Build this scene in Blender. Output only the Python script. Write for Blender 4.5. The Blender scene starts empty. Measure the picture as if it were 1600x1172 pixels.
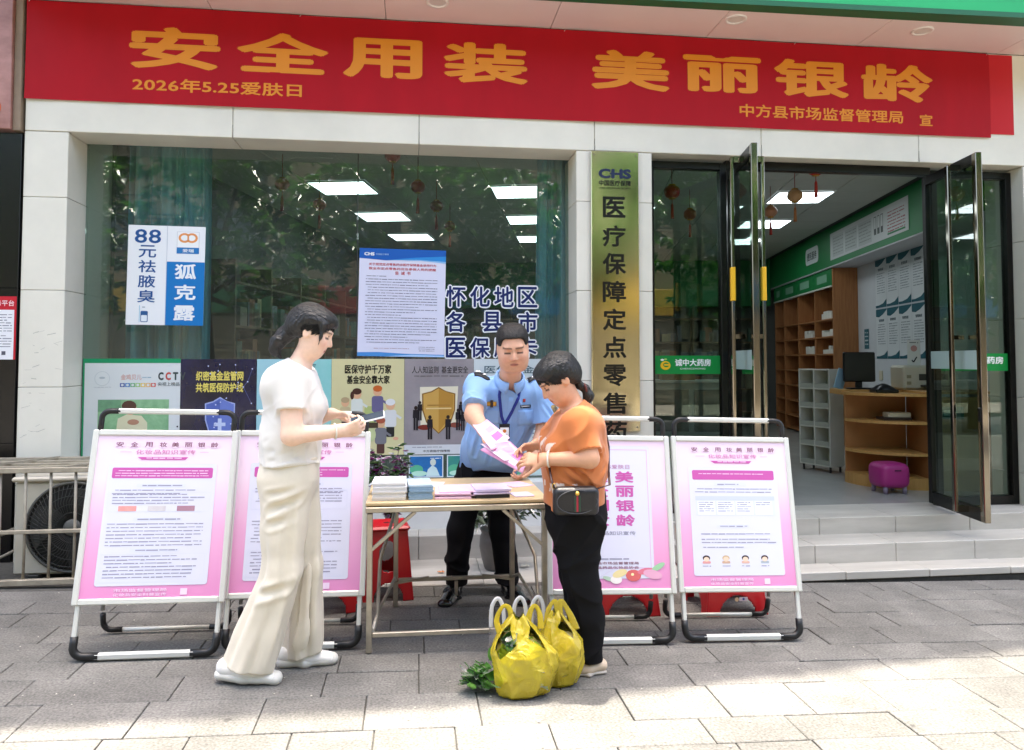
import bpy, bmesh, math, random
import numpy as np
from mathutils import Vector, Matrix
random.seed(7); np.random.seed(7)
scene = bpy.context.scene
COL = scene.collection
R = math.radians

# ------------------------------------------------------------------ camera, sky, sun, exposure
cam_data = bpy.data.cameras.new('camera'); cam = bpy.data.objects.new('camera', cam_data); COL.objects.link(cam)
cam_data.sensor_fit = 'HORIZONTAL'; cam_data.sensor_width = 36.0; cam_data.lens = 27.0
cam_data.shift_y = -0.0465; cam_data.clip_start = 0.05; cam_data.clip_end = 400
cam.location = (0, -5.5, 1.45); cam.rotation_euler = (R(90 + 2.45), 0, R(-7.4))
scene.camera = cam
SUN_EL, SUN_AZ = 82.0, 4.0            # high midday sun just behind the building (azimuth from +Y)
world = bpy.data.worlds.new('World'); scene.world = world; world.use_nodes = True
nt = world.node_tree; nt.nodes.clear()
sky = nt.nodes.new('ShaderNodeTexSky'); sky.sky_type = 'NISHITA'; sky.sun_disc = False
sky.sun_elevation = R(SUN_EL); sky.sun_rotation = R(SUN_AZ); sky.air_density = 1.0; sky.dust_density = 6.0; sky.ozone_density = 0.3
bgn = nt.nodes.new('ShaderNodeBackground'); bgn.inputs['Strength'].default_value = 0.15
outn = nt.nodes.new('ShaderNodeOutputWorld')
nt.links.new(sky.outputs[0], bgn.inputs[0]); nt.links.new(bgn.outputs[0], outn.inputs[0])
sund = bpy.data.lights.new('sun', 'SUN'); sund.energy = 2.5; sund.angle = R(0.53); sund.color = (1.0, 0.92, 0.79)
sun = bpy.data.objects.new('sun', sund); COL.objects.link(sun)
sdir = Vector((math.sin(R(SUN_AZ)) * math.cos(R(SUN_EL)), math.cos(R(SUN_AZ)) * math.cos(R(SUN_EL)), math.sin(R(SUN_EL))))
sun.rotation_euler = sdir.to_track_quat('Z', 'Y').to_euler(); sun.location = (0, 8, 30)
vs = scene.view_settings
scene.display_settings.display_device = 'sRGB'
vs.view_transform = 'Standard'; vs.look = 'None'; vs.gamma = 1.0; vs.exposure = 2.4; vs.use_curve_mapping = False
scene.render.engine = 'CYCLES'
cy = scene.cycles
cy.use_denoising = True
try: cy.denoiser = 'OPENIMAGEDENOISE'
except Exception: pass
cy.max_bounces = 8; cy.diffuse_bounces = 4; cy.glossy_bounces = 4; cy.transparent_max_bounces = 24; cy.transmission_bounces = 6
cy.caustics_reflective = False; cy.caustics_refractive = False; cy.sample_clamp_indirect = 6.0

# ------------------------------------------------------------------ colour and material helpers
def lin(c):
    if isinstance(c, str):
        c = c.lstrip('#'); c = tuple(int(c[i:i + 2], 16) / 255 for i in (0, 2, 4))
    return tuple(x / 12.92 if x <= 0.04045 else ((x + 0.055) / 1.055) ** 2.4 for x in c[:3])
MATS = {}
def mat(name, col='808080', rough=0.6, metal=0.0, var=0.0, vscale=6.0, bump=0.0, bscale=60.0, spec=0.5, sheen=0.0,
        stretch=(1, 1, 1), emit=0.0, alpha=1.0, coat=0.0, col2=None, attr=None, sss=0.0, rvar=0.0, detail=5.0, trans=0.0, coord='Object'):
    if name in MATS: return MATS[name]
    m = bpy.data.materials.new(name); m.use_nodes = True; MATS[name] = m
    t = m.node_tree; L = t.links; b = t.nodes['Principled BSDF']
    c = lin(col); b.inputs['Base Color'].default_value = (*c, 1)
    b.inputs['Roughness'].default_value = rough; b.inputs['Metallic'].default_value = metal
    b.inputs['Specular IOR Level'].default_value = spec
    if sheen: b.inputs['Sheen Weight'].default_value = sheen
    if coat: b.inputs['Coat Weight'].default_value = coat; b.inputs['Coat Roughness'].default_value = 0.08
    if alpha < 1: b.inputs['Alpha'].default_value = alpha
    if trans: b.inputs['Transmission Weight'].default_value = trans
    if sss:
        b.inputs['Subsurface Weight'].default_value = sss; b.inputs['Subsurface Radius'].default_value = (0.012, 0.005, 0.003)
        b.inputs['Subsurface Scale'].default_value = 1.0
    if emit: b.inputs['Emission Color'].default_value = (*c, 1); b.inputs['Emission Strength'].default_value = emit
    co = t.nodes.new('ShaderNodeTexCoord'); mp = t.nodes.new('ShaderNodeMapping'); mp.inputs['Scale'].default_value = stretch
    L.new(co.outputs[coord], mp.inputs[0])
    src = None
    if attr:
        a = t.nodes.new('ShaderNodeAttribute'); a.attribute_name = attr; src = a.outputs['Color']
    if var or col2:
        n = t.nodes.new('ShaderNodeTexNoise'); n.inputs['Scale'].default_value = vscale; n.inputs['Detail'].default_value = detail
        n.inputs['Roughness'].default_value = 0.62
        L.new(mp.outputs[0], n.inputs[0])
        rp = t.nodes.new('ShaderNodeValToRGB'); L.new(n.outputs['Fac'], rp.inputs[0])
        rp.color_ramp.elements[0].position = 0.3; rp.color_ramp.elements[1].position = 0.7
        if col2:
            rp.color_ramp.elements[0].color = (*lin(col2), 1); rp.color_ramp.elements[1].color = (*c, 1)
            L.new(rp.outputs[0], b.inputs['Base Color'])
        else:
            rp.color_ramp.elements[0].color = (1 - var, 1 - var, 1 - var, 1); rp.color_ramp.elements[1].color = (1 + var * .5,) * 3 + (1,)
            mx = t.nodes.new('ShaderNodeMix'); mx.data_type = 'RGBA'; mx.blend_type = 'MULTIPLY'; mx.inputs[0].default_value = 1
            if src: L.new(src, mx.inputs[6])
            else: mx.inputs[6].default_value = (*c, 1)
            L.new(rp.outputs[0], mx.inputs[7]); L.new(mx.outputs[2], b.inputs['Base Color'])
        if rvar:
            mr = t.nodes.new('ShaderNodeMapRange'); mr.inputs[3].default_value = max(0.02, rough - rvar); mr.inputs[4].default_value = min(1, rough + rvar)
            L.new(n.outputs['Fac'], mr.inputs[0]); L.new(mr.outputs[0], b.inputs['Roughness'])
    elif src: L.new(src, b.inputs['Base Color'])
    if bump:
        n2 = t.nodes.new('ShaderNodeTexNoise'); n2.inputs['Scale'].default_value = bscale; n2.inputs['Detail'].default_value = 4
        L.new(mp.outputs[0], n2.inputs[0])
        bp = t.nodes.new('ShaderNodeBump'); bp.inputs['Strength'].default_value = min(1, bump); bp.inputs['Distance'].default_value = 0.01
        L.new(n2.outputs['Fac'], bp.inputs['Height']); L.new(bp.outputs[0], b.inputs['Normal'])
    return m

def glass_mat(name, tint, ior=1.5, boost=1.0, rough=0.0, haze=0.0):
    # thin pane: Fresnel mix of a tinted see-through sheet and a mirror-like surface
    if name in MATS: return MATS[name]
    m = bpy.data.materials.new(name); m.use_nodes = True; MATS[name] = m
    t = m.node_tree; L = t.links; t.nodes.clear()
    o = t.nodes.new('ShaderNodeOutputMaterial'); tr = t.nodes.new('ShaderNodeBsdfTransparent'); gl = t.nodes.new('ShaderNodeBsdfGlossy')
    tr.inputs[0].default_value = (*lin(tint), 1); gl.inputs['Roughness'].default_value = rough
    lw = t.nodes.new('ShaderNodeLayerWeight'); lw.inputs['Blend'].default_value = .5        # Schlick reflectance, the same from both faces of the pane
    pw = t.nodes.new('ShaderNodeMath'); pw.operation = 'POWER'; pw.inputs[1].default_value = 5.0; L.new(lw.outputs['Facing'], pw.inputs[0])
    fr = t.nodes.new('ShaderNodeMath'); fr.operation = 'MULTIPLY_ADD'; f0 = ((ior - 1) / (ior + 1)) ** 2; fr.inputs[1].default_value = 1 - f0; fr.inputs[2].default_value = f0; L.new(pw.outputs[0], fr.inputs[0])
    mu = t.nodes.new('ShaderNodeMath'); mu.operation = 'MULTIPLY'; mu.inputs[1].default_value = boost; mu.use_clamp = True
    mx = t.nodes.new('ShaderNodeMixShader')
    L.new(fr.outputs[0], mu.inputs[0]); L.new(mu.outputs[0], mx.inputs[0]); L.new(tr.outputs[0], mx.inputs[1]); L.new(gl.outputs[0], mx.inputs[2])
    last = mx
    if haze:        # pale streaky diffuse veil imitating the hazy light reflected by the pane
        df = t.nodes.new('ShaderNodeBsdfDiffuse'); df.inputs[0].default_value = (0.55, 0.57, 0.52, 1)
        n = t.nodes.new('ShaderNodeTexNoise'); n.inputs['Scale'].default_value = 1.6; n.inputs['Detail'].default_value = 8
        tc = t.nodes.new('ShaderNodeTexCoord'); mp = t.nodes.new('ShaderNodeMapping'); mp.inputs['Scale'].default_value = (3.2, 1, .5)
        L.new(tc.outputs['Object'], mp.inputs[0]); L.new(mp.outputs[0], n.inputs[0])
        m2 = t.nodes.new('ShaderNodeMath'); m2.operation = 'MULTIPLY'; m2.inputs[1].default_value = haze
        L.new(n.outputs['Fac'], m2.inputs[0])
        mx2 = t.nodes.new('ShaderNodeMixShader'); L.new(m2.outputs[0], mx2.inputs[0]); L.new(mx.outputs[0], mx2.inputs[1]); L.new(df.outputs[0], mx2.inputs[2])
        last = mx2
    L.new(last.outputs[0], o.inputs[0])
    return m

def leaf_mat(name, c0, c1, scale=3.0):
    if name in MATS: return MATS[name]
    m = bpy.data.materials.new(name); m.use_nodes = True; MATS[name] = m; t = m.node_tree; L = t.links; t.nodes.clear()
    o = t.nodes.new('ShaderNodeOutputMaterial'); df = t.nodes.new('ShaderNodeBsdfDiffuse'); tl = t.nodes.new('ShaderNodeBsdfTranslucent'); gl = t.nodes.new('ShaderNodeBsdfGlossy'); gl.inputs['Roughness'].default_value = .4
    tc = t.nodes.new('ShaderNodeTexCoord'); n = t.nodes.new('ShaderNodeTexNoise'); n.inputs['Scale'].default_value = scale; n.inputs['Detail'].default_value = 6; L.new(tc.outputs['Object'], n.inputs[0])
    rp = t.nodes.new('ShaderNodeValToRGB'); rp.color_ramp.elements[0].position = .35; rp.color_ramp.elements[1].position = .65; rp.color_ramp.elements[0].color = (*lin(c1), 1); rp.color_ramp.elements[1].color = (*lin(c0), 1); L.new(n.outputs['Fac'], rp.inputs[0])
    L.new(rp.outputs[0], df.inputs[0]); L.new(rp.outputs[0], tl.inputs[0])
    a = t.nodes.new('ShaderNodeMixShader'); a.inputs[0].default_value = .45; L.new(df.outputs[0], a.inputs[1]); L.new(tl.outputs[0], a.inputs[2])
    fr = t.nodes.new('ShaderNodeFresnel'); fr.inputs[0].default_value = 1.35; b = t.nodes.new('ShaderNodeMixShader'); L.new(fr.outputs[0], b.inputs[0]); L.new(a.outputs[0], b.inputs[1]); L.new(gl.outputs[0], b.inputs[2]); L.new(b.outputs[0], o.inputs[0]); return m

# ------------------------------------------------------------------ geometry helpers
class G:
    def __init__(s): s.v = []; s.f = []; s.sm = []; s.mi = []
    def add(s, vs_, fs, smooth=False, mi=0):
        n = len(s.v); s.v += [tuple(map(float, p)) for p in vs_]; s.f += [tuple(i + n for i in f) for f in fs]
        s.sm += [smooth] * len(fs); s.mi += [mi] * len(fs); return s
    def box(s, x0, x1, y0, y1, z0, z1, b=0.0, M=None, mi=0):
        c = ((x0 + x1) / 2, (y0 + y1) / 2, (z0 + z1) / 2); h = (abs(x1 - x0) / 2, abs(y1 - y0) / 2, abs(z1 - z0) / 2)
        b = min(b, min(h) * .9)
        if b <= 0:
            vs_ = [(sx * h[0] + c[0], sy * h[1] + c[1], sz * h[2] + c[2]) for sx in (-1, 1) for sy in (-1, 1) for sz in (-1, 1)]
            fs = [(0, 1, 3, 2), (4, 6, 7, 5), (0, 4, 5, 1), (2, 3, 7, 6), (0, 2, 6, 4), (1, 5, 7, 3)]
        else:
            vs_ = []; ix = {}
            for sx in (-1, 1):
                for sy in (-1, 1):
                    for sz in (-1, 1):
                        for ax in range(3):
                            o = [h[0] - b, h[1] - b, h[2] - b]; o[ax] = h[ax]
                            ix[(sx, sy, sz, ax)] = len(vs_); vs_.append((c[0] + sx * o[0], c[1] + sy * o[1], c[2] + sz * o[2]))
            fs = []
            q = [(-1, -1), (1, -1), (1, 1), (-1, 1)]
            for ax in range(3):
                for sg in (-1, 1):
                    loop = []
                    for a_, b_ in q:
                        k = [0, 0, 0]; k[ax] = sg; k[(ax + 1) % 3] = a_; k[(ax + 2) % 3] = b_; loop.append(ix[(*k, ax)])
                    fs.append(tuple(loop if sg > 0 else loop[::-1]))
            for ax in range(3):
                o1, o2 = (ax + 1) % 3, (ax + 2) % 3
                for s1 in (-1, 1):
                    for s2 in (-1, 1):
                        k0 = [0, 0, 0]; k0[o1] = s1; k0[o2] = s2; k1 = list(k0); k0[ax] = -1; k1[ax] = 1
                        l = (ix[(*k0, o1)], ix[(*k1, o1)], ix[(*k1, o2)], ix[(*k0, o2)])
                        fs.append(l if s1 * s2 > 0 else l[::-1])
            for sx in (-1, 1):
                for sy in (-1, 1):
                    for sz in (-1, 1):
                        l = tuple(ix[(sx, sy, sz, a_)] for a_ in range(3)); fs.append(l if sx * sy * sz > 0 else l[::-1])
        if M is not None: vs_ = [tuple(M @ Vector(p)) for p in vs_]
        return s.add(vs_, fs, mi=mi)
    def bar(s, p, q, w, d=None, up=(0, 0, 1), b=0.0):
        d = w if d is None else d
        p, q = Vector(p), Vector(q); z = (q - p); l = z.length; z.normalize(); up = Vector(up)
        if abs(z.dot(up)) > .98: up = Vector((0, 1, 0))
        x = up.cross(z).normalized(); y = z.cross(x)
        M = Matrix(((x.x, y.x, z.x, p.x), (x.y, y.y, z.y, p.y), (x.z, y.z, z.z, p.z), (0, 0, 0, 1)))
        return s.box(-w / 2, w / 2, -d / 2, d / 2, 0, l, b=b, M=M)
    def tube(s, pts, r, n=8, cap=True, smooth=True, flat=None):
        pts = [Vector(p) for p in pts]; m = len(pts); rs = r if hasattr(r, '__len__') else [r] * m
        vs_ = []; prev = None
        for i, p in enumerate(pts):
            t = (pts[min(i + 1, m - 1)] - pts[max(i - 1, 0)]).normalized()
            if prev is None:
                a = Vector((0, 0, 1)) if abs(t.z) < .9 else Vector((0, 1, 0)); x = a.cross(t).normalized()
            else: x = (prev - t * prev.dot(t)).normalized()
            y = t.cross(x); prev = x
            for k in range(n):
                an = 2 * math.pi * k / n; vs_.append(p + (x * math.cos(an) + y * math.sin(an) * (flat or 1)) * rs[i])
        fs = [(i * n + k, i * n + (k + 1) % n, (i + 1) * n + (k + 1) % n, (i + 1) * n + k) for i in range(m - 1) for k in range(n)]
        if cap: fs += [tuple(range(n))[::-1], tuple(range((m - 1) * n, m * n))]
        return s.add(vs_, fs, smooth)
    def lathe(s, prof, n=24, c=(0, 0, 0), M=None, smooth=True, close=False):
        vs_ = []
        for r, z in prof:
            for k in range(n):
                a = 2 * math.pi * k / n; vs_.append((c[0] + r * math.cos(a), c[1] + r * math.sin(a), c[2] + z))
        m = len(prof)
        fs = [(i * n + k, i * n + (k + 1) % n, (i + 1) * n + (k + 1) % n, (i + 1) * n + k) for i in range(m - 1) for k in range(n)]
        if close: fs += [tuple(range(n))[::-1], tuple(range((m - 1) * n, m * n))]
        if M is not None: vs_ = [tuple(M @ Vector(p)) for p in vs_]
        return s.add(vs_, fs, smooth)
    def prism(s, poly, d0, d1, fn):          # poly in 2D, extruded between depths d0,d1; fn(a,b,depth)->xyz
        n = len(poly); vs_ = [fn(a, b, d0) for a, b in poly] + [fn(a, b, d1) for a, b in poly]
        fs = [tuple(range(n))[::-1], tuple(range(n, 2 * n))] + [(i, (i + 1) % n, n + (i + 1) % n, n + i) for i in range(n)]
        return s.add(vs_, fs)
    def quad(s, a, b, c, d): return s.add([a, b, c, d], [(0, 1, 2, 3)])
    def grid(s, fn, nu, nv, smooth=True):
        vs_ = [fn(i / nu, j / nv) for i in range(nu + 1) for j in range(nv + 1)]
        fs = [(i * (nv + 1) + j, (i + 1) * (nv + 1) + j, (i + 1) * (nv + 1) + j + 1, i * (nv + 1) + j + 1) for i in range(nu) for j in range(nv)]
        return s.add(vs_, fs, smooth)
    def mesh(s, name):
        me = bpy.data.meshes.new(name); me.from_pydata(s.v, [], s.f)
        me.polygons.foreach_set('use_smooth', s.sm)
        if any(s.mi): me.polygons.foreach_set('material_index', s.mi)
        me.update(); return me

def fix_normals(me):
    bm = bmesh.new(); bm.from_mesh(me); bmesh.ops.recalc_face_normals(bm, faces=bm.faces); bm.to_mesh(me); bm.free(); return me

def link(name, me, m, parent=None):
    o = bpy.data.objects.new(name, me); COL.objects.link(o)
    if m is not None and me is not None and not me.materials:
        for mm in (m if isinstance(m, (list, tuple)) else [m]): me.materials.append(mm)
    if parent is not None: o.parent = parent
    return o
def tag(o, label=None, cat=None, group=None, kind=None):
    if label: o['label'] = label
    if cat: o['category'] = cat
    if group: o['group'] = group
    if kind: o['kind'] = kind
    return o
class Thing:
    # Empty at the thing's base; parts are given in the thing's own frame, or in world space with w=True
    def __init__(s, name, label, cat, loc=(0, 0, 0), rz=0.0, group=None, kind=None):
        s.e = bpy.data.objects.new(name, None); COL.objects.link(s.e); s.e.empty_display_size = .1
        s.e.location = loc; s.e.rotation_euler = (0, 0, rz)
        s.M = Matrix.Translation(Vector(loc)) @ Matrix.Rotation(rz, 4, 'Z'); s.Mi = s.M.inverted()
        tag(s.e, label, cat, group, kind)
    def part(s, name, g, m, parent=None, w=False, label=None, norm=True):
        me = g.mesh(name) if isinstance(g, G) else g
        if w: me.transform(s.Mi)
        if norm: fix_normals(me)
        o = link(name, me, m, parent or s.e)
        if label: o['label'] = label
        return o
def single(name, g, m, label, cat, loc=(0, 0, 0), group=None, kind=None, w=True):
    # a thing that is one mesh; geometry in world space, origin moved to loc
    me = g.mesh(name) if isinstance(g, G) else g
    if w: me.transform(Matrix.Translation(-Vector(loc)))
    fix_normals(me)
    o = link(name, me, m); o.location = loc
    return tag(o, label, cat, group, kind)
def copy_tree(o, parent=None):
    c = o.copy(); COL.objects.link(c)
    if parent is not None: c.parent = parent
    for ch in o.children: copy_tree(ch, c)
    return c

# ------------------------------------------------------------------ flat print: text and shapes laid on a plane
TXT = {}
def text_geo(s):
    key = s
    if key in TXT: return TXT[key]
    c = bpy.data.curves.new('t', 'FONT'); c.body = s; c.resolution_u = 3
    o = bpy.data.objects.new('t', c); COL.objects.link(o)
    dg = bpy.context.evaluated_depsgraph_get(); me = bpy.data.meshes.new_from_object(o.evaluated_get(dg))
    v = np.zeros(len(me.vertices) * 3, np.float32); me.vertices.foreach_get('co', v); v = v.reshape(-1, 3)[:, :2]
    fs = [tuple(p.vertices) for p in me.polygons]
    bpy.data.objects.remove(o); bpy.data.curves.remove(c); bpy.data.meshes.remove(me)
    TXT[key] = (v, fs); return TXT[key]
class Flat:
    # plane with origin o (lower left), unit u to the right, unit v up; print layers stand off along n
    def __init__(s, o, u=(1, 0, 0), v=(0, 0, 1)):
        s.o = Vector(o); s.u = Vector(u).normalized(); s.v = Vector(v).normalized(); s.n = s.u.cross(s.v)
        if abs(s.u.dot(s.v)) > 1e-4: pass
        s.layers = {}
    def P(s, x, y, d=0.0): return s.o + s.u * x + s.v * y + s.n * d
    def g(s, name, m, d): return s.layers.setdefault((name, m.name, d), (G(), m))[0]
    def rect(s, x0, y0, x1, y1, m, d=.001, name='print'):
        s.g(name, m, d).add([s.P(x0, y0, d), s.P(x1, y0, d), s.P(x1, y1, d), s.P(x0, y1, d)], [(0, 1, 2, 3)])
    def rrect(s, x0, y0, x1, y1, r, m, d=.001, name='print'):
        pts = []
        for cx, cy_, a0 in ((x1 - r, y1 - r, 0), (x0 + r, y1 - r, 90), (x0 + r, y0 + r, 180), (x1 - r, y0 + r, 270)):
            for k in range(4): a = R(a0 + 30 * k); pts.append((cx + r * math.cos(a), cy_ + r * math.sin(a)))
        s.poly(pts, m, d, name)
    def poly(s, pts, m, d=.001, name='print'):
        s.g(name, m, d).add([s.P(a, b, d) for a, b in pts], [tuple(range(len(pts)))])
    def disc(s, cx, cy_, rx, ry, m, d=.001, name='print', n=14, rot=0):
        ca, sa = math.cos(rot), math.sin(rot)
        s.poly([(cx + rx * math.cos(2 * math.pi * k / n) * ca - ry * math.sin(2 * math.pi * k / n) * sa,
                 cy_ + rx * math.cos(2 * math.pi * k / n) * sa + ry * math.sin(2 * math.pi * k / n) * ca) for k in range(n)], m, d, name)
    def line(s, x0, y0, x1, y1, w, m, d=.001, name='print'):
        dx, dy = x1 - x0, y1 - y0; l = math.hypot(dx, dy) or 1; ox, oy = -dy / l * w / 2, dx / l * w / 2
        s.poly([(x0 - ox, y0 - oy), (x1 - ox, y1 - oy), (x1 + ox, y1 + oy), (x0 + ox, y0 + oy)], m, d, name)
    def frame(s, x0, y0, x1, y1, w, m, d=.001, name='print'):
        s.rect(x0, y0, x1, y0 + w, m, d, name); s.rect(x0, y1 - w, x1, y1, m, d, name)
        s.rect(x0, y0 + w, x0 + w, y1 - w, m, d, name); s.rect(x1 - w, y0 + w, x1, y1 - w, m, d, name)
    def text(s, st, x0, y0, x1, y1, m, d=.0015, bold=0.0, name='lettering'):
        # glyph by glyph; weight is added by slightly shifted layers; large characters become pieces of their own
        pen = 0.0; items = []
        for ch in st:
            if ch == ' ': pen += .45; continue
            v, fs = text_geo(ch); w = float(v[:, 0].max()) if len(v) else .5; adv = 1.0 if ord(ch) > 0x2000 else w + .06
            items.append((v + np.array((pen, 0), np.float32), fs)); pen += adv
        al = np.concatenate([v for v, _ in items]); lo = al.min(0) - bold; sc = al.max(0) + bold - lo; big = (y1 - y0) > .048
        k8 = [(0, 0)] + [(bold * math.cos(q * math.pi / 4), bold * math.sin(q * math.pi / 4)) for q in range(8)] if bold > 0 else [(0, 0)]
        if bold > .05: k8 += [(bold * .5 * math.cos(q * math.pi / 2), bold * .5 * math.sin(q * math.pi / 2)) for q in range(4)]
        for i, (v, fs) in enumerate(items):
            if big: s.cnt = getattr(s, 'cnt', 0) + 1
            g = s.g(name if big else 'small_lettering', m, d + (1e-7 * s.cnt if big else 0))
            for j, (ox, oy) in enumerate(k8):
                w = (v + np.array((ox, oy), np.float32) - lo) / sc; dd = d + j * .00004
                g.add([s.P(x0 + a * (x1 - x0), y0 + b * (y1 - y0), dd) for a, b in w.tolist()], fs)
    def greek(s, x0, y1, x1, n, pitch, h, m, d=.0015, name='small_print', ragged=.3, seed=0):
        # unreadable small print: broken dashes, line by line from y1 downwards
        rd = random.Random(seed); g = s.g(name, m, d)
        for i in range(n):
            y = y1 - i * pitch; x = x0 + (0.03 * (x1 - x0) if rd.random() < .3 else 0); end = x1 - (rd.random() * ragged * (x1 - x0) if rd.random() < .4 else 0)
            while x < end - .004:
                l = min(end - x, rd.uniform(.3, 1.6) * (h * 6)); hh = h * rd.uniform(.6, 1.0)
                g.add([s.P(x, y - hh, d), s.P(x + l, y - hh, d), s.P(x + l, y, d), s.P(x, y, d)], [(0, 1, 2, 3)]); x += l + h * rd.uniform(.3, 1.4)
    def emit(s, T, parent=None):
        for (name, mn, d), (g, m) in s.layers.items():
            o = T.part(name, g, m, parent=parent, w=not getattr(s, 'local', False), norm=False)
            if name in ('small_print', 'small_lettering'): o['kind'] = 'stuff'
        s.layers = {}
def ink(hexc, rough=.5): return mat('ink_' + hexc, hexc, rough=rough, spec=.3)
G0, GX = 0.065, -0.026                # the pavement rises gently to the left
def gz(x): return G0 + GX * max(-4.5, min(6.0, x))
# ------------------------------------------------------------------ materials of the place
M_stone = mat('white_stone', 'e4e0d0', .42, var=.10, vscale=1.6, bump=.03, bscale=120, rvar=.08, detail=9, coord='Object')
M_stone_side = M_stone
M_joint = mat('dark_joint', '5a5850', .9)
def slab_material(name, c0, c1):
    m = bpy.data.materials.new(name); m.use_nodes = True; t = m.node_tree; L = t.links; b = t.nodes['Principled BSDF']
    co = t.nodes.new('ShaderNodeTexCoord'); oi = t.nodes.new('ShaderNodeObjectInfo')
    vm = t.nodes.new('ShaderNodeVectorMath'); vm.operation = 'ADD'; L.new(co.outputs['Object'], vm.inputs[0])
    sc = t.nodes.new('ShaderNodeVectorMath'); sc.operation = 'SCALE'; sc.inputs[3].default_value = 37.0
    cb = t.nodes.new('ShaderNodeCombineXYZ'); L.new(oi.outputs['Random'], cb.inputs[0]); L.new(oi.outputs['Random'], cb.inputs[1]); L.new(cb.outputs[0], sc.inputs[0]); L.new(sc.outputs[0], vm.inputs[1])
    n1 = t.nodes.new('ShaderNodeTexNoise'); n1.inputs['Scale'].default_value = 4.5; n1.inputs['Detail'].default_value = 9; n1.inputs['Roughness'].default_value = .7
    n2 = t.nodes.new('ShaderNodeTexNoise'); n2.inputs['Scale'].default_value = 95; n2.inputs['Detail'].default_value = 4
    L.new(vm.outputs[0], n1.inputs[0]); L.new(vm.outputs[0], n2.inputs[0])
    rp = t.nodes.new('ShaderNodeValToRGB'); rp.color_ramp.elements[0].position = .28; rp.color_ramp.elements[1].position = .74
    rp.color_ramp.elements[0].color = (*lin(c0), 1); rp.color_ramp.elements[1].color = (*lin(c1), 1); L.new(n1.outputs['Fac'], rp.inputs[0])
    r2 = t.nodes.new('ShaderNodeMapRange'); r2.inputs[1].default_value = .32; r2.inputs[2].default_value = .68; r2.inputs[3].default_value = .62; r2.inputs[4].default_value = 1.3; L.new(n2.outputs['Fac'], r2.inputs[0])
    r3 = t.nodes.new('ShaderNodeMapRange'); r3.inputs[3].default_value = .88; r3.inputs[4].default_value = 1.08; L.new(oi.outputs['Random'], r3.inputs[0])
    mm = t.nodes.new('ShaderNodeMath'); mm.operation = 'MULTIPLY'; L.new(r2.outputs[0], mm.inputs[0]); L.new(r3.outputs[0], mm.inputs[1])
    mx = t.nodes.new('ShaderNodeVectorMath'); mx.operation = 'SCALE'; L.new(rp.outputs[0], mx.inputs[0]); L.new(mm.outputs[0], mx.inputs[3])
    ge = t.nodes.new('ShaderNodeNewGeometry'); n3 = t.nodes.new('ShaderNodeTexNoise'); n3.inputs['Scale'].default_value = 1.7; n3.inputs['Detail'].default_value = 7; n3.inputs['Roughness'].default_value = .65; L.new(ge.outputs['Position'], n3.inputs[0])
    r4 = t.nodes.new('ShaderNodeMapRange'); r4.inputs[1].default_value = .38; r4.inputs[2].default_value = .62; r4.inputs[3].default_value = .80; r4.inputs[4].default_value = 1.08; L.new(n3.outputs['Fac'], r4.inputs[0])
    vo = t.nodes.new('ShaderNodeTexVoronoi'); vo.inputs['Scale'].default_value = 3.6; L.new(ge.outputs['Position'], vo.inputs[0])
    r5 = t.nodes.new('ShaderNodeMapRange'); r5.inputs[1].default_value = .035; r5.inputs[2].default_value = .06; r5.inputs[3].default_value = .55; r5.inputs[4].default_value = 1.0; L.new(vo.outputs['Distance'], r5.inputs[0])
    m5 = t.nodes.new('ShaderNodeMath'); m5.operation = 'MULTIPLY'; L.new(r4.outputs[0], m5.inputs[0]); L.new(r5.outputs[0], m5.inputs[1])
    mx2 = t.nodes.new('ShaderNodeVectorMath'); mx2.operation = 'SCALE'; L.new(mx.outputs[0], mx2.inputs[0]); L.new(m5.outputs[0], mx2.inputs[3])
    L.new(mx2.outputs[0], b.inputs['Base Color']); b.inputs['Roughness'].default_value = .72; b.inputs['Specular IOR Level'].default_value = .35
    bp = t.nodes.new('ShaderNodeBump'); bp.inputs['Strength'].default_value = .45; bp.inputs['Distance'].default_value = .004
    L.new(n2.outputs['Fac'], bp.inputs['Height']); L.new(bp.outputs[0], b.inputs['Normal'])
    return m
M_slab = slab_material('granite_slab', '676662', '82807b')
M_steptile = mat('step_tile', 'c4c0b6', .45, col2='aaa69c', vscale=3.0, stretch=(.5, 3, 3), bump=.08, bscale=90, detail=8)
M_ground = mat('pavement_bed', '55534e', .95, var=.3, vscale=30)

# ------------------------------------------------------------------ pavement: bed with individually laid slabs
g = G()
xs = [-14, -4.5, 6.0, 16]
for i in range(3):
    a, b_ = xs[i], xs[i + 1]
    g.add([(a, -8.5, gz(a) - .012), (b_, -8.5, gz(b_) - .012), (b_, .6, gz(b_) - .012), (a, .6, gz(a) - .012)], [(0, 1, 2, 3)])
pavement = link('pavement', g.mesh('pavement'), M_ground); tag(pavement, kind='structure')
rd = random.Random(11)
slab_cache = {}
def slab_mesh(L_, W_):
    k = (round(L_, 2), round(W_, 2))
    if k not in slab_cache:
        gg = G().box(-L_ / 2 + .0022, L_ / 2 - .0022, -W_ / 2 + .0022, W_ / 2 - .0022, -.03, 0, b=.0028); me = gg.mesh('paving_slab'); me.materials.append(M_slab); slab_cache[k] = me
    return slab_cache[k]
tilt = math.atan(-GX)
y = -0.70; rows = []
while y > -4.0:
    w_ = rd.choice((.30, .24, .30, .20)); rows.append((y - w_, y)); y -= w_
nsl = 0
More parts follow.
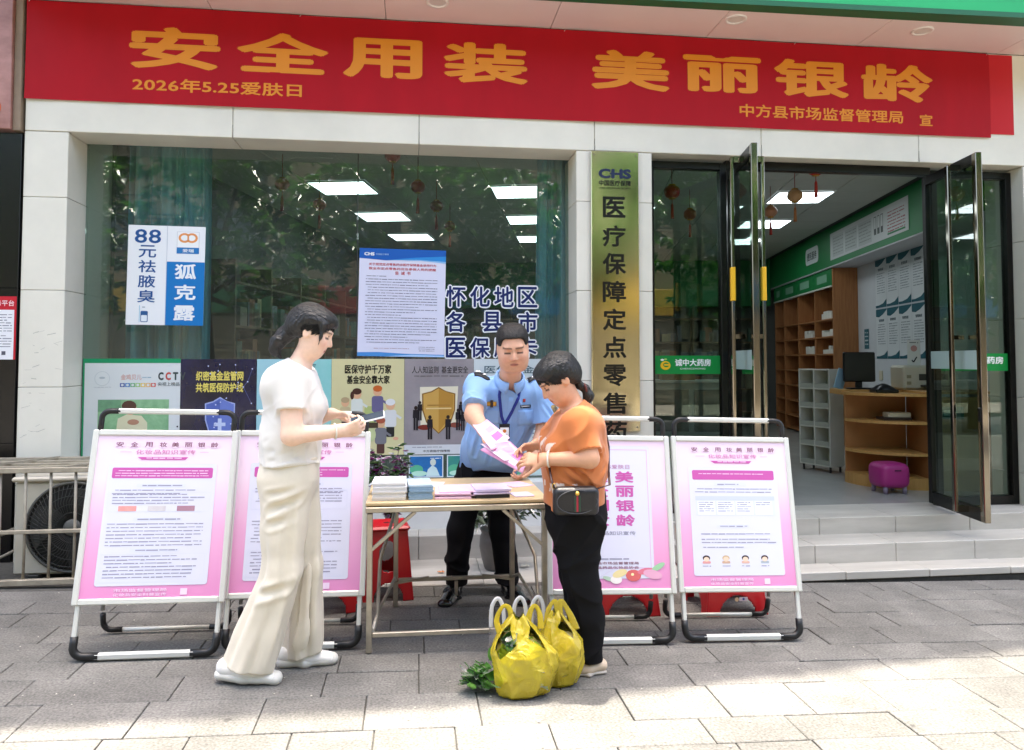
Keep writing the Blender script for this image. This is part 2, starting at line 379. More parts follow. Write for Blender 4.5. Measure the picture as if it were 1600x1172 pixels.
for ri, (ya, yb) in enumerate(rows):
    x = -3.6 + rd.uniform(0, .6)
    while x < 5.6:
        l_ = rd.choice((.3, .36, .45, .6, .4)); cx = x + l_ / 2
        o = bpy.data.objects.new('paving_slab', slab_mesh(l_, yb - ya)); COL.objects.link(o); o.parent = pavement
        o.location = (cx, (ya + yb) / 2, gz(cx) + rd.uniform(-.0025, .0025))
        o.rotation_euler = (R(rd.uniform(-.35, .35)), tilt + R(rd.uniform(-.2, .2)), R(rd.uniform(-.35, .35)))
        x += l_; nsl += 1
# beyond the reach of the picture the paving goes on as one laid sheet
g = G()
for i in range(3):
    a, b_ = xs[i], xs[i + 1]
    g.add([(a, -8.5, gz(a) - .002), (b_, -8.5, gz(b_) - .002), (b_, y, gz(b_) - .002), (a, y, gz(a) - .002)], [(0, 1, 2, 3)])
o = link('paving_sheet', g.mesh('paving_sheet'), M_slab, pavement); o['kind'] = 'stuff'
# bits of litter and dry grit on the paving (tiny, uncountable)
g = G()
for k in range(140):
    x = rd.uniform(-2.4, 4.6); yy = rd.uniform(-2.8, -.75); s_ = rd.uniform(.003, .008); zz = gz(x) + .004
    g.add([(x + s_ * math.cos(a) * rd.uniform(.5, 1), yy + s_ * math.sin(a) * rd.uniform(.5, 1), zz + (.003 if j % 2 else 0)) for j, a in enumerate((0, 1.6, 3.1, 4.6))], [(0, 1, 2, 3)])
tag(link('pavement_grit', g.mesh('pavement_grit'), mat('grit', 'b8b4a8', .9)), 'fine pale grit and crumbs scattered on the grey paving', 'grit', kind='stuff')
for nm, lab, cat_, x, yy, c, sz in (('orange_peel', 'bit of orange peel on the step by the left shoe of the man', 'litter', .193, -.44, 'd88a50', .022), ('crumpled_tissue', 'crumpled pale tissue on the step right of the plant pot', 'litter', .755, -.36, 'd8d2c0', .03)):
    rr0 = random.Random(len(nm)); single(nm, G().grid(lambda u, v: (x + (u - .5) * sz * 2 + rr0.uniform(-.002, .002), yy + (v - .5) * sz * 1.3, .0745 + .008 * abs(math.sin(u * 7 + 3 * v)) + .004 * rr0.random()), 8, 5), mat(nm + '_m', c, .8), lab, cat_, (x, yy, .074))
# road and far side of the street (seen mirrored in the panes)
g = G().add([(-60, -15, -.22), (60, -15, -.22), (60, -8.62, -.22), (-60, -8.62, -.22)], [(0, 1, 2, 3)])
tag(link('road', g.mesh('road'), mat('asphalt', '58585a', .85, var=.25, vscale=14, bump=.2, bscale=200)), kind='structure')
g = G().box(-60, 60, -8.62, -8.5, -.3, -.08, b=.01); tag(link('kerb', g.mesh('kerb'), mat('kerb_stone', '9a978f', .8, var=.15)), kind='structure')
g = G().add([(-60, -22, -.1), (60, -22, -.1), (60, -15, -.1), (-60, -15, -.1)], [(0, 1, 2, 3)])
tag(link('far_pavement', g.mesh('far_pavement'), mat('far_paving', 'a59f94', .8, var=.2)), kind='structure')
g = G().add([(-200, -200, -.4), (200, -200, -.4), (200, 200, -.4), (-200, 200, -.4)], [(0, 1, 2, 3)])
tag(link('ground', g.mesh('ground'), mat('earth', '8a857a', .9, var=.2)), kind='structure')

# ------------------------------------------------------------------ steps and plinth with their tiles
def tile_run(parent, x0, x1, yf, yb, ztop, zbot, m, name='step_tile', l_=.6, off=0.0, zfun=None):
    x = x0 - off
    while x < x1 - .02:
        a, b_ = max(x0, x), min(x1, x + l_)
        if b_ - a > .03:
            z1 = ztop if zfun is None else zfun((a + b_) / 2)
            gg = G().box(a + .0015, b_ - .0015, yf, yb, zbot, z1, b=.004); o_ = link(name, gg.mesh(name), m, parent)
        x += l_
stp = bpy.data.objects.new('entrance_steps', G().box(-2.0, 5.6, -.66, .05, -.2, -.06).mesh('entrance_steps')); COL.objects.link(stp); stp.data.materials.append(M_joint); tag(stp, kind='structure')
z1f = lambda x: .072 - .006 * x
M_dkbase = mat('step_underside', '3f3d38', .9, var=.4, vscale=20)
gg = G().box(-1.95, 5.6, -.675, -.1, -.19, .0); link('step_base', gg.mesh('step_base'), M_dkbase, stp)
x = -1.95
while x < 5.5:        # first low slab, tile by tile, following the slope
    a, b_ = x, min(5.6, x + .6); gg = G().box(a + .0015, b_ - .0015, -.69, -.05, .0 if x > 1.2 else .02, z1f((a + b_) / 2), b=.005)
    link('step_tile', gg.mesh('step_tile'), M_steptile, stp); x += .6
tile_run(stp, 1.80, 5.6, -.48, -.12, .18, .04, M_steptile, off=.25)
tile_run(stp, 1.80, 5.6, -.18, .30, .30, .10, M_steptile, off=.05)
tile_run(stp, -1.95, 1.797, -.09, .16, .235, .04, M_steptile, off=.4)

# ------------------------------------------------------------------ the shop building
B = Thing('shop_building', 'white stone clad pharmacy shopfront with wide window and open glass doors', 'building', (1.1, .3, 0))
pil = lambda x0, x1, y0, y1, cuts, nm='pillar_panel': [B.part(nm, G().box(x0, x1, y0, y1, cuts[i] + .0015, cuts[i + 1] - .0015, b=.003), M_stone, w=True) for i in range(len(cuts) - 1)]
zl = [-.05, .62, 1.27, 1.92, 2.55, 2.998]
pil(-2.60, -2.322, 0, .34, zl); pil(1.193, 1.767, 0, .42, [.0, .66, 1.3, 1.96, 2.62, 2.998]); pil(4.83, 5.75, 0, .42, [.0, .55, 1.15, 1.78, 2.40, 2.998])
xj = [-2.60, -1.25, .04, 1.33, 2.63, 3.93, 5.75]
for i in range(len(xj) - 1):
    B.part('fascia_panel', G().box(xj[i] + .002, xj[i + 1] - .002, -.004, .30, 3.0, 3.897, b=.004), M_stone, w=True)
B.part('fascia_backing', G().box(-2.6, 5.75, .02, .34, 3.015, 3.95), M_joint, w=True)
M_soff = mat('pink_soffit', 'e6d2cb', .5, var=.03, vscale=1.5)
xk = [-2.65, -1.4, -.2, 1.0, 2.2, 3.42, 4.62, 5.8]
for i in range(len(xk) - 1):
    B.part('soffit_panel', G().box(xk[i] + .002, xk[i + 1] - .002, -.52, -.001, 3.9, 3.93, b=.002), M_soff, w=True)
B.part('soffit_backing', G().box(-2.65, 5.8, -.5, .3, 3.955, 4.0), M_joint, w=True)
M_lampring = mat('downlight_ring', 'e8e0d8', .4); M_lens = mat('downlight_lens', 'd8d2c8', .3)
for x_, y_ in ((.16, -.315), (2.295, -.33), (3.75, -.325), (-1.3, -.32)):
    d_ = B.part('downlight', G().lathe([(.078, 3.9), (.076, 3.892), (.062, 3.891), (.058, 3.902)], 24, (x_, y_, 0)), M_lampring, w=True)
    B.part('lens', G().lathe([(.059, 3.8985), (.0, 3.8965)], 20, (x_, y_, 0)), M_lens, parent=d_, w=True)
B.part('window_jamb', G().box(-2.45, -2.3215, .3405, .95, .2, 3.25), M_stone, w=True)
# low wall below the window
B.part('low_wall', G().box(-2.322, 1.193, .13, .34, .20, .56, b=.004), mat('low_wall_tile', 'deded8', .4, var=.05, vscale=3), w=True)
M_glass = glass_mat('window_glass', 'dfeae5', 1.52, 1.4, 0.008, haze=.045)
for a, b_ in ((-2.32, -.413), (-.405, 1.193)):
    B.part('window_pane', G().box(a, b_, .300, .308, .56, 3.0), M_glass, w=True)
B.part('window_joint', G().box(-.4125, -.4055, .299, .309, .56, 2.999), mat('silicone', '30342f', .5), w=True)
# fixed sidelights and door frames in dark polished metal
M_frame = mat('dark_metal_frame', '1d1c1a', .3, metal=.6, var=.3, vscale=3)
M_chrome = mat('polished_steel', '8a8478', .10, metal=1.0, var=.15, vscale=4, stretch=(1, 1, .3), bump=.05, bscale=6)
M_dglass = glass_mat('door_glass', 'd6e2dc', 1.52, 1.5)
def sidelight(x0, x1, st=.05):
    fr = G(); z0, z1 = .30, 2.975
    fr.box(x0, x0 + st, .12, .19, z0, z1, b=.003).box(x1 - st, x1, .12, .19, z0, z1, b=.003).box(x0 + st, x1 - st, .121, .189, z1 - .055, z1, b=.003).box(x0 + st, x1 - st, .121, .189, z0, z0 + .07, b=.003)
    f_ = B.part('sidelight_frame', fr, M_frame, w=True)
    B.part('glass_pane', G().box(x0 + st, x1 - st, .150, .158, z0 + .07, z1 - .055), M_dglass, parent=f_, w=True); return f_
SL = sidelight(1.772, 2.40); SR = sidelight(4.12, 4.825)
B.part('lintel_frame', G().box(2.40, 4.12, .125, .185, 2.93, 2.996, b=.003), M_frame, w=True)
# green stickers on the sidelights
M_gst = ink('0f8a3c'); M_white = ink('f2f4f0'); M_yel = ink('f0c020')
F = Flat((1.825, .1465, 1.345)); F.rect(0, 0, .52, .14, M_gst, .0, 'sticker')
F.text('诚中大药房', .16, .06, .445, .115, M_white, .001, bold=.03); F.text('CHENGZHONG', .20, .035, .40, .047, M_white, .001)
F.disc(.085, .065, .04, .034, M_yel, .001, 'emblem'); F.disc(.09, .07, .024, .018, M_gst, .0015, 'emblem'); F.line(.075, .07, .12, .07, .014, M_yel, .002, 'emblem'); F.disc(.06, .108, .014, .008, M_white, .001, 'emblem'); F.disc(.085, .112, .012, .007, ink('9fd06a'), .001, 'emblem')
F.emit(B, SL)
F = Flat((4.175, .1465, 1.365)); F.rect(0, 0, .60, .14, M_gst, .0, 'sticker'); F.text('诚中大药房', .18, .055, .56, .115, M_white, .001, bold=.03); F.disc(.09, .07, .04, .034, M_yel, .001, 'emblem'); F.emit(B, SR)
# the two open door leaves
def leaf(hx, hy, ox, oy, tint_ribbon, seed):
    z0, z1 = .325, 2.915
    h = Vector((hx, hy, 0)); d = Vector((ox - hx, oy - hy, 0)); L_ = d.length; d.normalize(); n = Vector((-d.y, d.x, 0))
    Mx = Matrix(((d.x, n.x, 0, h.x), (d.y, n.y, 0, h.y), (0, 0, 1, 0), (0, 0, 0, 1)))
    fr = G(); st = .055; t = .022
    fr.box(0, st, -t, t, z0, z1, b=.003, M=Mx); fr.box(st, L_ - st, -t + .001, t - .001, z1 - .07, z1, b=.003, M=Mx); fr.box(st, L_ - st, -t + .001, t - .001, z0, z0 + .09, b=.003, M=Mx)
    door = B.part('door_leaf', fr, M_frame, w=True)
    B.part('closing_stile', G().box(L_ - st, L_, -t, t, z0, z1, b=.004, M=Mx), M_chrome, parent=door, w=True)
    B.part('glass_pane', G().box(st, L_ - st, -.004, .004, z0 + .09, z1 - .07, M=Mx), M_dglass, parent=door, w=True)
    hg = G(); a = L_ - .22; w_ = .105; r_ = .021
    for s_ in (-1, 1):
        hg.box(a - r_, a + r_, s_ * w_ - r_ * .6, s_ * w_ + r_ * .6, z0 + .04, z1 - .04, b=.005, M=Mx)
        for zz in (z0 + .04, z1 - .082): hg.box(a - r_ * .9, a + r_ * .9, min(s_ * .02, s_ * (w_ - .012)), max(s_ * .02, s_ * (w_ - .012)), zz, zz + .042, M=Mx)
        hg.box(a - .012, a + .012, min(s_ * .02, s_ * (w_ - .012)), max(s_ * .02, s_ * (w_ - .012)), 1.60, 1.63, M=Mx)
    B.part('full_height_handle', hg, M_chrome, parent=door, w=True)
    if tint_ribbon == 'yellow':
        for s_ in (-1, 1):
            B.part('handle_ribbon', G().box(a - .024, a + .024, s_ * w_ - .016, s_ * w_ + .016, 1.86, 2.10, b=.006, M=Mx), mat('yellow_ribbon', 'e8b41c', .5), parent=door, w=True)
    else:
        B.part('handle_ribbon', G().box(a - .024, a + .024, w_ - .016, w_ + .016, 1.34, 1.80, b=.006, M=Mx), mat('red_ribbon', 'd8283c', .5), parent=door, w=True)
        B.part('lock', G().box(L_ - .045, L_ - .01, -.03, .03, 1.02, 1.12, b=.006, M=Mx), M_frame, parent=door, w=True)
    # frosted sticker band
    B.part('frosted_band', G().box(st, L_ - st, -.0065, -.005, 1.385, 1.52, M=Mx), mat('frosted_film', 'b8ccc6', .5, alpha=.75), parent=door, w=True)
leaf(4.085, .155, 3.945, -.62, 'red', 1)
leaf(2.435, .155, 2.275, -.64, 'yellow', 2)
# unseen upper storeys, front line bent to shape their shade on the pavement
M_up = mat('upper_tiles', 'c9c2b4', .6, var=.1)
pol = [(-9, -.97), (-9, 9), (12, 9), (12, .0), (3.75, .0), (.7, -.53)]
U = Thing('upper_storeys', 'unseen pale tiled upper floors above the green sign, front bent to shape their shade', 'building', (0, 4, 4.9))
U.part('wall', G().prism([(a, b_ if b_ > 0 else b_) for a, b_ in pol], 5.05, 13.0, lambda a, b_, d: (a, b_, d)), M_up, w=True)
for k in range(3):
    for j in range(4):
        xw = -4.5 + 2.6 * j; zw = 6.2 + 2.4 * k; yy = (-.97 + (xw + 9.6) / 9.7 * .44) if xw < 0 else (-.53 + max(0, xw - .1) / 3.05 * .53)
        U.part('window', G().box(xw, xw + 1.2, yy - .03, yy + .1, zw, zw + 1.3), mat('upper_window', '35424a', .2), w=True)
# green sign box over the soffit
S = Thing('green_shop_sign', 'bright green shop sign box above the pink soffit', 'sign', (2.0, -.55, 3.9))
M_sgreen = mat('sign_green', '14a860', .45, var=.04, vscale=2); M_sgd = mat('sign_green_edge', '0c5c38', .5)
xa, xb = .0, 5.75; ya_, yb_ = -.475 , -.64
S.part('sign_box', G().prism([(-2.6, -.415), (5.75, -.655), (5.75, -.5), (-2.6, -.4)], 3.935, 5.0, lambda a, b_, d: (a, b_, d)), M_sgreen, w=True)
S.part('edge_trim', G().prism([(-2.6, -.425), (5.75, -.665), (5.75, -.51), (-2.6, -.39)], 3.897, 3.934, lambda a, b_, d: (a, b_, d)), M_sgd, w=True)
u_ = Vector((8.35, -.24, 0)).normalized()
F = Flat((4.13, -.445 - .24 * (6.73 / 8.35) + .01, 4.065), u_, (0, 0, 1)); F.text('药房', 0, 0, 1.25, .58, mat('sign_letter', 'e8dfc8', .5), .012, bold=.03); F.emit(S)

sc_ = G(); rds = random.Random(4)       # scuffs and drips on the left pillar and the fascia
for k in range(26):
    x = rds.uniform(-2.58, -2.36); z = rds.uniform(.9, 1.7); l_ = rds.uniform(.01, .06); a = rds.uniform(-.5, .5); w_ = rds.uniform(.001, .004)
    sc_.add([(x, -.0012, z), (x + l_ * math.cos(a), -.0012, z + l_ * math.sin(a)), (x + l_ * math.cos(a), -.0012, z + l_ * math.sin(a) + w_), (x, -.0012, z + w_)], [(0, 1, 2, 3)])
for xj_ in xj[1:-1]: sc_.add([(xj_ - .004, -.0055, 3.0), (xj_ + .006, -.0055, 3.0), (xj_ + .003, -.0055, 3.09), (xj_ - .002, -.0055, 3.09)], [(0, 1, 2, 3)])
o = B.part('scuff_marks', sc_, mat('scuff_grey', '9a978c', .8, alpha=.4), w=True, norm=False); o['kind'] = 'stuff'
# ------------------------------------------------------------------ red banners
M_red = mat('banner_red', 'ac0618', .62, var=.10, vscale=2.2, stretch=(1.6, 1, .5), spec=.25, bump=.25, bscale=7)
M_red2 = mat('old_banner_red', 'c8242c', .6, var=.08, vscale=2, spec=.25)
M_gold = mat('banner_gold', 'e08a14', .55, var=.05, vscale=3)
def ban_y(x, z): return -.020 - .0025 * math.sin(x * 11 + 2 * math.sin(z * 9)) * abs(z - 3.55) * 2.5 - .004 * math.sin(x * 2.3 + z * 3) - .003 * math.sin(x * 5.1 + 1.3) * (3.89 - z) - .004 * max(0, 3.3 - z) * 4
def banner_grid(x0, x1, z0, z1, fn, t=.0025):
    gg = G(); nx, nz = 160, 8
    gg.grid(lambda u, v: (x0 + (x1 - x0) * u, fn(x0 + (x1 - x0) * u, z0 + (z1 - z0) * v), z0 + (z1 - z0) * v), nx, nz)
    gg.grid(lambda u, v: (x0 + (x1 - x0) * u, fn(x0 + (x1 - x0) * u, z0 + (z1 - z0) * v) + t, z0 + (z1 - z0) * v), nx, nz); return gg
bn = Thing('red_banner', 'long red cloth banner with large gold characters across the fascia', 'banner', (.97, -.02, 3.21))
bn.part('cloth', banner_grid(-2.60, 4.54, 3.212, 3.889, ban_y), M_red, w=True)
class Wavy(Flat):
    def P(s, x, y, d=0.0): return Vector((x, ban_y(x, y) - d, y))
F = Wavy((0, 0, 0))
for ch, b4 in (('安', (-1.939, 3.457, -1.335, 3.749)), ('全', (-1.227, 3.465, -.598, 3.751)), ('用', (-.50, 3.462, .061, 3.751)), ('装', (.213, 3.46, .831, 3.758)),
               ('美', (1.301, 3.457, 1.906, 3.758)), ('丽', (2.01, 3.475, 2.63, 3.756)), ('银', (2.733, 3.473, 3.346, 3.763)), ('龄', (3.446, 3.464, 4.049, 3.761))):
    F.text(ch, *b4, M_gold, bold=.034, name='large_character')
    F.emit(bn)
F.text('2026年5.25爱肤日', -1.913, 3.298, -.78, 3.392, M_gold, bold=.022); F.emit(bn)
F.text('中方县市场监督管理局', 2.451, 3.295, 3.79, 3.395, M_gold, bold=.02); F.text('宣', 3.93, 3.285, 4.04, 3.375, M_gold, bold=.02); F.emit(bn)
for k, x_ in enumerate((-2.585, -.8, 1.1, 2.9, 4.52)): bn.part('tie_cord', G().tube([(x_, -.022, 3.878), (x_ + .01, -.03, 3.89), (x_ + .004, -.012, 3.899)], .0022, 5), mat('white_cord', 'd0ccc4', .7), w=True)
bo = Thing('old_red_banner', 'plain paler red banner end showing from under the lettered banner at right', 'banner', (4.65, -.01, 3.245))
bo.part('cloth', G().grid(lambda u, v: (4.2 + .553 * u, -.009 - .003 * math.sin(u * 9), 3.245 + .642 * v), 12, 4), M_red2, w=True)

# ------------------------------------------------------------------ brass plaque on the middle pillar
M_brass = mat('brass_plate', 'd0c7a4', .13, metal=1.0, var=.2, vscale=1.3, stretch=(1, 1, .5), rvar=.06)
pq = Thing('brass_plaque', 'tall brass plaque with black vertical characters on the middle pillar', 'plaque', (1.477, -.02, .9))
pq.part('plate', G().box(1.297, 1.658, -.026, -.002, .93, 2.992, b=.004), M_brass, w=True)
F = Flat((0, -.027, 0)); M_blk = ink('14130f', .35); M_navyink = ink('1c2848', .4)
F.text('医疗保障定点零售药店'[0], 1.385, 2.5, 1.555, 2.655, M_blk, .001, bold=.024); F.emit(pq)
for i, ch in enumerate('疗保障定点零售药店'):
    zc_ = 2.362 - .2045 * i; F.text(ch, 1.381, zc_ - .078, 1.556, zc_ + .080, M_blk, .001, bold=.023, name='character'); F.emit(pq)
for k, x_ in enumerate((1.352, 1.435, 1.52)):        # CHS emblem
    pass
F.text('CHS', 1.352, 2.79, 1.60, 2.862, M_navyink, .001, bold=.05, name='emblem'); F.line(1.44, 2.826, 1.53, 2.826, .012, M_navyink, .0015, 'emblem')
F.text('中国医疗保障', 1.356, 2.735, 1.598, 2.777, M_blk, .001, bold=.02); F.text('CHINA HEALTHCARE SECURITY', 1.356, 2.712, 1.598, 2.724, M_blk, .001); F.emit(pq)
for x_ in (1.32, 1.635):
    for z_ in (2.965, .96): pq.part('screw', G().lathe([(.0, .004), (.005, .003), (.007, 0)], 10, M=Matrix.Translation((x_, -.026, z_)) @ Matrix.Rotation(R(90), 4, 'X')), M_chrome, w=True)

# ------------------------------------------------------------------ neighbour at the left edge
Nb = Thing('neighbour_shopfront', 'black stone front with pinkish marble sign at the left edge', 'building', (-3.6, .1, 0))
M_black = mat('black_stone', '0b0b0d', .25, var=.3, vscale=5)
for a, b_ in ((-.05, .9), (.902, 1.93), (1.932, 2.975)): Nb.part('stone_panel', G().box(-4.6, -2.612, -.01, .3, a, b_, b=.002), M_black, w=True)
M_marble = mat('pink_marble', 'b8887e', .3, col2='84584e', vscale=4, detail=9, stretch=(1, 1, 1.6))
Nb.part('marble_panel', G().box(-4.6, -2.665, -.06, .3, 2.99, 4.6, b=.004), M_marble, w=True)
Nb.part('marble_edge', G().box(-2.664, -2.615, -.03, .3, 2.99, 4.6, b=.003), mat('weathered_edge', '8c7a66', .7, var=.3), w=True)
Nb.part('round_emblem', G().lathe([(.0, .012), (.06, .011), (.075, .004), (.078, 0)], 24, M=Matrix.Translation((-2.80, -.062, 3.13)) @ Matrix.Rotation(R(90), 4, 'X')), mat('orange_emblem', 'c85a28', .5), w=True)
rp_ = Thing('red_notice', 'red bordered white notice stuck on the black stone', 'notice', (-2.8, -.012, 1.45))
F = Flat((-3.0, -.0125, 1.455)); F.rect(0, 0, .385, .42, ink('c01c2c'), 0, 'sheet'); F.rect(.03, 0, .372, .33, ink('e8e8ea'), .001, 'sheet'); F.text('健康提示服务平台', .05, .355, .37, .395, ink('f6dcdc'), .001, bold=.01)
F.greek(.06, .30, .36, 7, .018, .007, ink('8a8a92'), seed=3); F.greek(.06, .16, .36, 5, .018, .007, ink('8a8a92'), seed=4); F.rect(.30, .03, .325, .055, ink('555560'), .0015); F.emit(rp_)
# ------------------------------------------------------------------ shop interior, its axis turned against the facade
IA = R(12.5); AX = Vector((math.sin(IA), math.cos(IA), 0)); NX = Vector((math.cos(IA), -math.sin(IA), 0))
MI = Matrix(((NX.x, AX.x, 0, 0), (NX.y, AX.y, 0, 0), (0, 0, 1, 0), (0, 0, 0, 1)))          # (u, v, z) -> world
def I(u, v, z=0.0): p = NX * u + AX * v; return (p.x, p.y, z)
M_floor = mat('shop_floor_tile', 'a3a39e', .25, var=.12, vscale=2)
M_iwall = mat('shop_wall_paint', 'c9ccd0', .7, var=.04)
M_ceil = mat('ceiling_tile', 'b8bcb6', .8, var=.04)
VB = 9.0; UL, UR = -2.4, 4.95
pw = [(-2.33, .301), (5.75, .301), I(5.75, VB + .2)[:2], I(UL, VB + .2)[:2]]
tag(link('shop_floor', G().add([(a, b_, .298) for a, b_ in pw], [(0, 1, 2, 3)]).mesh('shop_floor'), M_floor), kind='structure')
ceil = tag(link('shop_ceiling', G().add([(a, b_, 3.262) for a, b_ in [(-2.33, .34), (5.75, .34)] + pw[2:]], [(0, 3, 2, 1)]).mesh('shop_ceiling'), mat('ceiling_void', '3a3c3a', .9)), kind='structure')
def iwall(name, u0, v0, u1, v1, z0, z1, m): return tag(link(name, fix_normals(G().prism([(u0, v0), (u1, v0), (u1, v1), (u0, v1)], z0, z1, lambda a, b_, d: I(a, b_, d)).mesh(name)), m), kind='structure')
iwall('shop_wall_right', UR, 1.45, UR + .12, VB, .29, 3.26, M_iwall)
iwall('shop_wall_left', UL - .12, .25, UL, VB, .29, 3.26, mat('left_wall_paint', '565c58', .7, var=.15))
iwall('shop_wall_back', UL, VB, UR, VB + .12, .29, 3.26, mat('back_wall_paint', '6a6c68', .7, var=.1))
M_green = mat('green_fascia', '157a3e', .5, var=.06, vscale=2)
iwall('shop_bulkhead', 4.58, 1.5, UR, VB, 2.73, 3.255, M_green)
iwall('bulkhead_soffit', 4.585, 1.5, UR, VB, 2.715, 2.729, M_iwall)
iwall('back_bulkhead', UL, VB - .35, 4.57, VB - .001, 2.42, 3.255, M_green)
# ceiling: lay-in tiles with shadow gaps, and light panels in some of the bays
LP = [(-1.55, 2.05), (-1.58, 3.65), (-1.62, 5.25), (.29, 2.40), (.27, 4.02), (.25, 5.58), (3.30, 2.95), (3.27, 4.62), (3.25, 6.12), (1.75, 3.6), (1.75, 6.4)]
U0 = -1.25; PT = .605
LP = [(U0 - .3 + PT * round((u + .3 - U0) / PT), v) for u, v in LP]
tile_cache = {}
def ceil_tile(u, va, vb):
    k = round(vb - va, 3)
    if k not in tile_cache: me = G().box(-.299, .299, -k / 2 + .0025, k / 2 - .0025, 0, .012, b=.003).mesh('ceiling_tile'); me.materials.append(M_ceil); tile_cache[k] = me
    p = I(u, (va + vb) / 2)
    if p[1] < .55: return
    o = bpy.data.objects.new('ceiling_tile', tile_cache[k]); COL.objects.link(o); o.parent = ceil; o.location = (p[0], p[1], 3.247); o.rotation_euler = (0, 0, -IA)
for ku in range(-2, 10):
    u = U0 + PT * ku; cuts = sorted((v, v + .6) for a, v in LP if abs(a + .3 - u) < .1); v = .0
    for c0, c1 in cuts + [(VB, VB)]:
        while v < c0 - .03: w_ = min(PT, c0 - v); ceil_tile(u, v, v + w_); v += w_
        v = c1
M_lamp = mat('panel_lamp', 'e8f4fa', .5, emit=1.5)
side = ['left', 'left', 'left', 'middle', 'middle', 'middle', 'right', 'right', 'right', 'hidden', 'hidden']
order = ['nearest', 'second', 'third']
for i, (u, v) in enumerate(LP):
    lab = f"square white ceiling light panel, {order[i % 3]} from the window in the {['left', 'middle'][i // 3]} row" if i < 6 else (f"square white ceiling light panel, {order[i % 3]} from the doorway in the right row" if i < 9 else ['small ceiling light panel deep behind the brass plaque pillar', 'ceiling light panel at the far back of the shop'][i - 9])
    T = Thing('ceiling_light', lab, 'ceiling light', I(u + .3, v + .3, 3.24), -IA, group='ceiling light panels')
    fr = G()
    fr.box(-.3, .3, -.3, -.285, -.01, .005).box(-.3, .3, .285, .3, -.01, .005).box(-.3, -.285, -.285, .285, -.01, .005).box(.285, .3, -.285, .285, -.01, .005)
    T.part('frame', fr, mat('lamp_frame', 'c8ccca', .4)); T.part('diffuser', G().box(-.285, .285, -.285, .285, -.006, .004), M_lamp)
    T.part('centre_rib', G().box(-.285, .285, -.004, .004, -.0085, -.0061), mat('lamp_frame', 'c8ccca', .4))
# hanging lanterns
def lantern(x, y, z, r, col, lab):
    T = Thing('paper_lantern', lab, 'lantern', (x, y, z - r), group='lanterns hanging from the ceiling')
    prof = [(r * .42, -r * .82)] + [(r * math.cos(a), r * .86 * math.sin(a)) for a in np.linspace(-1.15, 1.15, 9)] + [(r * .42, r * .82)]
    n = 20; gg = G()
    vs_ = []
    for rr, zz in prof:
        for k in range(n):
            a = 2 * math.pi * k / n; q = rr * (1 - .05 * (k % 2)); vs_.append((q * math.cos(a), q * math.sin(a), zz + r))
    m_ = len(prof); fs = [(i * n + k, i * n + (k + 1) % n, (i + 1) * n + (k + 1) % n, (i + 1) * n + k) for i in range(m_ - 1) for k in range(n)]
    gg.add(vs_, fs, True); T.part('shade', gg, mat('lantern_' + col, col, .45))
    for z_ in (.10, 1.74): T.part('gold_ring', G().lathe([(r * .40, r * z_), (r * .43, r * (z_ + .02)), (r * .43, r * (z_ + .16)), (r * .40, r * (z_ + .18))], 14, close=True), mat('lantern_gold', 'b88a3a', .35, metal=.7))
    T.part('cord', G().tube([(0, 0, r * 1.9), (0, 0, 3.245 - z + r)], .0035, 6), mat('cord_red', '8a2420', .6))
    T.part('tassel', G().tube([(0, 0, r * .1), (0, 0, -.03), (0, 0, -.05), (0, 0, -.17)], [.003, .004, .012, .016], 8), mat('tassel_' + col, 'a02a20' if col != 'b08a60' else 'a06a40', .7))
for i, (x, y, z, r, c, lab) in enumerate([
    (-1.129, 1.325, 2.98, .065, '8a2418', 'dark red lantern with gold rings above the left curtain side of the window'),
    (-.915, 2.186, 2.98, .068, 'a03420', 'red lantern hanging just under the nearest left ceiling light'),
    (.042, 1.273, 2.98, .066, '9a1f1c', 'round red lantern hanging in the middle of the window'),
    (-.165, .70, 3.10, .066, 'a8281c', 'red lantern cut by the window head, highest in the window'),
    (.231, 2.10, 2.98, .066, '7a2a1a', 'small dark red lantern right of the middle of the window'),
    (.42, 3.254, 2.98, .066, '6a2818', 'tiny dark lantern above the blue window lettering'),
    (1.182, 1.075, 2.98, .062, 'b08a60', 'beige lantern in front of the right window curtain'),
    (3.36, .52, 3.06, .07, 'b8241c', 'red lantern hanging at the head of the doorway'),
    (3.525, 1.193, 2.98, .072, 'b08a60', 'beige lantern in front of the doorway ceiling light'),
    (3.657, 1.954, 2.98, .07, 'b07a58', 'beige lantern beside the left door leaf'),
    (2.336, 1.183, 2.98, .075, '9a2a20', 'red lantern behind the left sidelight glass'),
    (2.882, 2.195, 2.98, .07, '8a4a30', 'brownish lantern deep behind the left sidelight')]):
    lantern(x, y, z, r, c, lab)
# curtains
M_curt = mat('curtain_cloth', '82b6c6', .8, var=.12, vscale=5, sheen=.3)
def curtain(x0, x1, y0, z0, z1, folds, lab, seed, flare=.0):
    rd_ = random.Random(seed); ph = [rd_.uniform(0, 6) for _ in range(4)]
    def fn(u, v):
        tt = u * folds * 2 * math.pi; a = .035 + .02 * math.sin(u * 5 + ph[0]); sp = 1 + flare * (1 - v)
        xm = (x0 + x1) / 2
        return (xm + ((x0 + (x1 - x0) * u) - xm) * sp + .012 * math.sin(tt * .5 + ph[1]), y0 + a * math.sin(tt + .3 * math.sin(v * 3 + ph[2])) + .012 * math.sin(tt * 2.3 + ph[3]), z0 + (z1 - z0) * v)
    single('curtain', G().grid(fn, int(folds * 16), 14), M_curt, lab, 'curtain', ((x0 + x1) / 2, y0, z0))
curtain(-2.09, -1.50, .50, .75, 3.2, 6.5, 'teal curtain gathered behind the blue and white price sticker', 3, .05)
curtain(1.0, 1.30, .52, .75, 3.2, 4.5, 'teal curtain gathered against the middle pillar', 5, .25)
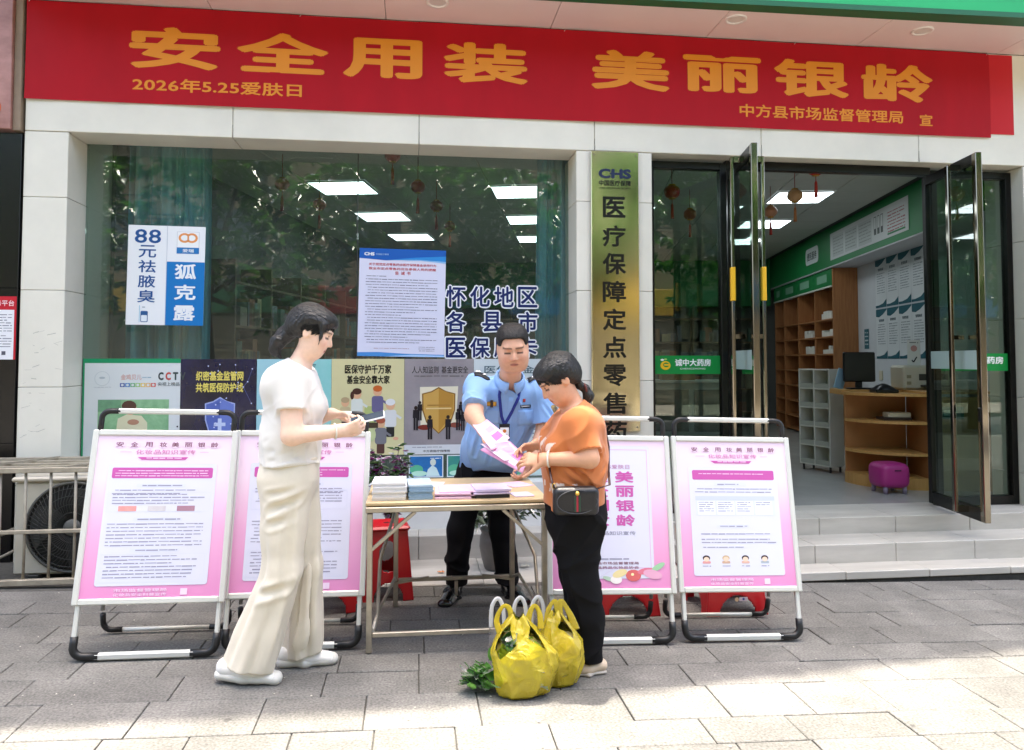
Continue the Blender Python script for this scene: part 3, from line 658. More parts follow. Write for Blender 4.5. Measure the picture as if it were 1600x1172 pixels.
curtain(1.80, 1.875, .60, .75, 3.2, 1.5, 'narrow strip of teal curtain behind the left door sidelight', 6)
# ---- furniture along the right wall
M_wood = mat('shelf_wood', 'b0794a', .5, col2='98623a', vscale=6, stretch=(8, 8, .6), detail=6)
M_wood2 = mat('desk_wood', 'cb9a58', .45, col2='b98848', vscale=5, stretch=(8, 8, .6), detail=6)
M_dkwood = mat('desk_inside', 'a5703e', .6, var=.1)
sh = Thing('medicine_shelf', 'tall brown wooden shelf with green header along the right wall', 'shelf', I(4.79, 7.2, .298), -IA)
def ibox(T, nm, u0, u1, v0, v1, z0, z1, m, b=.002, parent=None): return T.part(nm, G().box(u0, u1, v0, v1, z0, z1, b=b, M=MI), m, parent=parent, w=True)
vc = [5.45, 6.29, 7.16, 8.0, 8.6]
ibox(sh, 'end_panel', 4.62, 4.948, 5.42, 5.45, .30, 2.71, M_wood)
for v in vc[1:]: ibox(sh, 'divider', 4.63, 4.94, v - .012, v + .012, .30, 2.47, M_wood)
ibox(sh, 'back_panel', 4.935, 4.948, 5.451, 8.6, .30, 2.71, M_wood)
for i in range(4):
    for z in [.34] + [.55 + .245 * k for k in range(7)]:
        ibox(sh, 'shelf_board', 4.635, 4.934, vc[i] + .013, vc[i + 1] - .013, z - .01, z + .01, M_wood)
    hp = ibox(sh, 'header_panel', 4.615, 4.635, vc[i] + .004, vc[i + 1] - .004, 2.48, 2.71, M_green)
    ibox(sh, 'header_label', 4.611, 4.614, vc[i] + .2, vc[i + 1] - .2, 2.54, 2.65, mat('label_pale_green', '7fae92', .6), parent=hp, b=0)
    ibox(sh, 'header_trim', 4.608, 4.64, vc[i] + .004, vc[i + 1] - .004, 2.458, 2.479, mat('pale_trim', 'd8dcd0', .5), parent=hp, b=0)
rd = random.Random(5); k = 0
for lab, v0, z in (('white boxes lying on the top shelf board nearest the door', 5.62, 2.03), ('white cartons standing on the second shelf board nearest the door', 5.58, 1.785), ('white packets on the third shelf board nearest the door', 5.6, 1.54),
                   ('white box on the second column of the shelf, upper', 6.5, 1.785), ('white box on the second column of the shelf, lower', 6.45, 1.54)):
    gg = G(); v = v0
    for q in range(4): w_ = rd.uniform(.07, .13); hh = rd.uniform(.05, .12); gg.box(4.66, 4.86, v, v + w_, z, z + hh, b=.003, M=MI); v += w_ + .01
    single('medicine_carton', gg, mat('carton_white', 'd8d6cc', .6), lab, 'carton', I(4.76, v0, z))
# signs on the bulkhead
bs = Thing('bulkhead_board', 'long white information board on the green bulkhead', 'board', I(4.57, 3.9, 2.85))
F = Flat(I(4.574, 5.35, 2.80), tuple(-AX), (0, 0, 1)); F.rect(0, 0, 2.5, .36, ink('c4c8c6'), 0, 'board')
for k in range(3): F.rect(.1 + .48 * k, .03, .1 + .48 * k + .43, .31, ink('b2b8b6'), .001, 'panel'); F.greek(.12 + .48 * k, .28, .1 + .48 * k + .41, 6, .04, .014, ink('8a908c'), seed=k)
for k in range(3): F.rect(1.56 + .1 * k, .09, 1.63 + .1 * k, .30, ink('4a504e'), .001, 'panel'); F.rect(1.57 + .1 * k, .16, 1.62 + .1 * k, .29, ink('c8ccca'), .0015, 'panel')
F.greek(1.95, .28, 2.42, 7, .035, .016, ink('9a5a60'), seed=9); F.rect(1.95, .03, 2.42, .05, ink('2a7a48'), .001, 'panel'); F.emit(bs)
bs2 = Thing('round_cornered_sign', 'small white rounded sign on the green bulkhead above the shelf', 'sign', I(4.57, 6.2, 2.85))
F = Flat(I(4.574, 6.5, 2.86), tuple(-AX), (0, 0, 1)); F.rrect(0, 0, .62, .24, .07, ink('c8d0ce'), 0, 'board'); F.text('便民服务', .08, .06, .54, .18, ink('3a4a48'), .001, bold=.02); F.emit(bs2)
# posters on the right wall
M_pw = ink('d4d8da'); M_teal = ink('2c5f6c'); rown = ['upper', 'lower']; coln = ['leftmost', 'second', 'third', 'rightmost']
for r_ in range(2):
    for c_ in range(4):
        v1 = 4.78 - .355 * c_; z0 = 1.47 + .64 * (1 - r_)
        T = Thing('wall_poster', f'white and teal wall poster, {coln[c_]} of the {rown[r_]} row beside the shelf', 'poster', I(4.945, v1, z0), group='teal headed posters on the shop wall')
        F = Flat(I(4.945, v1, z0), tuple(-AX), (0, 0, 1)); w_, h_ = .345, .62
        F.rect(0, 0, w_, h_, M_pw, 0, 'sheet'); F.poly([(0, h_), (0, h_ - .09), (.1, h_ - .10), (.22, h_ - .07), (w_, h_ - .015), (w_, h_)], M_teal, .001, 'heading'); F.poly([(0, 0), (w_, 0), (w_, .10), (.24, .05), (.1, .03), (0, .03)], M_teal, .001, 'footer')
        F.text('管理制度', .09, h_ - .16, .26, h_ - .125, ink('3a5560'), .001, bold=.02); F.greek(.05, h_ - .19, .30, 9, .03, .012, ink('8e979c'), seed=r_ * 4 + c_); F.emit(T)
for nm, lab, v, z0, w_, h_, c in (('teal_wall_sign', 'small teal sign on the white wall above the monitor', 5.2, 1.60, .16, .26, '2f6470'), ('phone_card', 'small dark card low on the white wall beside the monitor', 5.12, 1.33, .12, .2, '4a5668')):
    T = Thing(nm, lab, 'sign', I(4.945, v, z0)); F = Flat(I(4.945, v, z0), tuple(-AX), (0, 0, 1)); F.rect(0, 0, w_, h_, ink(c), 0, 'sheet'); F.greek(.02, h_ - .04, w_ - .02, 4, .05, .02, ink('b8c4c8'), seed=2); F.emit(T)
T = Thing('wall_sockets', 'pair of beige wall sockets beside the printer', 'socket', I(4.945, 4.9, 1.2))
for v in (5.05, 4.65): T.part('socket', G().box(4.935, 4.948, v - .05, v + .05, 1.2, 1.32, b=.004, M=MI), mat('socket_beige', 'c8c0a8', .5), w=True)
# reception desk with a round-ended open shelf
dk = Thing('reception_desk', 'light wood reception desk with round-ended open shelves', 'desk', I(4.2, 2.1, .298), -IA)
cu, cv = 4.26, 2.24; ru, rv = .57, .47
def qplate(z0, z1, sc=1.0): 
    pts = [(cu, cv)] + [(cu - ru * sc * math.cos(a), cv - rv * sc * math.sin(a)) for a in np.linspace(0, math.pi / 2, 14)]
    return G().prism(pts, z0, z1, lambda a, b_, d: I(a, b_, d))
for nm, z0, z1, s_ in (('base_plate', .298, .40, 1.0), ('shelf_board', .595, .62, .99), ('shelf_board', .875, .90, .99), ('desk_top', 1.125, 1.15, 1.02)): dk.part(nm, qplate(z0, z1, s_), M_wood2, w=True)
ibox(dk, 'back_panel', cu - ru * .98, cu - .001, cv + .001, cv + .02, .30, 1.124, M_dkwood); ibox(dk, 'side_panel', cu, cu + .02, cv - rv, cv + .0, .30, 1.124, M_dkwood)
ibox(dk, 'front_panel', cu + .021, 4.93, cv - rv, cv - rv + .02, .30, 1.124, M_wood2); ibox(dk, 'front_plinth', cu + .021, 4.93, cv - rv - .012, cv - rv - .0005, .30, .40, M_wood2)
ibox(dk, 'counter_top', cu - .02, 4.94, cv - rv - .01, cv + .30, 1.1505, 1.17, M_wood2)
T = Thing('payment_sign', 'teal payment sign on the desk front', 'sign', I(4.42, 1.755, .95)); F = Flat(I(4.36, cv - rv - .003, .93), tuple(NX), (0, 0, 1)); F.rect(0, 0, .2, .11, ink('2a7a74'), 0, 'sheet'); F.rect(.03, .03, .09, .08, ink('c8dcd8'), .001); F.emit(T)
single('document_tray', G().box(3.95, 4.2, 1.95, 2.15, .90, .925, b=.003, M=MI), mat('tray_dark', '3a2a22', .5), 'dark document tray on the upper shelf of the desk', 'tray', I(4.07, 2.05, .9))
single('paper_bundle', G().box(4.0, 4.2, 1.98, 2.12, .926, .97, b=.004, M=MI), mat('paper_cream', 'd8ccb0', .7), 'cream bundle of papers on the dark tray in the desk', 'papers', I(4.1, 2.05, .926))
mo = Thing('computer_monitor', 'black computer monitor turned away on the reception desk', 'monitor', I(3.9, 2.42, 1.17), -IA)
mo.part('screen', G().box(-.15, .15, -.02, .02, .07, .36, b=.01), mat('monitor_black', '121214', .35)); mo.part('stand', G().box(-.03, .03, .0, .03, .01, .12, b=.004), MATS['monitor_black']); mo.part('foot', G().box(-.11, .11, -.08, .08, .0, .012, b=.005), MATS['monitor_black'])
ibox(dk, 'monitor_shelf', 3.68, cu - .001, cv + .021, 2.62, 1.12, 1.168, M_wood2)
T = Thing('desk_telephone', 'black telephone lying on the reception desk corner', 'telephone', I(3.98, 2.02, 1.151), -IA)
T.part('body', G().grid(lambda u, v: ((u - .5) * .2, (v - .5) * .18, .03 + .055 * math.sin(math.pi * min(1, u * 1.05)) * (math.sin(math.pi * v) ** .4 if 0 < v < 1 else 0)), 14, 10), mat('phone_black', '101012', .3))
T.part('base', G().box(-.1, .1, -.09, .09, 0, .032, b=.006), MATS['phone_black'])
pr = Thing('printer', 'beige printer on the reception desk behind the right door leaf', 'printer', I(4.42, 2.3, 1.171), -IA); M_pr = mat('printer_beige', 'b8b29c', .5)
pr.part('body', G().box(-.2, .25, -.12, .2, 0, .23, b=.02), M_pr); pr.part('output_tray', G().box(-.05, .2, -.2, -.121, .03, .05, b=.005), mat('printer_dark', '38362e', .5)); pr.part('slot', G().box(-.06, .2, -.124, -.1205, .09, .15), mat('printer_dark', '38362e', .5))
for z in (.05, .11): pr.part('button', G().box(-.17, -.13, -.125, -.1205, z, z + .03, b=.002), mat('printer_button', '8a8468', .5))
T = Thing('standing_card', 'white standing card with a check mark on top of the printer', 'card', I(4.34, 2.22, 1.402)); F = Flat(I(4.28, 2.23, 1.402), tuple(NX), (0, 0, 1)); F.rect(0, 0, .12, .24, ink('d0d0c8'), 0, 'card'); F.disc(.06, .16, .03, .03, ink('b88a80'), .001); F.line(.04, .05, .055, .03, .012, ink('202020'), .001); F.line(.055, .03, .085, .08, .012, ink('202020'), .001); F.greek(.02, .22, .1, 1, .02, .012, ink('707070')); F.emit(T)
# white cubby unit with open cells
p0, p1 = Vector(I(3.51, 3.10)), Vector(I(3.72, 2.75)); d = (p1 - p0); Lc = d.length; d.normalize(); nn = Vector((-d.y, d.x, 0))
if nn.x < 0: nn = -nn
MC = Matrix(((d.x, nn.x, 0, p0.x), (d.y, nn.y, 0, p0.y), (0, 0, 1, 0), (0, 0, 0, 1)))
cb = Thing('cubby_rack', 'white rack of ten open cubby cells beside the reception desk', 'rack', (p0.x, p0.y, .298)); M_cub = mat('cubby_white', 'd4d2c4', .5, var=.05); D_ = .20
cb.part('end_panel', G().box(Lc - .015, Lc, 0, D_, .36, 1.36, b=.003, M=MC), M_cub, w=True); cb.part('far_panel', G().box(0, .015, 0, D_, .36, 1.36, b=.003, M=MC), M_cub, w=True)
cb.part('back_panel', G().box(.0155, Lc - .0155, D_ - .012, D_, .37, 1.35, M=MC), M_cub, w=True); cb.part('middle_divider', G().box(Lc / 2 - .007, Lc / 2 + .007, .002, D_ - .013, .375, 1.345, M=MC), M_cub, w=True)
for k in range(6):
    z = .36 + .197 * k; cb.part('shelf_board', G().box(.0155, Lc - .0155, 0.004, D_ - .013, z, z + .013, M=MC), M_cub, w=True)
    if k < 5:
        for j in range(2): cb.part('front_lip', G().box(.016 + j * (Lc / 2 - .008), Lc / 2 - .008 + j * (Lc / 2 - .008), .0005, .0035, z + .0135, z + .06, M=MC), mat('lip_grey', 'a8a89a', .5), w=True)
for sx in (.03, Lc - .03):
    for sy in (.03, D_ - .03): cb.part('foot', G().tube([MC @ Vector((sx, sy, .298)), MC @ Vector((sx, sy, .362))], .012, 8), mat('foot_dark', '2a2a28', .6), w=True)
T = Thing('blue_folder', 'pale blue folder leaning beside the monitor', 'folder', I(3.74, 2.5, 1.17)); T.part('cover', G().box(-.05, .05, -.006, .006, 0, .2, b=.002, M=Matrix.Translation(I(3.73, 2.52, 1.17)) @ Matrix.Rotation(R(18), 4, 'Y')), mat('folder_blue', '8ab0c4', .5), w=True)
# magenta pouf
pf = Thing('magenta_stool', 'small magenta plastic stool in front of the reception desk', 'stool', I(3.87, 1.66, .298), -IA + .2)
def squash(u, v):
    a = u * 2 * math.pi; b_ = (v - .5) * math.pi; e = .45
    cs = lambda t: math.copysign(abs(math.cos(t)) ** e, math.cos(t)); sn = lambda t: math.copysign(abs(math.sin(t)) ** e, math.sin(t))
    return (.135 * cs(b_) * cs(a), .135 * cs(b_) * sn(a), .155 + .11 * sn(b_))
pf.part('seat', G().grid(squash, 32, 16), mat('magenta_plastic', 'a82a78', .4))
for sx in (-1, 1):
    for sy in (-1, 1): pf.part('leg', G().tube([(sx * .09, sy * .09, .0), (sx * .085, sy * .085, .06)], [.016, .022], 10), mat('leg_grey', '8a7a8a', .5))
    pf.part('hand_slot', G().box(-.03 + sx * .0, .03, sx * .136 - .002, sx * .136 + .002, .2, .212), mat('slot_dark', '4a1038', .6))
# back of the shop: display shelves with stock and a service counter
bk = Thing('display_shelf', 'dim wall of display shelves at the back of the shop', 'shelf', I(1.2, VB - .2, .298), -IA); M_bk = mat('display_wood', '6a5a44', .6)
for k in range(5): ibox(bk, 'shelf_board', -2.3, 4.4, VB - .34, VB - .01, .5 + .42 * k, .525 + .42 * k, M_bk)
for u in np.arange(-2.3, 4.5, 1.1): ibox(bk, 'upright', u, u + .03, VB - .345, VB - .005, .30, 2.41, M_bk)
cols_ = ['8a8478', '9a6a50', '587068', '7a7a82', 'a89a78']
for ci, c in enumerate(cols_):
    gg = G()
    for k in range(4):
        u = -2.2 + ci * .05
        while u < 4.3:
            w_ = rd.uniform(.06, .16)
            if rd.random() < .22: gg.box(u, u + w_, VB - .28, VB - .15, .526 + .42 * k, .526 + .42 * k + rd.uniform(.12, .3), M=MI)
            u += w_ + .02
    o = bk.part('stock', gg, mat('stock_' + c, c, .6), w=True); o['kind'] = 'stuff'
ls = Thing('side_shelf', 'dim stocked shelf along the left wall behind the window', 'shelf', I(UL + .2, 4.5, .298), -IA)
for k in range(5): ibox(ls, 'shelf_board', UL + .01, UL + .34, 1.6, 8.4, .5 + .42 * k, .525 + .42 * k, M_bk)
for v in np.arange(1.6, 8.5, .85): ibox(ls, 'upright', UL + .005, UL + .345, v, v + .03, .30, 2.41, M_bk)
for ci, c in enumerate(cols_):
    gg = G()
    for k in range(4):
        v = 1.7 + ci * .05
        while v < 8.2:
            w_ = rd.uniform(.06, .16)
            if rd.random() < .24: gg.box(UL + .12, UL + .28, v, v + w_, .526 + .42 * k, .526 + .42 * k + rd.uniform(.12, .3), M=MI)
            v += w_ + .02
    o = ls.part('stock', gg, mat('stock_' + c, c, .6), w=True); o['kind'] = 'stuff'
ct = Thing('service_counter', 'pale service counter seen through the left sidelight', 'counter', I(2.3, 4.2, .298), -IA); M_ct = mat('counter_grey', '8f948c', .5)
ibox(ct, 'body', 1.55, 3.0, 4.0, 4.5, .30, 1.18, M_ct); ibox(ct, 'top', 1.52, 3.03, 3.97, 4.53, 1.181, 1.21, mat('counter_top_grey', 'a8aca4', .4))
for k in range(3): ibox(ct, 'glass_front', 1.6 + .47 * k, 2.01 + .47 * k, 3.995, 3.9995, .6, 1.1, mat('counter_dark', '30403c', .2))
cbx = Thing('cardboard_box', 'brown cardboard box on the service counter behind the left sidelight', 'box', I(2.37, 4.25, 1.21), -IA); cbx.part('body', G().box(-.2, .2, -.15, .15, 0, .26, b=.003), mat('cardboard', '8a7048', .8, var=.1)); cbx.part('flap', G().box(-.2, .2, -.18, .0, .261, .268), MATS['cardboard'])
T = Thing('round_tin', 'pale round tin beside the cardboard box', 'tin', I(2.0, 4.2, 1.21)); T.part('body', G().lathe([(0, 0), (.06, 0), (.062, .01), (.062, .13), (.055, .14), (0, .142)], 20), mat('tin_pale', 'b0aa98', .4))
# ------------------------------------------------------------------ sheets stuck on the shop window
YW = .2965
def sheet(name, label, cat, x0, z0, x1, z1, m, y=YW, rot=0.0, nm='sheet'):
    T = Thing(name, label, cat, ((x0 + x1) / 2, y, z0)); c, s_ = math.cos(rot), math.sin(rot)
    F = Flat((x0, y, z0), (c, 0, s_), (-s_, 0, c))
    w_, h_ = x1 - x0, z1 - z0
    T.part(nm, G().box(0, w_, 0, h_, -.0012, 0, M=Matrix(((F.u.x, F.v.x, F.n.x, x0), (F.u.y, F.v.y, F.n.y, y), (F.u.z, F.v.z, F.n.z, z0), (0, 0, 0, 1)))), m, w=True)
    return T, F, w_, h_
navy = ink('1e3a86'); wht = ink('eef0f0')
# price sticker
T, F, w_, h_ = sheet('price_sticker', 'white and blue sticker reading 88 on the left window pane', 'sticker', -2.035, 1.705, -1.503, 2.424, wht, rot=R(-.6))
blu = ink('1476bc'); dblu = ink('1f5290')
F.rect(.27, .0, w_, .46, blu, .0008, 'blue_field'); F.line(.268, .0, .268, h_, .003, ink('b8c0c8'), .001)
F.text('88', .045, .59, .225, .69, dblu, .0012, bold=.015); F.emit(T)
for i, ch in enumerate('元祛腋臭'): F.text(ch, .075, .485 - .108 * i, .195, .575 - .108 * i, dblu, .0012, bold=.012)
for i, ch in enumerate('狐克露'): F.text(ch, .325, .335 - .15 * i, .475, .445 - .15 * i, wht, .0012, bold=.026)
F.rect(.335, .52, .49, .68, ink('f4f4f2'), .001, 'logo'); F.frame(.335, .52, .49, .68, .003, ink('c8ccd0'), .0012, 'logo')
for a in (-.025, .025): F.disc(.4125 + a, .635, .042, .036, ink('e89a58'), .0013, 'logo'); F.disc(.4125 + a, .635, .026, .021, ink('f4f4f2'), .0018, 'logo')
F.line(.4125, .605, .4125, .66, .012, ink('e89a58'), .002, 'logo'); F.rect(.335, .52, .49, .565, ink('2a78b8'), .0014, 'logo'); F.text('爱瑞', .375, .53, .455, .555, wht, .002, bold=.02, name='logo')
F.rrect(.10, .02, .15, .10, .008, ink('2a5a90'), .001, 'bottle_picture'); F.rrect(.105, .025, .145, .07, .006, ink('e8eef2'), .0014, 'bottle_picture'); F.rect(.09, .02, .095, .14, ink('9cc8dc'), .001, 'bottle_picture'); F.rect(.11, .125, .13, .13, ink('6a8090'), .001, 'bottle_picture')
F.emit(T)
# official notice
T, F, w_, h_ = sheet('official_notice', 'white notice with blue header and dense text on the window', 'notice', -.405, 1.482, .237, 2.288, ink('dcdcec'), rot=R(-.9))
b1, b2, b3 = ink('1a5cb0'), ink('2e8ad0'), ink('8cc0e8')
F.poly([(0, h_), (0, h_ - .075), (.2, h_ - .088), (.42, h_ - .075), (w_, h_ - .085), (w_, h_)], b1, .001, 'header'); F.poly([(.18, h_ - .088), (.42, h_ - .06), (w_, h_ - .045), (w_, h_ - .088), (.42, h_ - .078)], b2, .0015, 'header')
F.poly([(.30, h_ - .09), (.45, h_ - .083), (w_, h_ - .10), (w_, h_ - .086), (.42, h_ - .077)], b3, .002, 'header'); F.text('CHS', .035, h_ - .055, .11, h_ - .03, wht, .0022, bold=.05, name='header_lettering'); F.text('中国医疗保障', .12, h_ - .05, .215, h_ - .036, ink('a8c8e8'), .0022, name='header_lettering')
redi = ink('c03038')
F.text('关于规范定点零售药店医疗保障基金使用行为', .07, h_ - .128, .57, h_ - .108, redi, .0012, bold=.012); F.text('致全市定点零售药店及参保人员的提醒', .07, h_ - .16, .57, h_ - .14, redi, .0012, bold=.012); F.text('告 诫 书', .265, h_ - .195, .38, h_ - .168, redi, .0012, bold=.012)
F.greek(.05, h_ - .205, .2, 1, .02, .005, ink('70707e'), seed=1); F.greek(.05, h_ - .228, w_ - .06, 24, .0205, .0052, ink('6c6c7c'), seed=2, ragged=.55); F.greek(.12, .062, .38, 1, .02, .004, ink('b09098'), seed=5); F.greek(.45, .075, .57, 3, .014, .004, ink('8a8a98'), seed=6)
F.poly([(0, 0), (w_, 0), (w_, .018), (.35, .022), (.15, .032), (0, .028)], ink('4a90d0'), .001, 'footer'); F.poly([(.2, 0), (w_, 0), (w_, .012), (.4, .016)], ink('a8ccf0'), .0015, 'footer'); F.emit(T)
# blue outlined lettering applied to the glass, one thing: a vinyl text
T = Thing('window_lettering', 'dark blue vinyl characters with white outline on the window', 'lettering', (.6, YW, 1.47))
F = Flat((0, .2985, 0)); nv = ink('16265e')
for row, (z0, z1) in (('怀化地区', (1.853, 2.012)), ('各县市', (1.662, 1.82)), ('医保刷卡', (1.470, 1.622))):
    n = len(row)
    for i, ch in enumerate(row):
        xx = (.25 + .183 * i) if n == 4 else (.25 + .275 * i); a = (xx, z0, xx + .15, z1)
        F.text(ch, *a, nv, .0018, bold=.022, name='character'); F.text(ch, a[0] - .011, a[1] - .011, a[2] + .011, a[3] + .011, wht, .0006, bold=.078, name='character_outline')
    F.emit(T)
# --- the row of posters under the clear glass
wsh = ink('d9dedc')
T, F, w_, h_ = sheet('white_green_poster', 'white poster with green border and a green photo at the left end of the row', 'poster', -2.312, .565, -1.652, 1.462, wsh, y=.2945)
gr = ink('1c9460'); F.rect(0, h_ - .032, w_, h_, gr, .0006, 'green_border'); F.rect(0, 0, .012, h_ - .032, gr, .0006, 'green_border')
F.disc(.13, .755, .052, .052, ink('c4cccc'), .0008, 'logo', 20); F.disc(.13, .755, .048, .048, wsh, .0012, 'logo', 20); F.disc(.13, .76, .02, .008, ink('b0bcc0'), .0016, 'logo'); F.greek(.075, .695, .19, 1, .02, .004, ink('b4bcc0'))
F.text('金鸡贝儿', .255, .745, .395, .785, ink('d8a8a0'), .001, bold=.01); F.greek(.40, .765, .46, 1, .02, .006, ink('8ab0c0'))
for i, c in enumerate(('2a4a98', '4a80c0', '6ab078', '9ac870', 'e8c860', 'e8b870', 'd05048')): F.rect(.25 + .035 * i, .695, .282 + .035 * i, .722, ink(c), .001, 'colour_row'); F.disc(.266 + .035 * i, .7085, .010, .009, wsh, .0014, 'colour_row')
for i, (ch, c) in enumerate((('C', '3a4444'), ('C', 'c05048'), ('T', '3a4a48'), ('V', '3a4444'))): F.text(ch, .508 + .05 * i, .742, .545 + .05 * i, .80, ink(c), .001, bold=.05)
F.text('央视上榜品', .506, .70, .655, .728, ink('5a6464'), .001, bold=.01)
F.rect(.105, .375, .585, .605, mat('green_photo', '9cc89a', .5, col2='74a878', vscale=14), .0008, 'photo'); F.rect(.105, .52, .26, .605, mat('green_photo_dark', '6fa07a', .5, var=.2, vscale=20), .0012, 'photo')
F.poly([(.23, .375), (.24, .47), (.30, .50), (.40, .49), (.44, .44), (.44, .375)], ink('dcd8b4'), .0016, 'photo'); F.disc(.325, .54, .042, .045, ink('d8b490'), .002, 'photo'); F.disc(.315, .56, .05, .038, ink('5a4034'), .0024, 'photo'); F.disc(.345, .445, .04, .02, ink('b88a70'), .0024, 'photo')
for z_ in (.52, .41): F.disc(.645, z_, .006, .006, ink('202020'), .001, 'dot')
F.greek(.03, .2, w_ - .05, 6, .025, .008, ink('a0a8a8'), seed=8); F.emit(T)
T, F, w_, h_ = sheet('navy_shield_poster', 'dark navy poster with yellow characters and a glowing shield', 'poster', -1.650, .75, -1.122, 1.458, mat('navy_print', '181a48', .25, col2='0c0b18', vscale=3, coat=.3), y=.2940)
yl = ink('e6d468'); F.text('织密基金监管网', .105, .552, .435, .622, yl, .001, bold=.03); F.text('共筑医保防护线', .105, .468, .435, .538, yl, .001, bold=.03)
shp = lambda cx, cy_, a, b_: [(cx, cy_ + b_), (cx + a * .45, cy_ + b_ * .82), (cx + a, cy_ + b_ * .72), (cx + a * .98, cy_), (cx + a * .75, cy_ - b_ * .5), (cx, cy_ - b_), (cx - a * .75, cy_ - b_ * .5), (cx - a * .98, cy_), (cx - a, cy_ + b_ * .72), (cx - a * .45, cy_ + b_ * .82)]
F.poly(shp(.275, .27, .105, .165), ink('a8b4e0'), .0008, 'shield'); F.poly(shp(.275, .27, .096, .155), ink('5a6cb4'), .0012, 'shield'); F.poly([(.275, .425), (.37, .38), (.35, .2), (.275, .12)], ink('6e80c6'), .0016, 'shield'); F.rect(.235, .225, .315, .25, ink('c8d4f0'), .002, 'shield'); F.rect(.262, .195, .288, .28, ink('c8d4f0'), .0024, 'shield')
rd = random.Random(2); pts = [(rd.uniform(.01, .52), rd.uniform(.05, .67)) for _ in range(26)]
for a in pts[:26]:
    F.disc(*a, .005, .005, ink('d0d8f8'), .003, 'network')
    b_ = min((q for q in pts if q != a), key=lambda q: (q[0] - a[0]) ** 2 + (q[1] - a[1]) ** 2); F.line(*a, *b_, .0022, ink('6870a8'), .0026, 'network')
F.emit(T)
T, F, w_, h_ = sheet('teal_poster', 'pale teal poster behind the woman in white', 'poster', -1.120, .75, -.590, 1.458, mat('teal_print', '7cc8c0', .4, col2='a8d8d8', vscale=2), y=.2940)
for i, ch in enumerate('医保基金安全'): F.text(ch, .36, .60 - .105 * i, .42, .67 - .105 * i, ink('4a7878'), .001, bold=.01)
F.rect(0, 0, .2, h_, ink('a4d2d8'), .0006, 'pale_field'); F.emit(T)
T, F, w_, h_ = sheet('yellow_cartoon_poster', 'pale yellow poster with two lines of black characters and cartoon people', 'poster', -.588, .75, -.058, 1.460, mat('yellow_print', 'd8d09c', .45, var=.04), y=.2940)
bk_ = ink('221c14'); F.text('医保守护千万家', .095, .60, .435, .668, bk_, .001, bold=.03); F.text('基金安全靠大家', .11, .525, .423, .588, bk_, .001, bold=.03)
sk, hr = ink('e0b088'), ink('4a2c20')
def toon(cx, cy_, s_, top, hair, low='5a5048', hat=False):
    F.rrect(cx - .028 * s_, cy_ - .16 * s_, cx + .028 * s_, cy_ - .05 * s_, .01, ink(low), .001, 'cartoon_figure'); F.rrect(cx - .042 * s_, cy_ - .09 * s_, cx + .042 * s_, cy_ + .03 * s_, .018, ink(top), .0014, 'cartoon_figure'); F.disc(cx, cy_ + .065 * s_, .032 * s_, .036 * s_, sk, .0018, 'cartoon_figure'); F.disc(cx, cy_ + .085 * s_, .034 * s_, .024 * s_, ink(hair), .0022, 'cartoon_figure')
    F.line(cx + .03 * s_, cy_, cx + .075 * s_, cy_ - .03 * s_, .016 * s_, ink(top), .0016, 'cartoon_figure'); F.emit(T)
toon(.185, .385, 1.0, 'dce0d4', '4a2c20'); F.disc(.15, .44, .014, .03, hr, .0021, 'cartoon_figure'); toon(.335, .405, 1.0, '6a6488', 'c8642c', '4a4668'); toon(.43, .30, 1.05, 'dcdcd8', 'e4e4e0', '2a2826'); toon(.10, .33, .9, 'c8b88c', 'b8a078'); toon(.36, .17, 1.0, '7a7a7e', 'a85840', '5a3c34')
F.rrect(.24, .22, .32, .36, .02, ink('b4c078'), .0009, 'basket'); F.rect(.235, .20, .34, .24, ink('4a3c2c'), .0026, 'basket'); F.disc(.29, .15, .035, .05, ink('c8d098'), .0026, 'basket'); F.disc(.47, .12, .02, .012, ink('e0a888'), .001); F.emit(T)
T, F, w_, h_ = sheet('gold_shield_poster', 'grey poster with a golden shield ringed by small figures', 'poster', -.056, .75, .460, 1.460, mat('grey_print', 'a49c9c', .45, col2='8a8284', vscale=2.5), y=.2940)
F.text('人人知监则 基金更安全', .055, .602, .475, .655, ink('2c2826'), .001, bold=.004); F.greek(.07, .585, .44, 1, .02, .008, ink('6a6462')); F.poly([(.12, .21), (.115, .50), (.40, .505), (.385, .21)], ink('e4dcc0'), .0008, 'page')
F.poly(shp(.255, .325, .125, .175), ink('8a6428'), .0012, 'shield'); F.poly(shp(.255, .325, .115, .165), ink('cca050'), .0016, 'shield'); F.poly([(.255, .488), (.365, .44), (.36, .30), (.255, .165)], ink('b88838'), .002, 'shield'); F.rect(.16, .335, .35, .345, ink('e4c888'), .0024, 'shield'); F.rect(.17, .36, .34, .368, ink('a87c38'), .0024, 'shield')
for cx, cy_, s_ in ((.085, .24, 1.0), (.115, .30, .8), (.19, .17, 1.0), (.325, .17, 1.0), (.40, .23, .9), (.42, .30, .75), (.435, .22, .8)):
    F.disc(cx, cy_ + .105 * s_, .013 * s_, .015 * s_, ink('30221c'), .003, 'small_figure'); F.poly([(cx - .022 * s_, cy_ + .03 * s_), (cx + .022 * s_, cy_ + .03 * s_), (cx + .02 * s_, cy_ + .09 * s_), (cx - .02 * s_, cy_ + .09 * s_)], ink('241e22'), .0034, 'small_figure'); F.rect(cx - .016 * s_, cy_ - .06 * s_, cx - .002, cy_ + .03 * s_, ink('241e22'), .0034, 'small_figure'); F.rect(cx + .003, cy_ - .06 * s_, cx + .017 * s_, cy_ + .03 * s_, ink('241e22'), .0036, 'small_figure'); F.emit(T)
F.disc(.15, .20, .05, .02, ink('7a3024'), .0012, 'small_figure'); F.disc(.38, .215, .045, .02, ink('8a4a3a'), .0012, 'small_figure')
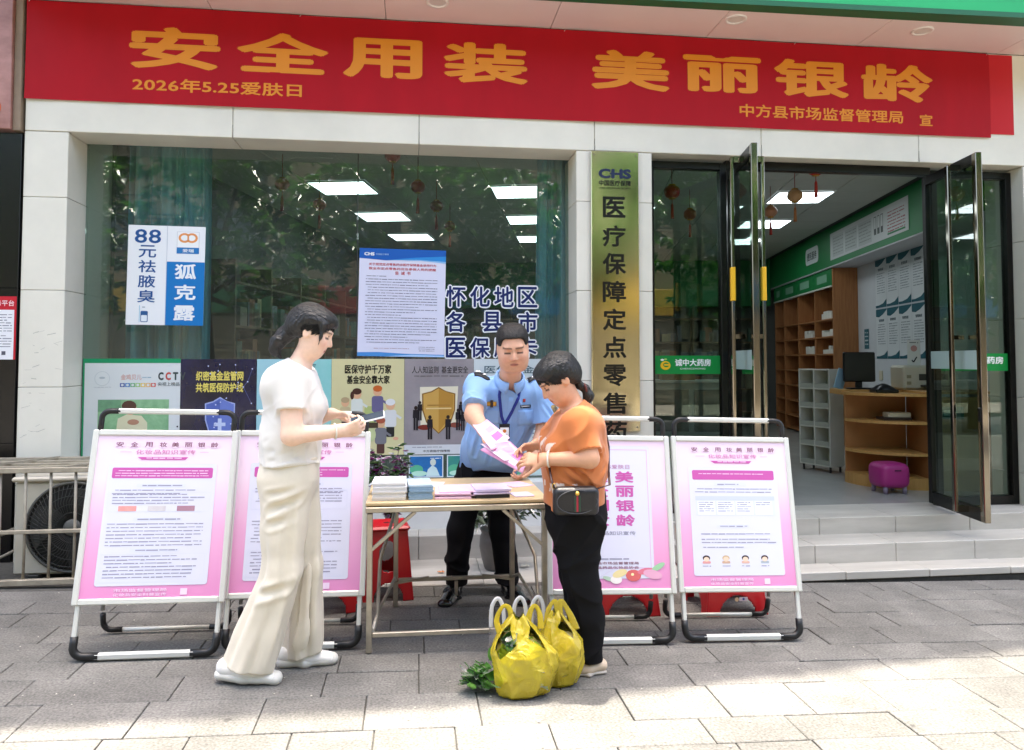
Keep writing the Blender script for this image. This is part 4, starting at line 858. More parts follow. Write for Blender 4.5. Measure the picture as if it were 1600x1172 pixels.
F.rect(0, 0, w_, .07, ink('d2d4d4'), .001, 'foot_strip'); F.text('中方县医疗保障局', .14, .015, .34, .032, ink('3a3a3c'), .0014, bold=.01); F.greek(.06, .055, .28, 1, .02, .006, ink('8a8a90')); F.emit(T)
T, F, w_, h_ = sheet('white_teal_poster', 'white poster with teal pictures behind the man in blue', 'poster', .462, .75, 1.185, 1.460, ink('cdd6d6'), y=.2940)
F.text('医保基金', .08, .60, .46, .66, ink('46606a'), .001, bold=.01); F.rect(.04, .12, .40, .52, mat('teal_picture', '88b8b4', .45, col2='5e9894', vscale=8), .001, 'picture'); F.disc(.50, .32, .05, .09, ink('40484a'), .001, 'picture'); F.text('保卫队', .44, .45, .66, .52, ink('50787a'), .001, bold=.01); F.greek(.44, .24, .66, 6, .03, .01, ink('7a8a8c'), seed=4); F.emit(T)
for k, (x0, x1, lab) in enumerate(((-.02, .235, 'blue framed picture of a doctor below the golden shield poster'), (.262, .52, 'green and blue framed picture behind the man'), (.56, 1.10, 'wide green framed picture low on the window behind the orange shirt'))):
    T, F, w_, h_ = sheet('health_picture', lab, 'picture', x0, .578, x1, .742, ink('d8dede'), y=.2940)
    F.rect(.008, .008, w_ - .008, h_ - .008, mat('blue_photo%d' % k, ('2a7ab8', '4a9a78', '7ab890')[k], .4, col2=('1a5a98', '2a7a88', '4a9a80')[k], vscale=9), .0008, 'photo')
    F.poly([(w_ * .5, .01), (w_ * .55, .06), (w_ * .68, .09), (w_ * .8, .07), (w_ * .9, .01)], ink('c8dcd8'), .0012, 'photo'); F.disc(w_ * .7, .112, .022, .026, ink('cfd8c8'), .0016, 'photo'); F.disc(w_ * .22, .06, .05, .035, ink('5ab088'), .0012, 'photo'); F.disc(w_ * .3, .03, .06, .02, ink('b4dcc4'), .0016, 'photo'); F.greek(w_ * .62, h_ - .02, w_ - .02, 1, .02, .006, wht, .002); F.emit(T)
T, F, w_, h_ = sheet('text_sheet', 'white sheet with black print between the two left display boards', 'sheet', -1.45, .565, -.66, .745, ink('d4d8d8'), y=.2940)
F.text('欢迎光临', .16, .10, .36, .15, ink('384048'), .001, bold=.01); F.greek(.1, .08, .7, 3, .03, .012, ink('485058'), seed=12); F.emit(T)
# ------------------------------------------------------------------ four A-frame poster stands
M_alu = mat('white_aluminium', 'd6d8d2', .35, metal=.15, var=.03)
M_plast = mat('black_plastic', '161718', .45)
M_tube = mat('grey_tube', 'b4b6b4', .35, metal=.5)
def pink_grad():
    m = bpy.data.materials.new('pink_poster_print'); m.use_nodes = True; t = m.node_tree; L = t.links; b = t.nodes['Principled BSDF']
    co = t.nodes.new('ShaderNodeTexCoord'); sp = t.nodes.new('ShaderNodeSeparateXYZ'); L.new(co.outputs['Object'], sp.inputs[0])
    mr = t.nodes.new('ShaderNodeMapRange'); mr.inputs[1].default_value = .24; mr.inputs[2].default_value = 1.0; L.new(sp.outputs['Z'], mr.inputs[0])
    rp = t.nodes.new('ShaderNodeValToRGB'); L.new(mr.outputs[0], rp.inputs[0]); e = rp.color_ramp.elements
    e[0].position = 0; e[0].color = (*lin('de8cc0'), 1); e[1].position = 1; e[1].color = (*lin('efd8ec'), 1); q = e.new(.42); q.color = (*lin('e8aed4'), 1); q = e.new(.72); q.color = (*lin('f0d8ea'), 1)
    L.new(rp.outputs[0], b.inputs['Base Color']); b.inputs['Roughness'].default_value = .35; return m
M_pink = pink_grad()
pk_dk, pk_md, pk_lt, brn = ink('c25aa6'), ink('d98cc8'), ink('ecd4ea'), ink('8a5a6e'); pan = ink('d6d8ea'); gtx = ink('9a9ab0'); shade = ink('d2d6e8')
SV = Vector((0, .225, 1.02)).normalized()
def stand_art(T, kind, parent):
    F = Flat((-.29, .225 * .262 / 1.02 - .016, .262), (1, 0, 0), tuple(SV)); F.local = True
    W, H = .58, .745
    if kind != 3:
        for i, ch in enumerate('安全用妆'): F.disc(.085 + .065 * i, H - .046, .028, .016, pk_lt, .0007, 'heading_oval'); F.text(ch, .068 + .065 * i, H - .057, .102 + .065 * i, H - .034, brn, .0012, bold=.015)
        for i, ch in enumerate('美丽银龄'): F.disc(.335 + .06 * i, H - .046, .028, .016, pk_lt, .0007, 'heading_oval'); F.text(ch, .318 + .06 * i, H - .057, .352 + .06 * i, H - .034, brn, .0012, bold=.015)
        F.text('化妆品知识宣传', .16, H - .092, .43, H - .07, ink('cf8ab8'), .0012, bold=.012); F.line(.09, H - .081, .14, H - .081, .0015, pk_md); F.line(.45, H - .081, .49, H - .081, .0015, pk_md)
        F.poly([(.17, H - .105), (.19, H - .118), (.385, H - .118), (.40, H - .105)], pk_dk, .0008, 'ribbon'); F.greek(.21, H - .108, .37, 1, .01, .005, pk_lt, .0013)
        F.rrect(.045, .055, W - .045, H - .135, .012, pan, .0007, 'text_panel')
        F.rrect(.065, H - .205, W - .062, H - .155, .008, pk_dk, .0011, 'pink_bar')
        F.text('市场监督管理局', .13, .029, .36, .043, pk_lt, .0012, bold=.01); F.text('化妆品安全科普宣传', .13, .010, .36, .023, pk_lt, .0012, bold=.01); F.rect(.42, .012, .45, .04, pk_lt, .0012)
    if kind in (1, 2):
        F.greek(.08, H - .168, W - .08, 3, .012, .004, pk_lt, .0015, seed=kind)
        for z_ in (H - .235, .355, .215): F.rrect(.18, z_ - .012, .40, z_ + .004, .006, shade, .0010, 'caption'); F.greek(.20, z_ - .001, .39, 1, .01, .0065, gtx, .0014, seed=int(z_ * 100))
        F.greek(.075, H - .258, W - .085, 2, .016, .0055, gtx, .0012, seed=kind + 3); F.frame(.06, .385, W - .065, .475, .0015, shade, .0011); F.greek(.08, .467, W - .09, 4, .0135, .0055, gtx, .0014, seed=kind + 6)
        if kind == 1:
            for i, c in enumerate(('d88c8c', 'c0bcc0', 'a0788c')): F.rect(.11 + .13 * i, .388, .19 + .13 * i, .412, mat('swatch' + c, c, .5, col2=('e8a8a0', 'd4d0d4', 'b48a98')[i], vscale=12), .0014, 'swatch')
        else: F.frame(.06, .385, W - .065, .475, .0015, shade, .0011)
        F.greek(.07, .332, W - .085, 7, .016, .0055, gtx, .0012, seed=kind + 9); F.frame(.06, .07, W - .065, .195, .0015, shade, .0011); F.greek(.075, .187, W - .10, 7, .0155, .0055, gtx, .0014, seed=kind + 14)
    if kind == 4:
        F.greek(.10, H - .172, W - .12, 1, .01, .004, pk_lt, .0015)
        for z_ in (H - .225, .305): F.rrect(.18, z_ - .012, .36, z_ + .004, .006, shade, .0010, 'caption'); F.greek(.20, z_ - .001, .35, 1, .01, .0065, gtx, .0014, seed=int(z_ * 100))
        F.greek(.075, H - .25, W - .08, 2, .016, .0055, gtx, .0012, seed=21); F.rect(.075, .355, W - .07, .455, ink('d2d8ea'), .001, 'table_field'); F.rect(.075, .434, W - .07, .455, ink('c4cce2'), .0014, 'table_field')
        for i in range(4): F.rect(.085 + .105 * i, .36, .18 + .105 * i, .43, ink('e2e6f4'), .0014, 'table_cell'); F.greek(.09 + .105 * i, .425, .172 + .105 * i, 5 if i < 3 else 2, .011, .0045, gtx, .0018, seed=i + 30)
        F.greek(.095, .265, W - .09, 1, .02, .0055, gtx, seed=41); F.greek(.095, .238, W - .08, 2, .016, .0055, gtx, seed=42); F.greek(.095, .198, .32, 1, .016, .0055, gtx, seed=43)
        for i, c in enumerate(('d89a98', 'c8a890', 'd8b0a0', 'a8b4c0')):
            cx = .115 + .105 * i; F.disc(cx, .142, .02, .014, ink('3a3034' if i != 1 else 'c8b090'), .0012, 'small_picture'); F.disc(cx, .136, .015, .012, ink('e8cdb8'), .0016, 'small_picture'); F.rrect(cx - .022, .115, cx + .022, .127, .004, ink(c), .0012, 'small_picture'); F.greek(cx - .022, .105, cx + .022, 1, .01, .006, gtx, .0012, seed=i)
    if kind == 3:
        F.rrect(.04, .05, W - .07, H - .03, .01, pan, .0007, 'text_panel'); F.frame(.055, .10, W - .085, H - .05, .002, pk_md, .0011)
        F.text('2026年5.25爱肤日', .14, H - .15, .40, H - .128, ink('c090b4'), .0012, bold=.01)
        for i, ch in enumerate('安全用妆'): F.text(ch, .185, .525 - .073 * i, .285, .583 - .073 * i, pk_dk, .0012, bold=.03)
        for i, ch in enumerate('美丽银龄'): F.text(ch, .32, .525 - .073 * i, .42, .583 - .073 * i, pk_dk, .0012, bold=.03)
        F.text('化妆品知识宣传', .18, .262, .42, .281, gtx, .0012, bold=.01); F.greek(.20, .148, .38, 1, .01, .007, gtx, seed=51)
        F.text('中方县市场监督管理局', .16, .118, .43, .131, brn, .0012, bold=.01); F.text('中方县药品化妆品协会', .16, .097, .43, .110, brn, .0012, bold=.01)
        for cx, cy_, a, b_, c, rt in ((.47, .085, .05, .016, 'd87a90', .1), (.40, .065, .04, .028, 'd46a6a', 0), (.33, .075, .04, .018, 'e8d8a0', .3), (.31, .045, .03, .02, 'f0ece8', 0), (.50, .07, .05, .022, 'e0a8c4', -.2), (.53, .105, .04, .014, '9cc8a0', .5), (.27, .05, .03, .01, 'b4ccb8', -.3)): F.disc(cx, cy_, a, b_, ink(c), .0016 + .0004 * random.random(), 'flower_picture', rot=rt)
        F.disc(.395, .07, .008, .007, ink('f4e8b0'), .0022, 'flower_picture')
        for i in range(5): F.line(.12 + .02 * i, .63 + .008 * (i % 2), .20 + .02 * i, .655, .002, ink('d8bcd8'), .0012, 'scroll_line')
        F.disc(.20, .655, .02, .008, ink('8cb898'), .0014, 'flower_picture', rot=-.2)
        for i in range(8): F.line(.10 + .022 * i, .06 + .012 * (i % 3), .14 + .022 * i, .085 + .008 * (i % 2), .0015, ink('d4cce0'), .0012, 'scroll_line')
    F.emit(T, parent)
def stand(kind, lab, xl, yl, xr, yr):
    cx, cy_ = (xl + xr) / 2, (yl + yr) / 2; rz = math.atan2(yr - yl, xr - xl)
    T = Thing('poster_stand', lab, 'poster stand', (cx, cy_, gz(cx) + .003), rz, group='pink poster stands on the pavement'); T.e.rotation_euler = (0, tilt, rz)
    w_ = .305; S0 = lambda z: .225 * z / 1.02
    for s_ in (-1, 1): T.part('front_leg', G().bar((s_ * w_, S0(.09), .09), (s_ * w_, S0(1.0), 1.0), .026, .020, up=(1, 0, 0), b=.004), M_alu)
    for s_ in (-1, 1):
        path = [(s_ * w_, S0(.105), .105), (s_ * w_, S0(.075), .075)] + [(s_ * (w_ - .045 + .045 * math.cos(a)), S0(.06) * .6, .065 - .045 * math.sin(a)) for a in np.linspace(.2, 1.57, 6)] + [(s_ * (w_ - .11), .008, .02)]
        T.part('corner_foot', G().tube(path, .018, 10), M_plast)
        path = [(s_ * w_, S0(1.0), .995), (s_ * w_, S0(1.04), 1.05)] + [(s_ * (w_ - .04 + .04 * math.cos(a)), S0(1.06), 1.065 + .035 * math.sin(a)) for a in np.linspace(.1, 1.57, 6)] + [(s_ * (w_ - .085), S0(1.08), 1.10)]
        T.part('handle_corner', G().tube(path, .0135, 10), M_plast)
        rp = [(s_ * (w_ - .01), .365 - .13 * .10, .10), (s_ * (w_ - .01), .362, .065)] + [(s_ * (w_ - .05 + .04 * math.cos(a)), .364, .058 - .04 * math.sin(a)) for a in np.linspace(.2, 1.57, 5)] + [(s_ * (w_ - .10), .365, .018)]
        T.part('rear_corner_foot', G().tube(rp, .014, 10), M_plast)
    T.part('front_foot_bar', G().bar((-w_ + .09, .007, .02), (w_ - .09, .007, .02), .028, .03, b=.006), M_alu)
    T.part('handle_bar', G().bar((-w_ + .07, S0(1.08), 1.10), (w_ - .07, S0(1.08), 1.10), .026, .026, b=.006), M_alu)
    for s_ in (-1, 1): T.part('rear_leg', G().tube([(s_ * (w_ - .01), .365 - .13 * .12, .12), (s_ * (w_ - .01), .232, 1.0)], .0105, 8), M_tube)
    T.part('rear_foot_bar', G().tube([(-w_ + .08, .365, .018), (w_ - .08, .365, .018)], .0105, 8), M_alu)
    for s_ in (-1, 1): T.part('hinge_strap', G().bar((s_ * (w_ - .02), S0(.33) + .015, .33), (s_ * (w_ - .022), .325, .34), .004, .014), M_tube)
    fr = G(); z0, z1 = .236, 1.012; o_ = -.012
    Mf = Matrix(((1, 0, 0, 0), (0, 0, SV.y, o_), (0, 0, SV.z, 0), (0, 0, 0, 1)))
    Mf = Matrix(((1, 0, 0, 0), (0, SV.z, SV.y, o_), (0, -SV.y, SV.z, 0), (0, 0, 0, 1))); l0, l1 = z0 / SV.z, z1 / SV.z
    for s_ in (-1, 1): fr.box(s_ * .3165 - .0135, s_ * .3165 + .0135, -.012, .012, l0, l1, b=.005, M=Mf)
    fr.box(-.303, .303, -.0115, .0115, l0, l0 + .028, b=.005, M=Mf); fr.box(-.303, .303, -.0115, .0115, l1 - .028, l1, b=.005, M=Mf)
    T.part('snap_frame', fr, M_alu)
    ps = T.part('poster', G().box(-.303, .303, -.003, .008, l0 + .027, l1 - .027, M=Mf), M_pink)
    stand_art(T, kind, ps)
    return T
stand(1, 'leftmost pink poster stand with three colour swatches, beside the air conditioner', -1.50, -1.80, -.885, -1.776)
stand(2, 'pink poster stand half hidden behind the woman in white', -.862, -1.735, -.248, -1.712)
stand(3, 'pink poster stand with large vertical characters and flowers behind the orange shirt', .690, -1.735, 1.300, -1.742)
stand(4, 'rightmost pink poster stand with four small pictures, before the steps', 1.368, -1.722, 1.983, -1.728)

# ------------------------------------------------------------------ folding table with steel legs
M_steel = mat('worn_steel', 'b0a898', .38, metal=.6, var=.25, vscale=12, rvar=.15); M_ply = mat('table_laminate', 'd2bc94', .42, col2='c4ac82', vscale=3, stretch=(.5, 5, 1), detail=6)
TX0, TX1, TY0, TY1, TZ = -.215, .665, -1.775, -1.06, .776
tb = Thing('folding_table', 'folding table with pale wood top and worn steel legs', 'table', (.22, -1.42, gz(.22)))
tb.part('table_top', G().box(TX0, TX1, TY0, TY1, TZ - .018, TZ, b=.004), M_ply, w=True)
fr = G(); fr.bar((TX0, TY0 + .014, TZ - .036), (TX1, TY0 + .014, TZ - .036), .035, .026, b=.003).bar((TX0, TY1 - .014, TZ - .036), (TX1, TY1 - .014, TZ - .036), .035, .026, b=.003).bar((TX0 + .013, TY0 + .03, TZ - .036), (TX0 + .013, TY1 - .03, TZ - .036), .026, .035, b=.003).bar((TX1 - .013, TY0 + .03, TZ - .036), (TX1 - .013, TY1 - .03, TZ - .036), .026, .035, b=.003)
tb.part('apron', fr, M_steel, w=True)
for x_, y_ in ((-.195, TY0 + .014), (.645, TY0 + .014), (-.085, -1.075), (.575, -1.075)):
    tb.part('leg', G().bar((x_, y_, gz(x_) + .002), (x_, y_, TZ - .053), .027, .027, b=.003), M_steel, w=True)
tb.part('brace', G().bar((-.195, TY0 + .012, .545), (.02, TY0 + .016, TZ - .05), .022, .016, b=.002), M_steel, w=True); tb.part('brace', G().bar((.645, TY0 + .012, .545), (.44, TY0 + .016, TZ - .05), .022, .016, b=.002), M_steel, w=True)
tb.part('front_rail', G().bar((-.18, TY0 + .014, .155), (.63, TY0 + .014, .150), .022, .022, b=.003), M_steel, w=True); tb.part('rear_rail', G().bar((-.07, -1.077, .215), (.56, -1.077, .215), .024, .02, b=.003), M_steel, w=True)
tb.part('rear_post', G().bar((.255, -1.077, gz(.25) + .06), (.255, -1.077, .20), .018, .018), M_steel, w=True)
for x_, xr_ in ((-.178, -.085), (.628, .575)):
    tb.part('side_link', G().tube([(x_, TY0 + .03, .16), (x_ + .02, -1.5, .19), (xr_, -1.35, .30), (xr_, -1.09, .215)], .009, 8), M_steel, w=True); tb.part('side_brace', G().tube([(xr_, -1.085, .62), (x_ + .02, -1.45, .42), (x_ + .015, -1.6, .20), (x_, TY0 + .03, .17)], .0095, 8), M_steel, w=True)
    tb.part('swing_link', G().bar((xr_ + (.0 if x_ < 0 else 0), -1.085, .2), (.10 if x_ < 0 else .40, -1.10, .232), .018, .012), M_steel, w=True)
# papers and books on the table
def block(name, lab, cat, x0, x1, y0, y1, h, m, n, rz=0.0, z=TZ, jit=.004, cover=None, seed=0):
    rd_ = random.Random(seed); T = Thing(name, lab, cat, ((x0 + x1) / 2, (y0 + y1) / 2, z + .0005), rz); zz = 0; a, b_ = (x1 - x0) / 2, (y1 - y0) / 2
    for k in range(n):
        t = h / n; dx, dy, rr = rd_.uniform(-jit, jit), rd_.uniform(-jit, jit), rd_.uniform(-jit, jit) * 3
        T.part('sheet_layer', G().box(-a, a, -b_, b_, zz + .0002, zz + t - .0002, b=.0006, M=Matrix.Translation((dx, dy, 0)) @ Matrix.Rotation(rr, 4, 'Z')), m if not cover or k < n - 1 else cover); zz += t
    return T
M_paper = mat('white_paper', 'dcdee2', .7, var=.06, vscale=40, stretch=(1, 1, 8)); M_paperb = mat('blue_paper', '7c9cb8', .5, var=.15, vscale=60, stretch=(1, 1, 8)); M_pinkp = mat('pink_paper', 'e2c0d8', .6, var=.04); M_vio = mat('violet_paper', 'd0c4e0', .6)
block('booklet_stack', 'thick stack of white booklets at the left end of the table', 'booklets', -.185, -.025, -1.74, -1.52, .085, M_paper, 9, seed=1); block('booklet', 'single white booklet with dark edge lying on the white stack', 'booklet', -.15, .0, -1.50, -1.36, .02, M_paper, 2, .05, TZ + .0, seed=2, cover=None)
block('blue_booklet_stack', 'stack of blue edged booklets beside the white stack', 'booklets', -.015, .10, -1.735, -1.52, .072, M_paperb, 8, .04, cover=mat('pale_blue_cover', '9fc0d8', .4, col2='c8d8e4', vscale=9), seed=3)
block('pink_leaflet_stack', 'low spread stack of pale pink leaflets in the middle of the table', 'leaflets', .125, .30, -1.735, -1.52, .035, M_pinkp, 6, -.03, jit=.012, seed=4); block('notebook', 'dark edged notebook under violet leaflets', 'notebook', .305, .475, -1.735, -1.55, .014, mat('notebook_dark', '22262a', .5), 1, .02, seed=5)
block('violet_leaflet_stack', 'stack of violet white leaflets on the dark notebook', 'leaflets', .30, .475, -1.73, -1.54, .028, M_vio, 5, .05, TZ + .0145, jit=.01, seed=6); block('tilted_leaflet', 'single white leaflet lying askew behind the violet stack', 'leaflet', .385, .51, -1.56, -1.44, .004, M_paper, 1, -.35, seed=7); block('pink_leaflet', 'pink leaflets lying behind the pale stack', 'leaflet', .24, .40, -1.51, -1.36, .006, M_pinkp, 2, .2, seed=8)

block('loose_leaflet', 'loose pale pink leaflet at the back right of the table', 'leaflet', .50, .63, -1.42, -1.26, .003, M_pinkp, 1, .4, seed=11); block('loose_sheet', 'loose white sheet at the back left of the table', 'sheet', .03, .17, -1.36, -1.20, .003, M_paper, 1, -.2, seed=12); block('corner_leaflet', 'violet leaflet at the front right corner of the table', 'leaflet', .50, .60, -1.72, -1.60, .004, M_vio, 1, .15, seed=13)
# ------------------------------------------------------------------ red plastic stools
M_redp = mat('red_plastic', 'c01420', .32, var=.06, vscale=8)
def stool(x, y, z, rz, lab, h=.45, bw=.185, tw=.135):
    T = Thing('plastic_stool', lab, 'stool', (x, y, z), rz, group='red plastic stools')
    def hole(s_, t): return (t < .26 and abs(s_) < .60 * math.sqrt(max(0, 1 - (t / .26) ** 2.2))) or (.40 < t < .84 and abs(s_) < .42 * min(1, ((.84 - t) / .14) ** .5 if t > .70 else 1, ((t - .40) / .08) ** .5 if t < .48 else 1))
    n, m_ = 48, 66; mesh = None
    for k in range(4):
        gg = G(); vid = {}
        a = k * math.pi / 2
        def P(i, j):
            s_, t = -1 + 2 * i / n, j / m_; ww = bw + (tw - bw) * t; px, py = s_ * ww * .97, -ww * (1 - .04 * s_ * s_)
            return (px * math.cos(a) - py * math.sin(a), px * math.sin(a) + py * math.cos(a), h * .97 * t)
        fs = []
        for i in range(n):
            for j in range(m_):
                if hole(-1 + 2 * (i + .5) / n, (j + .5) / m_): continue
                q = []
                for ii, jj in ((i, j), (i + 1, j), (i + 1, j + 1), (i, j + 1)):
                    if (ii, jj) not in vid: vid[(ii, jj)] = len(vid)
                    q.append(vid[(ii, jj)])
                fs.append(tuple(q))
        gg.add([P(*kk) for kk in vid], fs, True); o = T.part('side_panel', gg, M_redp); md = o.modifiers.new('s', 'SOLIDIFY'); md.thickness = .007; md.offset = -1
    seat = G().box(-tw - .012, tw + .012, -tw - .012, tw + .012, h - .028, h, b=.012); T.part('seat', seat, M_redp)
    T.part('seat_hole', G().lathe([(.0, h + .0008), (.016, h + .0008), (.02, h + .0003)], 16), mat('hole_dark', '4a0a10', .6))
    return T
stool(-.145, -.84, gz(-.1) + .0, .12, 'red plastic stool behind the left end of the table', h=.42, bw=.15, tw=.115)
stool(-.50, -1.05, gz(-.5), .3, 'red plastic stool mostly hidden behind the second poster stand')
stool(1.20, -1.13, gz(1.2), -.05, 'red plastic stool behind the poster stand with vertical characters', bw=.19); s4 = stool(1.81, -1.15, gz(1.8), .04, 'red plastic stool behind the rightmost poster stand, with a small sticker', bw=.19)
F = Flat((-.03, -.1925, .085)); F.local = True; F.disc(.02, .01, .012, .012, ink('e8c8a0'), .0, 'sticker'); F.rrect(.034, .0, .085, .022, .005, ink('e8d8e0'), 0, 'sticker'); F.disc(.06, .011, .007, .007, ink('5868b0'), .001, 'sticker'); F.emit(s4)

# ------------------------------------------------------------------ air conditioner in its cage
M_acw = mat('ac_housing', 'c2bdac', .5, var=.12, vscale=4); M_acd = mat('ac_grille', '2c2d2a', .5)
ac = Thing('air_conditioner', 'beige outdoor air conditioner unit with round fan grille', 'air conditioner', (-1.95, -.33, .155))
ac.part('housing', G().box(-2.37, -1.52, -.49, -.16, .16, .715, b=.012), M_acw, w=True); ac.part('lid', G().box(-2.385, -1.505, -.505, -.145, .7155, .745, b=.01), M_acw, w=True)
cx, cz, rr = -2.03, .44, .265; MF = Matrix.Translation((cx, -.4915, cz)) @ Matrix.Rotation(R(90), 4, 'X')
ac.part('fan_recess', G().lathe([(rr, .0), (rr - .012, .003), (0, .002)], 40, M=MF), mat('ac_dark', '141513', .6), w=True)
rim = ac.part('fan_ring', G().lathe([(rr + .012, 0), (rr + .01, .016), (rr - .004, .018), (rr - .008, .004)], 44, M=MF), mat('ac_ring', '4a4a44', .5), w=True)
sp_ = G()
for k in range(60):
    a = 2 * math.pi * k / 60; sp_.tube([MF @ Vector((.05 * math.cos(a + .5), .05 * math.sin(a + .5), .018)), MF @ Vector((.16 * math.cos(a + .22), .16 * math.sin(a + .22), .028)), MF @ Vector((rr * math.cos(a), rr * math.sin(a), .014))], .0022, 5)
for r_ in (.09, .14, .19, .235): sp_.tube([MF @ Vector((r_ * math.cos(t), r_ * math.sin(t), .024)) for t in np.linspace(0, 2 * math.pi, 40)], .0025, 5, cap=False)
ac.part('fan_grille', sp_, M_acd, w=True); ac.part('fan_hub', G().lathe([(0, .034), (.04, .032), (.052, .02), (.054, .01)], 24, M=MF), mat('ac_hub', '5a5a54', .5), w=True)
fb = G()
for k in range(3):
    a0 = k * 2.094; fb.grid(lambda u, v: tuple(MF @ Vector(((.05 + .19 * u) * math.cos(a0 + 1.2 * v + .4 * u), (.05 + .19 * u) * math.sin(a0 + 1.2 * v + .4 * u), -.02 + .02 * v + .022))), 6, 6)
ac.part('fan_blades', fb, mat('fan_blade', '30312e', .5), w=True)
for x_ in (-2.25, -1.65): ac.part('foot', G().box(x_ - .03, x_ + .03, -.5, -.15, .125, .16, b=.003), M_acd, w=True)
cg = Thing('steel_cage', 'weathered steel cage around the air conditioner', 'cage', (-2.1, -.4, .12)); M_cage = mat('galvanised', 'a89f8c', .55, metal=.25, var=.3, vscale=14, bump=.1, bscale=80)
X0, X1, Y0, Y1, ZB, ZM, ZT = -2.98, -1.40, -.60, -.07, .135, .44, .80
for nm, z_, w_ in (('front_top_rail', ZT, .03), ('front_middle_rail', ZM, .022), ('front_bottom_rail', ZB + .012, .034)): cg.part(nm, G().bar((X0, Y0, z_), (X1, Y0, z_), w_, w_, b=.003), M_cage, w=True)
for k in range(12):
    x_ = X0 + .02 + .139 * k; yj = Y0 + .012
    if x_ > X1: break
    cg.part('bar', G().tube([(x_, yj, ZB + .02), (x_ + .003, yj, ZM), (x_ + .002, yj, ZT - .012)], .0085, 8), M_cage, w=True)
for x_ in (X0 + .005, X1 - .005):
    for yy in (Y0, Y1): cg.part('corner_post', G().bar((x_, yy + (.028 if yy == Y0 else -.028), gz(x_) + .004), (x_, yy + (.028 if yy == Y0 else -.028), ZT - .016), .026, .026, b=.003), M_cage, w=True)
    for z_ in (ZB + .012, ZM, ZT): cg.part('side_rail', G().bar((x_, Y0 + .02, z_), (x_, Y1, z_), .022, .022, b=.003), M_cage, w=True)
for k in range(1, 4): cg.part('top_bar', G().bar((X0, Y0 + .132 * k, ZT), (X1, Y0 + .132 * k, ZT), .02, .016, b=.002), M_cage, w=True)
cg.part('rear_top_rail', G().bar((X0, Y1, ZT), (X1, Y1, ZT), .028, .028, b=.003), M_cage, w=True)
cg.part('top_brace', G().bar((-2.05, Y0 + .02, ZT + .014), (-1.70, Y1, ZT + .014), .018, .012), M_cage, w=True); cg.part('top_brace', G().bar((-2.62, Y0 + .02, ZT + .014), (-2.30, Y1, ZT + .014), .018, .012), M_cage, w=True)
single('cable_bundle', G().tube([(-2.95, -.4, .30), (-2.72, -.45, .34), (-2.55, -.4, .36), (-2.40, -.33, .42)], .012, 8).tube([(-2.95, -.42, .20), (-2.7, -.47, .19), (-2.5, -.4, .24), (-2.38, -.35, .3)], .009, 8), mat('cable_grey', '8a867a', .6), 'grey cables running from the air conditioner to the left', 'cable', (-2.6, -.4, .19))

# ------------------------------------------------------------------ plants
def leaf_cloud(g, pts, n, size, seed, droop=.3, asp=.5):
    rd_ = random.Random(seed)
    for _ in range(n):
        p = Vector(rd_.choice(pts)) + Vector((rd_.gauss(0, .02), rd_.gauss(0, .02), rd_.gauss(0, .02))); a = rd_.uniform(0, 6.28); d = Vector((math.cos(a), math.sin(a), rd_.uniform(-droop * 2, droop))).normalized(); s_ = d.cross(Vector((0, 0, 1))).normalized(); up_ = s_.cross(d) * .15; l = size * rd_.uniform(.6, 1.2); w_ = l * asp * .5
        g.add([p, p + d * l * .35 + s_ * w_ + up_ * l, p + d * l, p + d * l * .35 - s_ * w_ + up_ * l, p + d * l * .45 - up_ * l * .6], [(0, 4, 1), (1, 4, 2), (2, 4, 3), (3, 4, 0)])
def plant(name, lab, x, y, z, h, spread, nb, nl, lsize, mleaf, seed, flower=None, nf=0, droop=.3, flop=0.0):
    rd_ = random.Random(seed); T = Thing(name, lab, 'plant', (x, y, z)); st = G(); tips = []
    for k in range(nb):
        a = rd_.uniform(0, 6.28); rr_ = spread * rd_.uniform(.4, 1); hh = h * rd_.uniform(.6, 1); q = []
        for t in np.linspace(0, 1, 7): q.append((x + math.cos(a) * rr_ * t ** 1.3, y + math.sin(a) * rr_ * t ** 1.3 * .7, z + hh * (t - flop * t ** 3))); 
        st.tube(q, [.006 * (1 - .7 * t) for t in np.linspace(0, 1, 7)], 5); tips += q[2:] + q[4:]
    T.part('stems', st, mat('stem_brown', '4a3c28', .8), w=True)
    lg = G(); leaf_cloud(lg, tips, nl, lsize, seed + 1, droop); o = T.part('leaves', lg, mleaf, w=True, norm=False); o['kind'] = 'stuff'
    if flower: fg = G(); leaf_cloud(fg, tips[2:], nf, lsize * .8, seed + 2, droop, .9); o = T.part('blossoms', fg, flower, w=True, norm=False); o['kind'] = 'stuff'
    return T
M_leaf = leaf_mat('plant_leaf', '5c8444', '33542a', 25); M_leaf2 = leaf_mat('dull_leaf', '74866a', '4c5c44', 25); M_bract = leaf_mat('purple_bract', 'b440a4', '80266e', 30)
M_pot = mat('grey_ceramic', '4c4a46', .45, col2='6a6660', vscale=5, bump=.05)
def pot(name, lab, x, y, z, s_):
    single(name, G().lathe([(0, 0), (.075 * s_, 0), (.082 * s_, .01 * s_), (.10 * s_, .07 * s_), (.115 * s_, .15 * s_), (.112 * s_, .205 * s_), (.100 * s_, .235 * s_), (.108 * s_, .25 * s_), (.113 * s_, .262 * s_), (.106 * s_, .264 * s_), (.095 * s_, .24 * s_), (0, .23 * s_)], 32, (x, y, z)), M_pot, lab, 'pot', (x, y, z))
pot('plant_pot', 'dark grey ceramic plant pot on the step behind the man', .565, -.37, z1f(.56), 1.02); plant('potted_plant', 'sparse green plant with drooping leaves in the dark grey pot', .565, -.37, z1f(.56) + .235, .42, .34, 12, 300, .085, M_leaf2, 5, droop=.5, flop=.5)
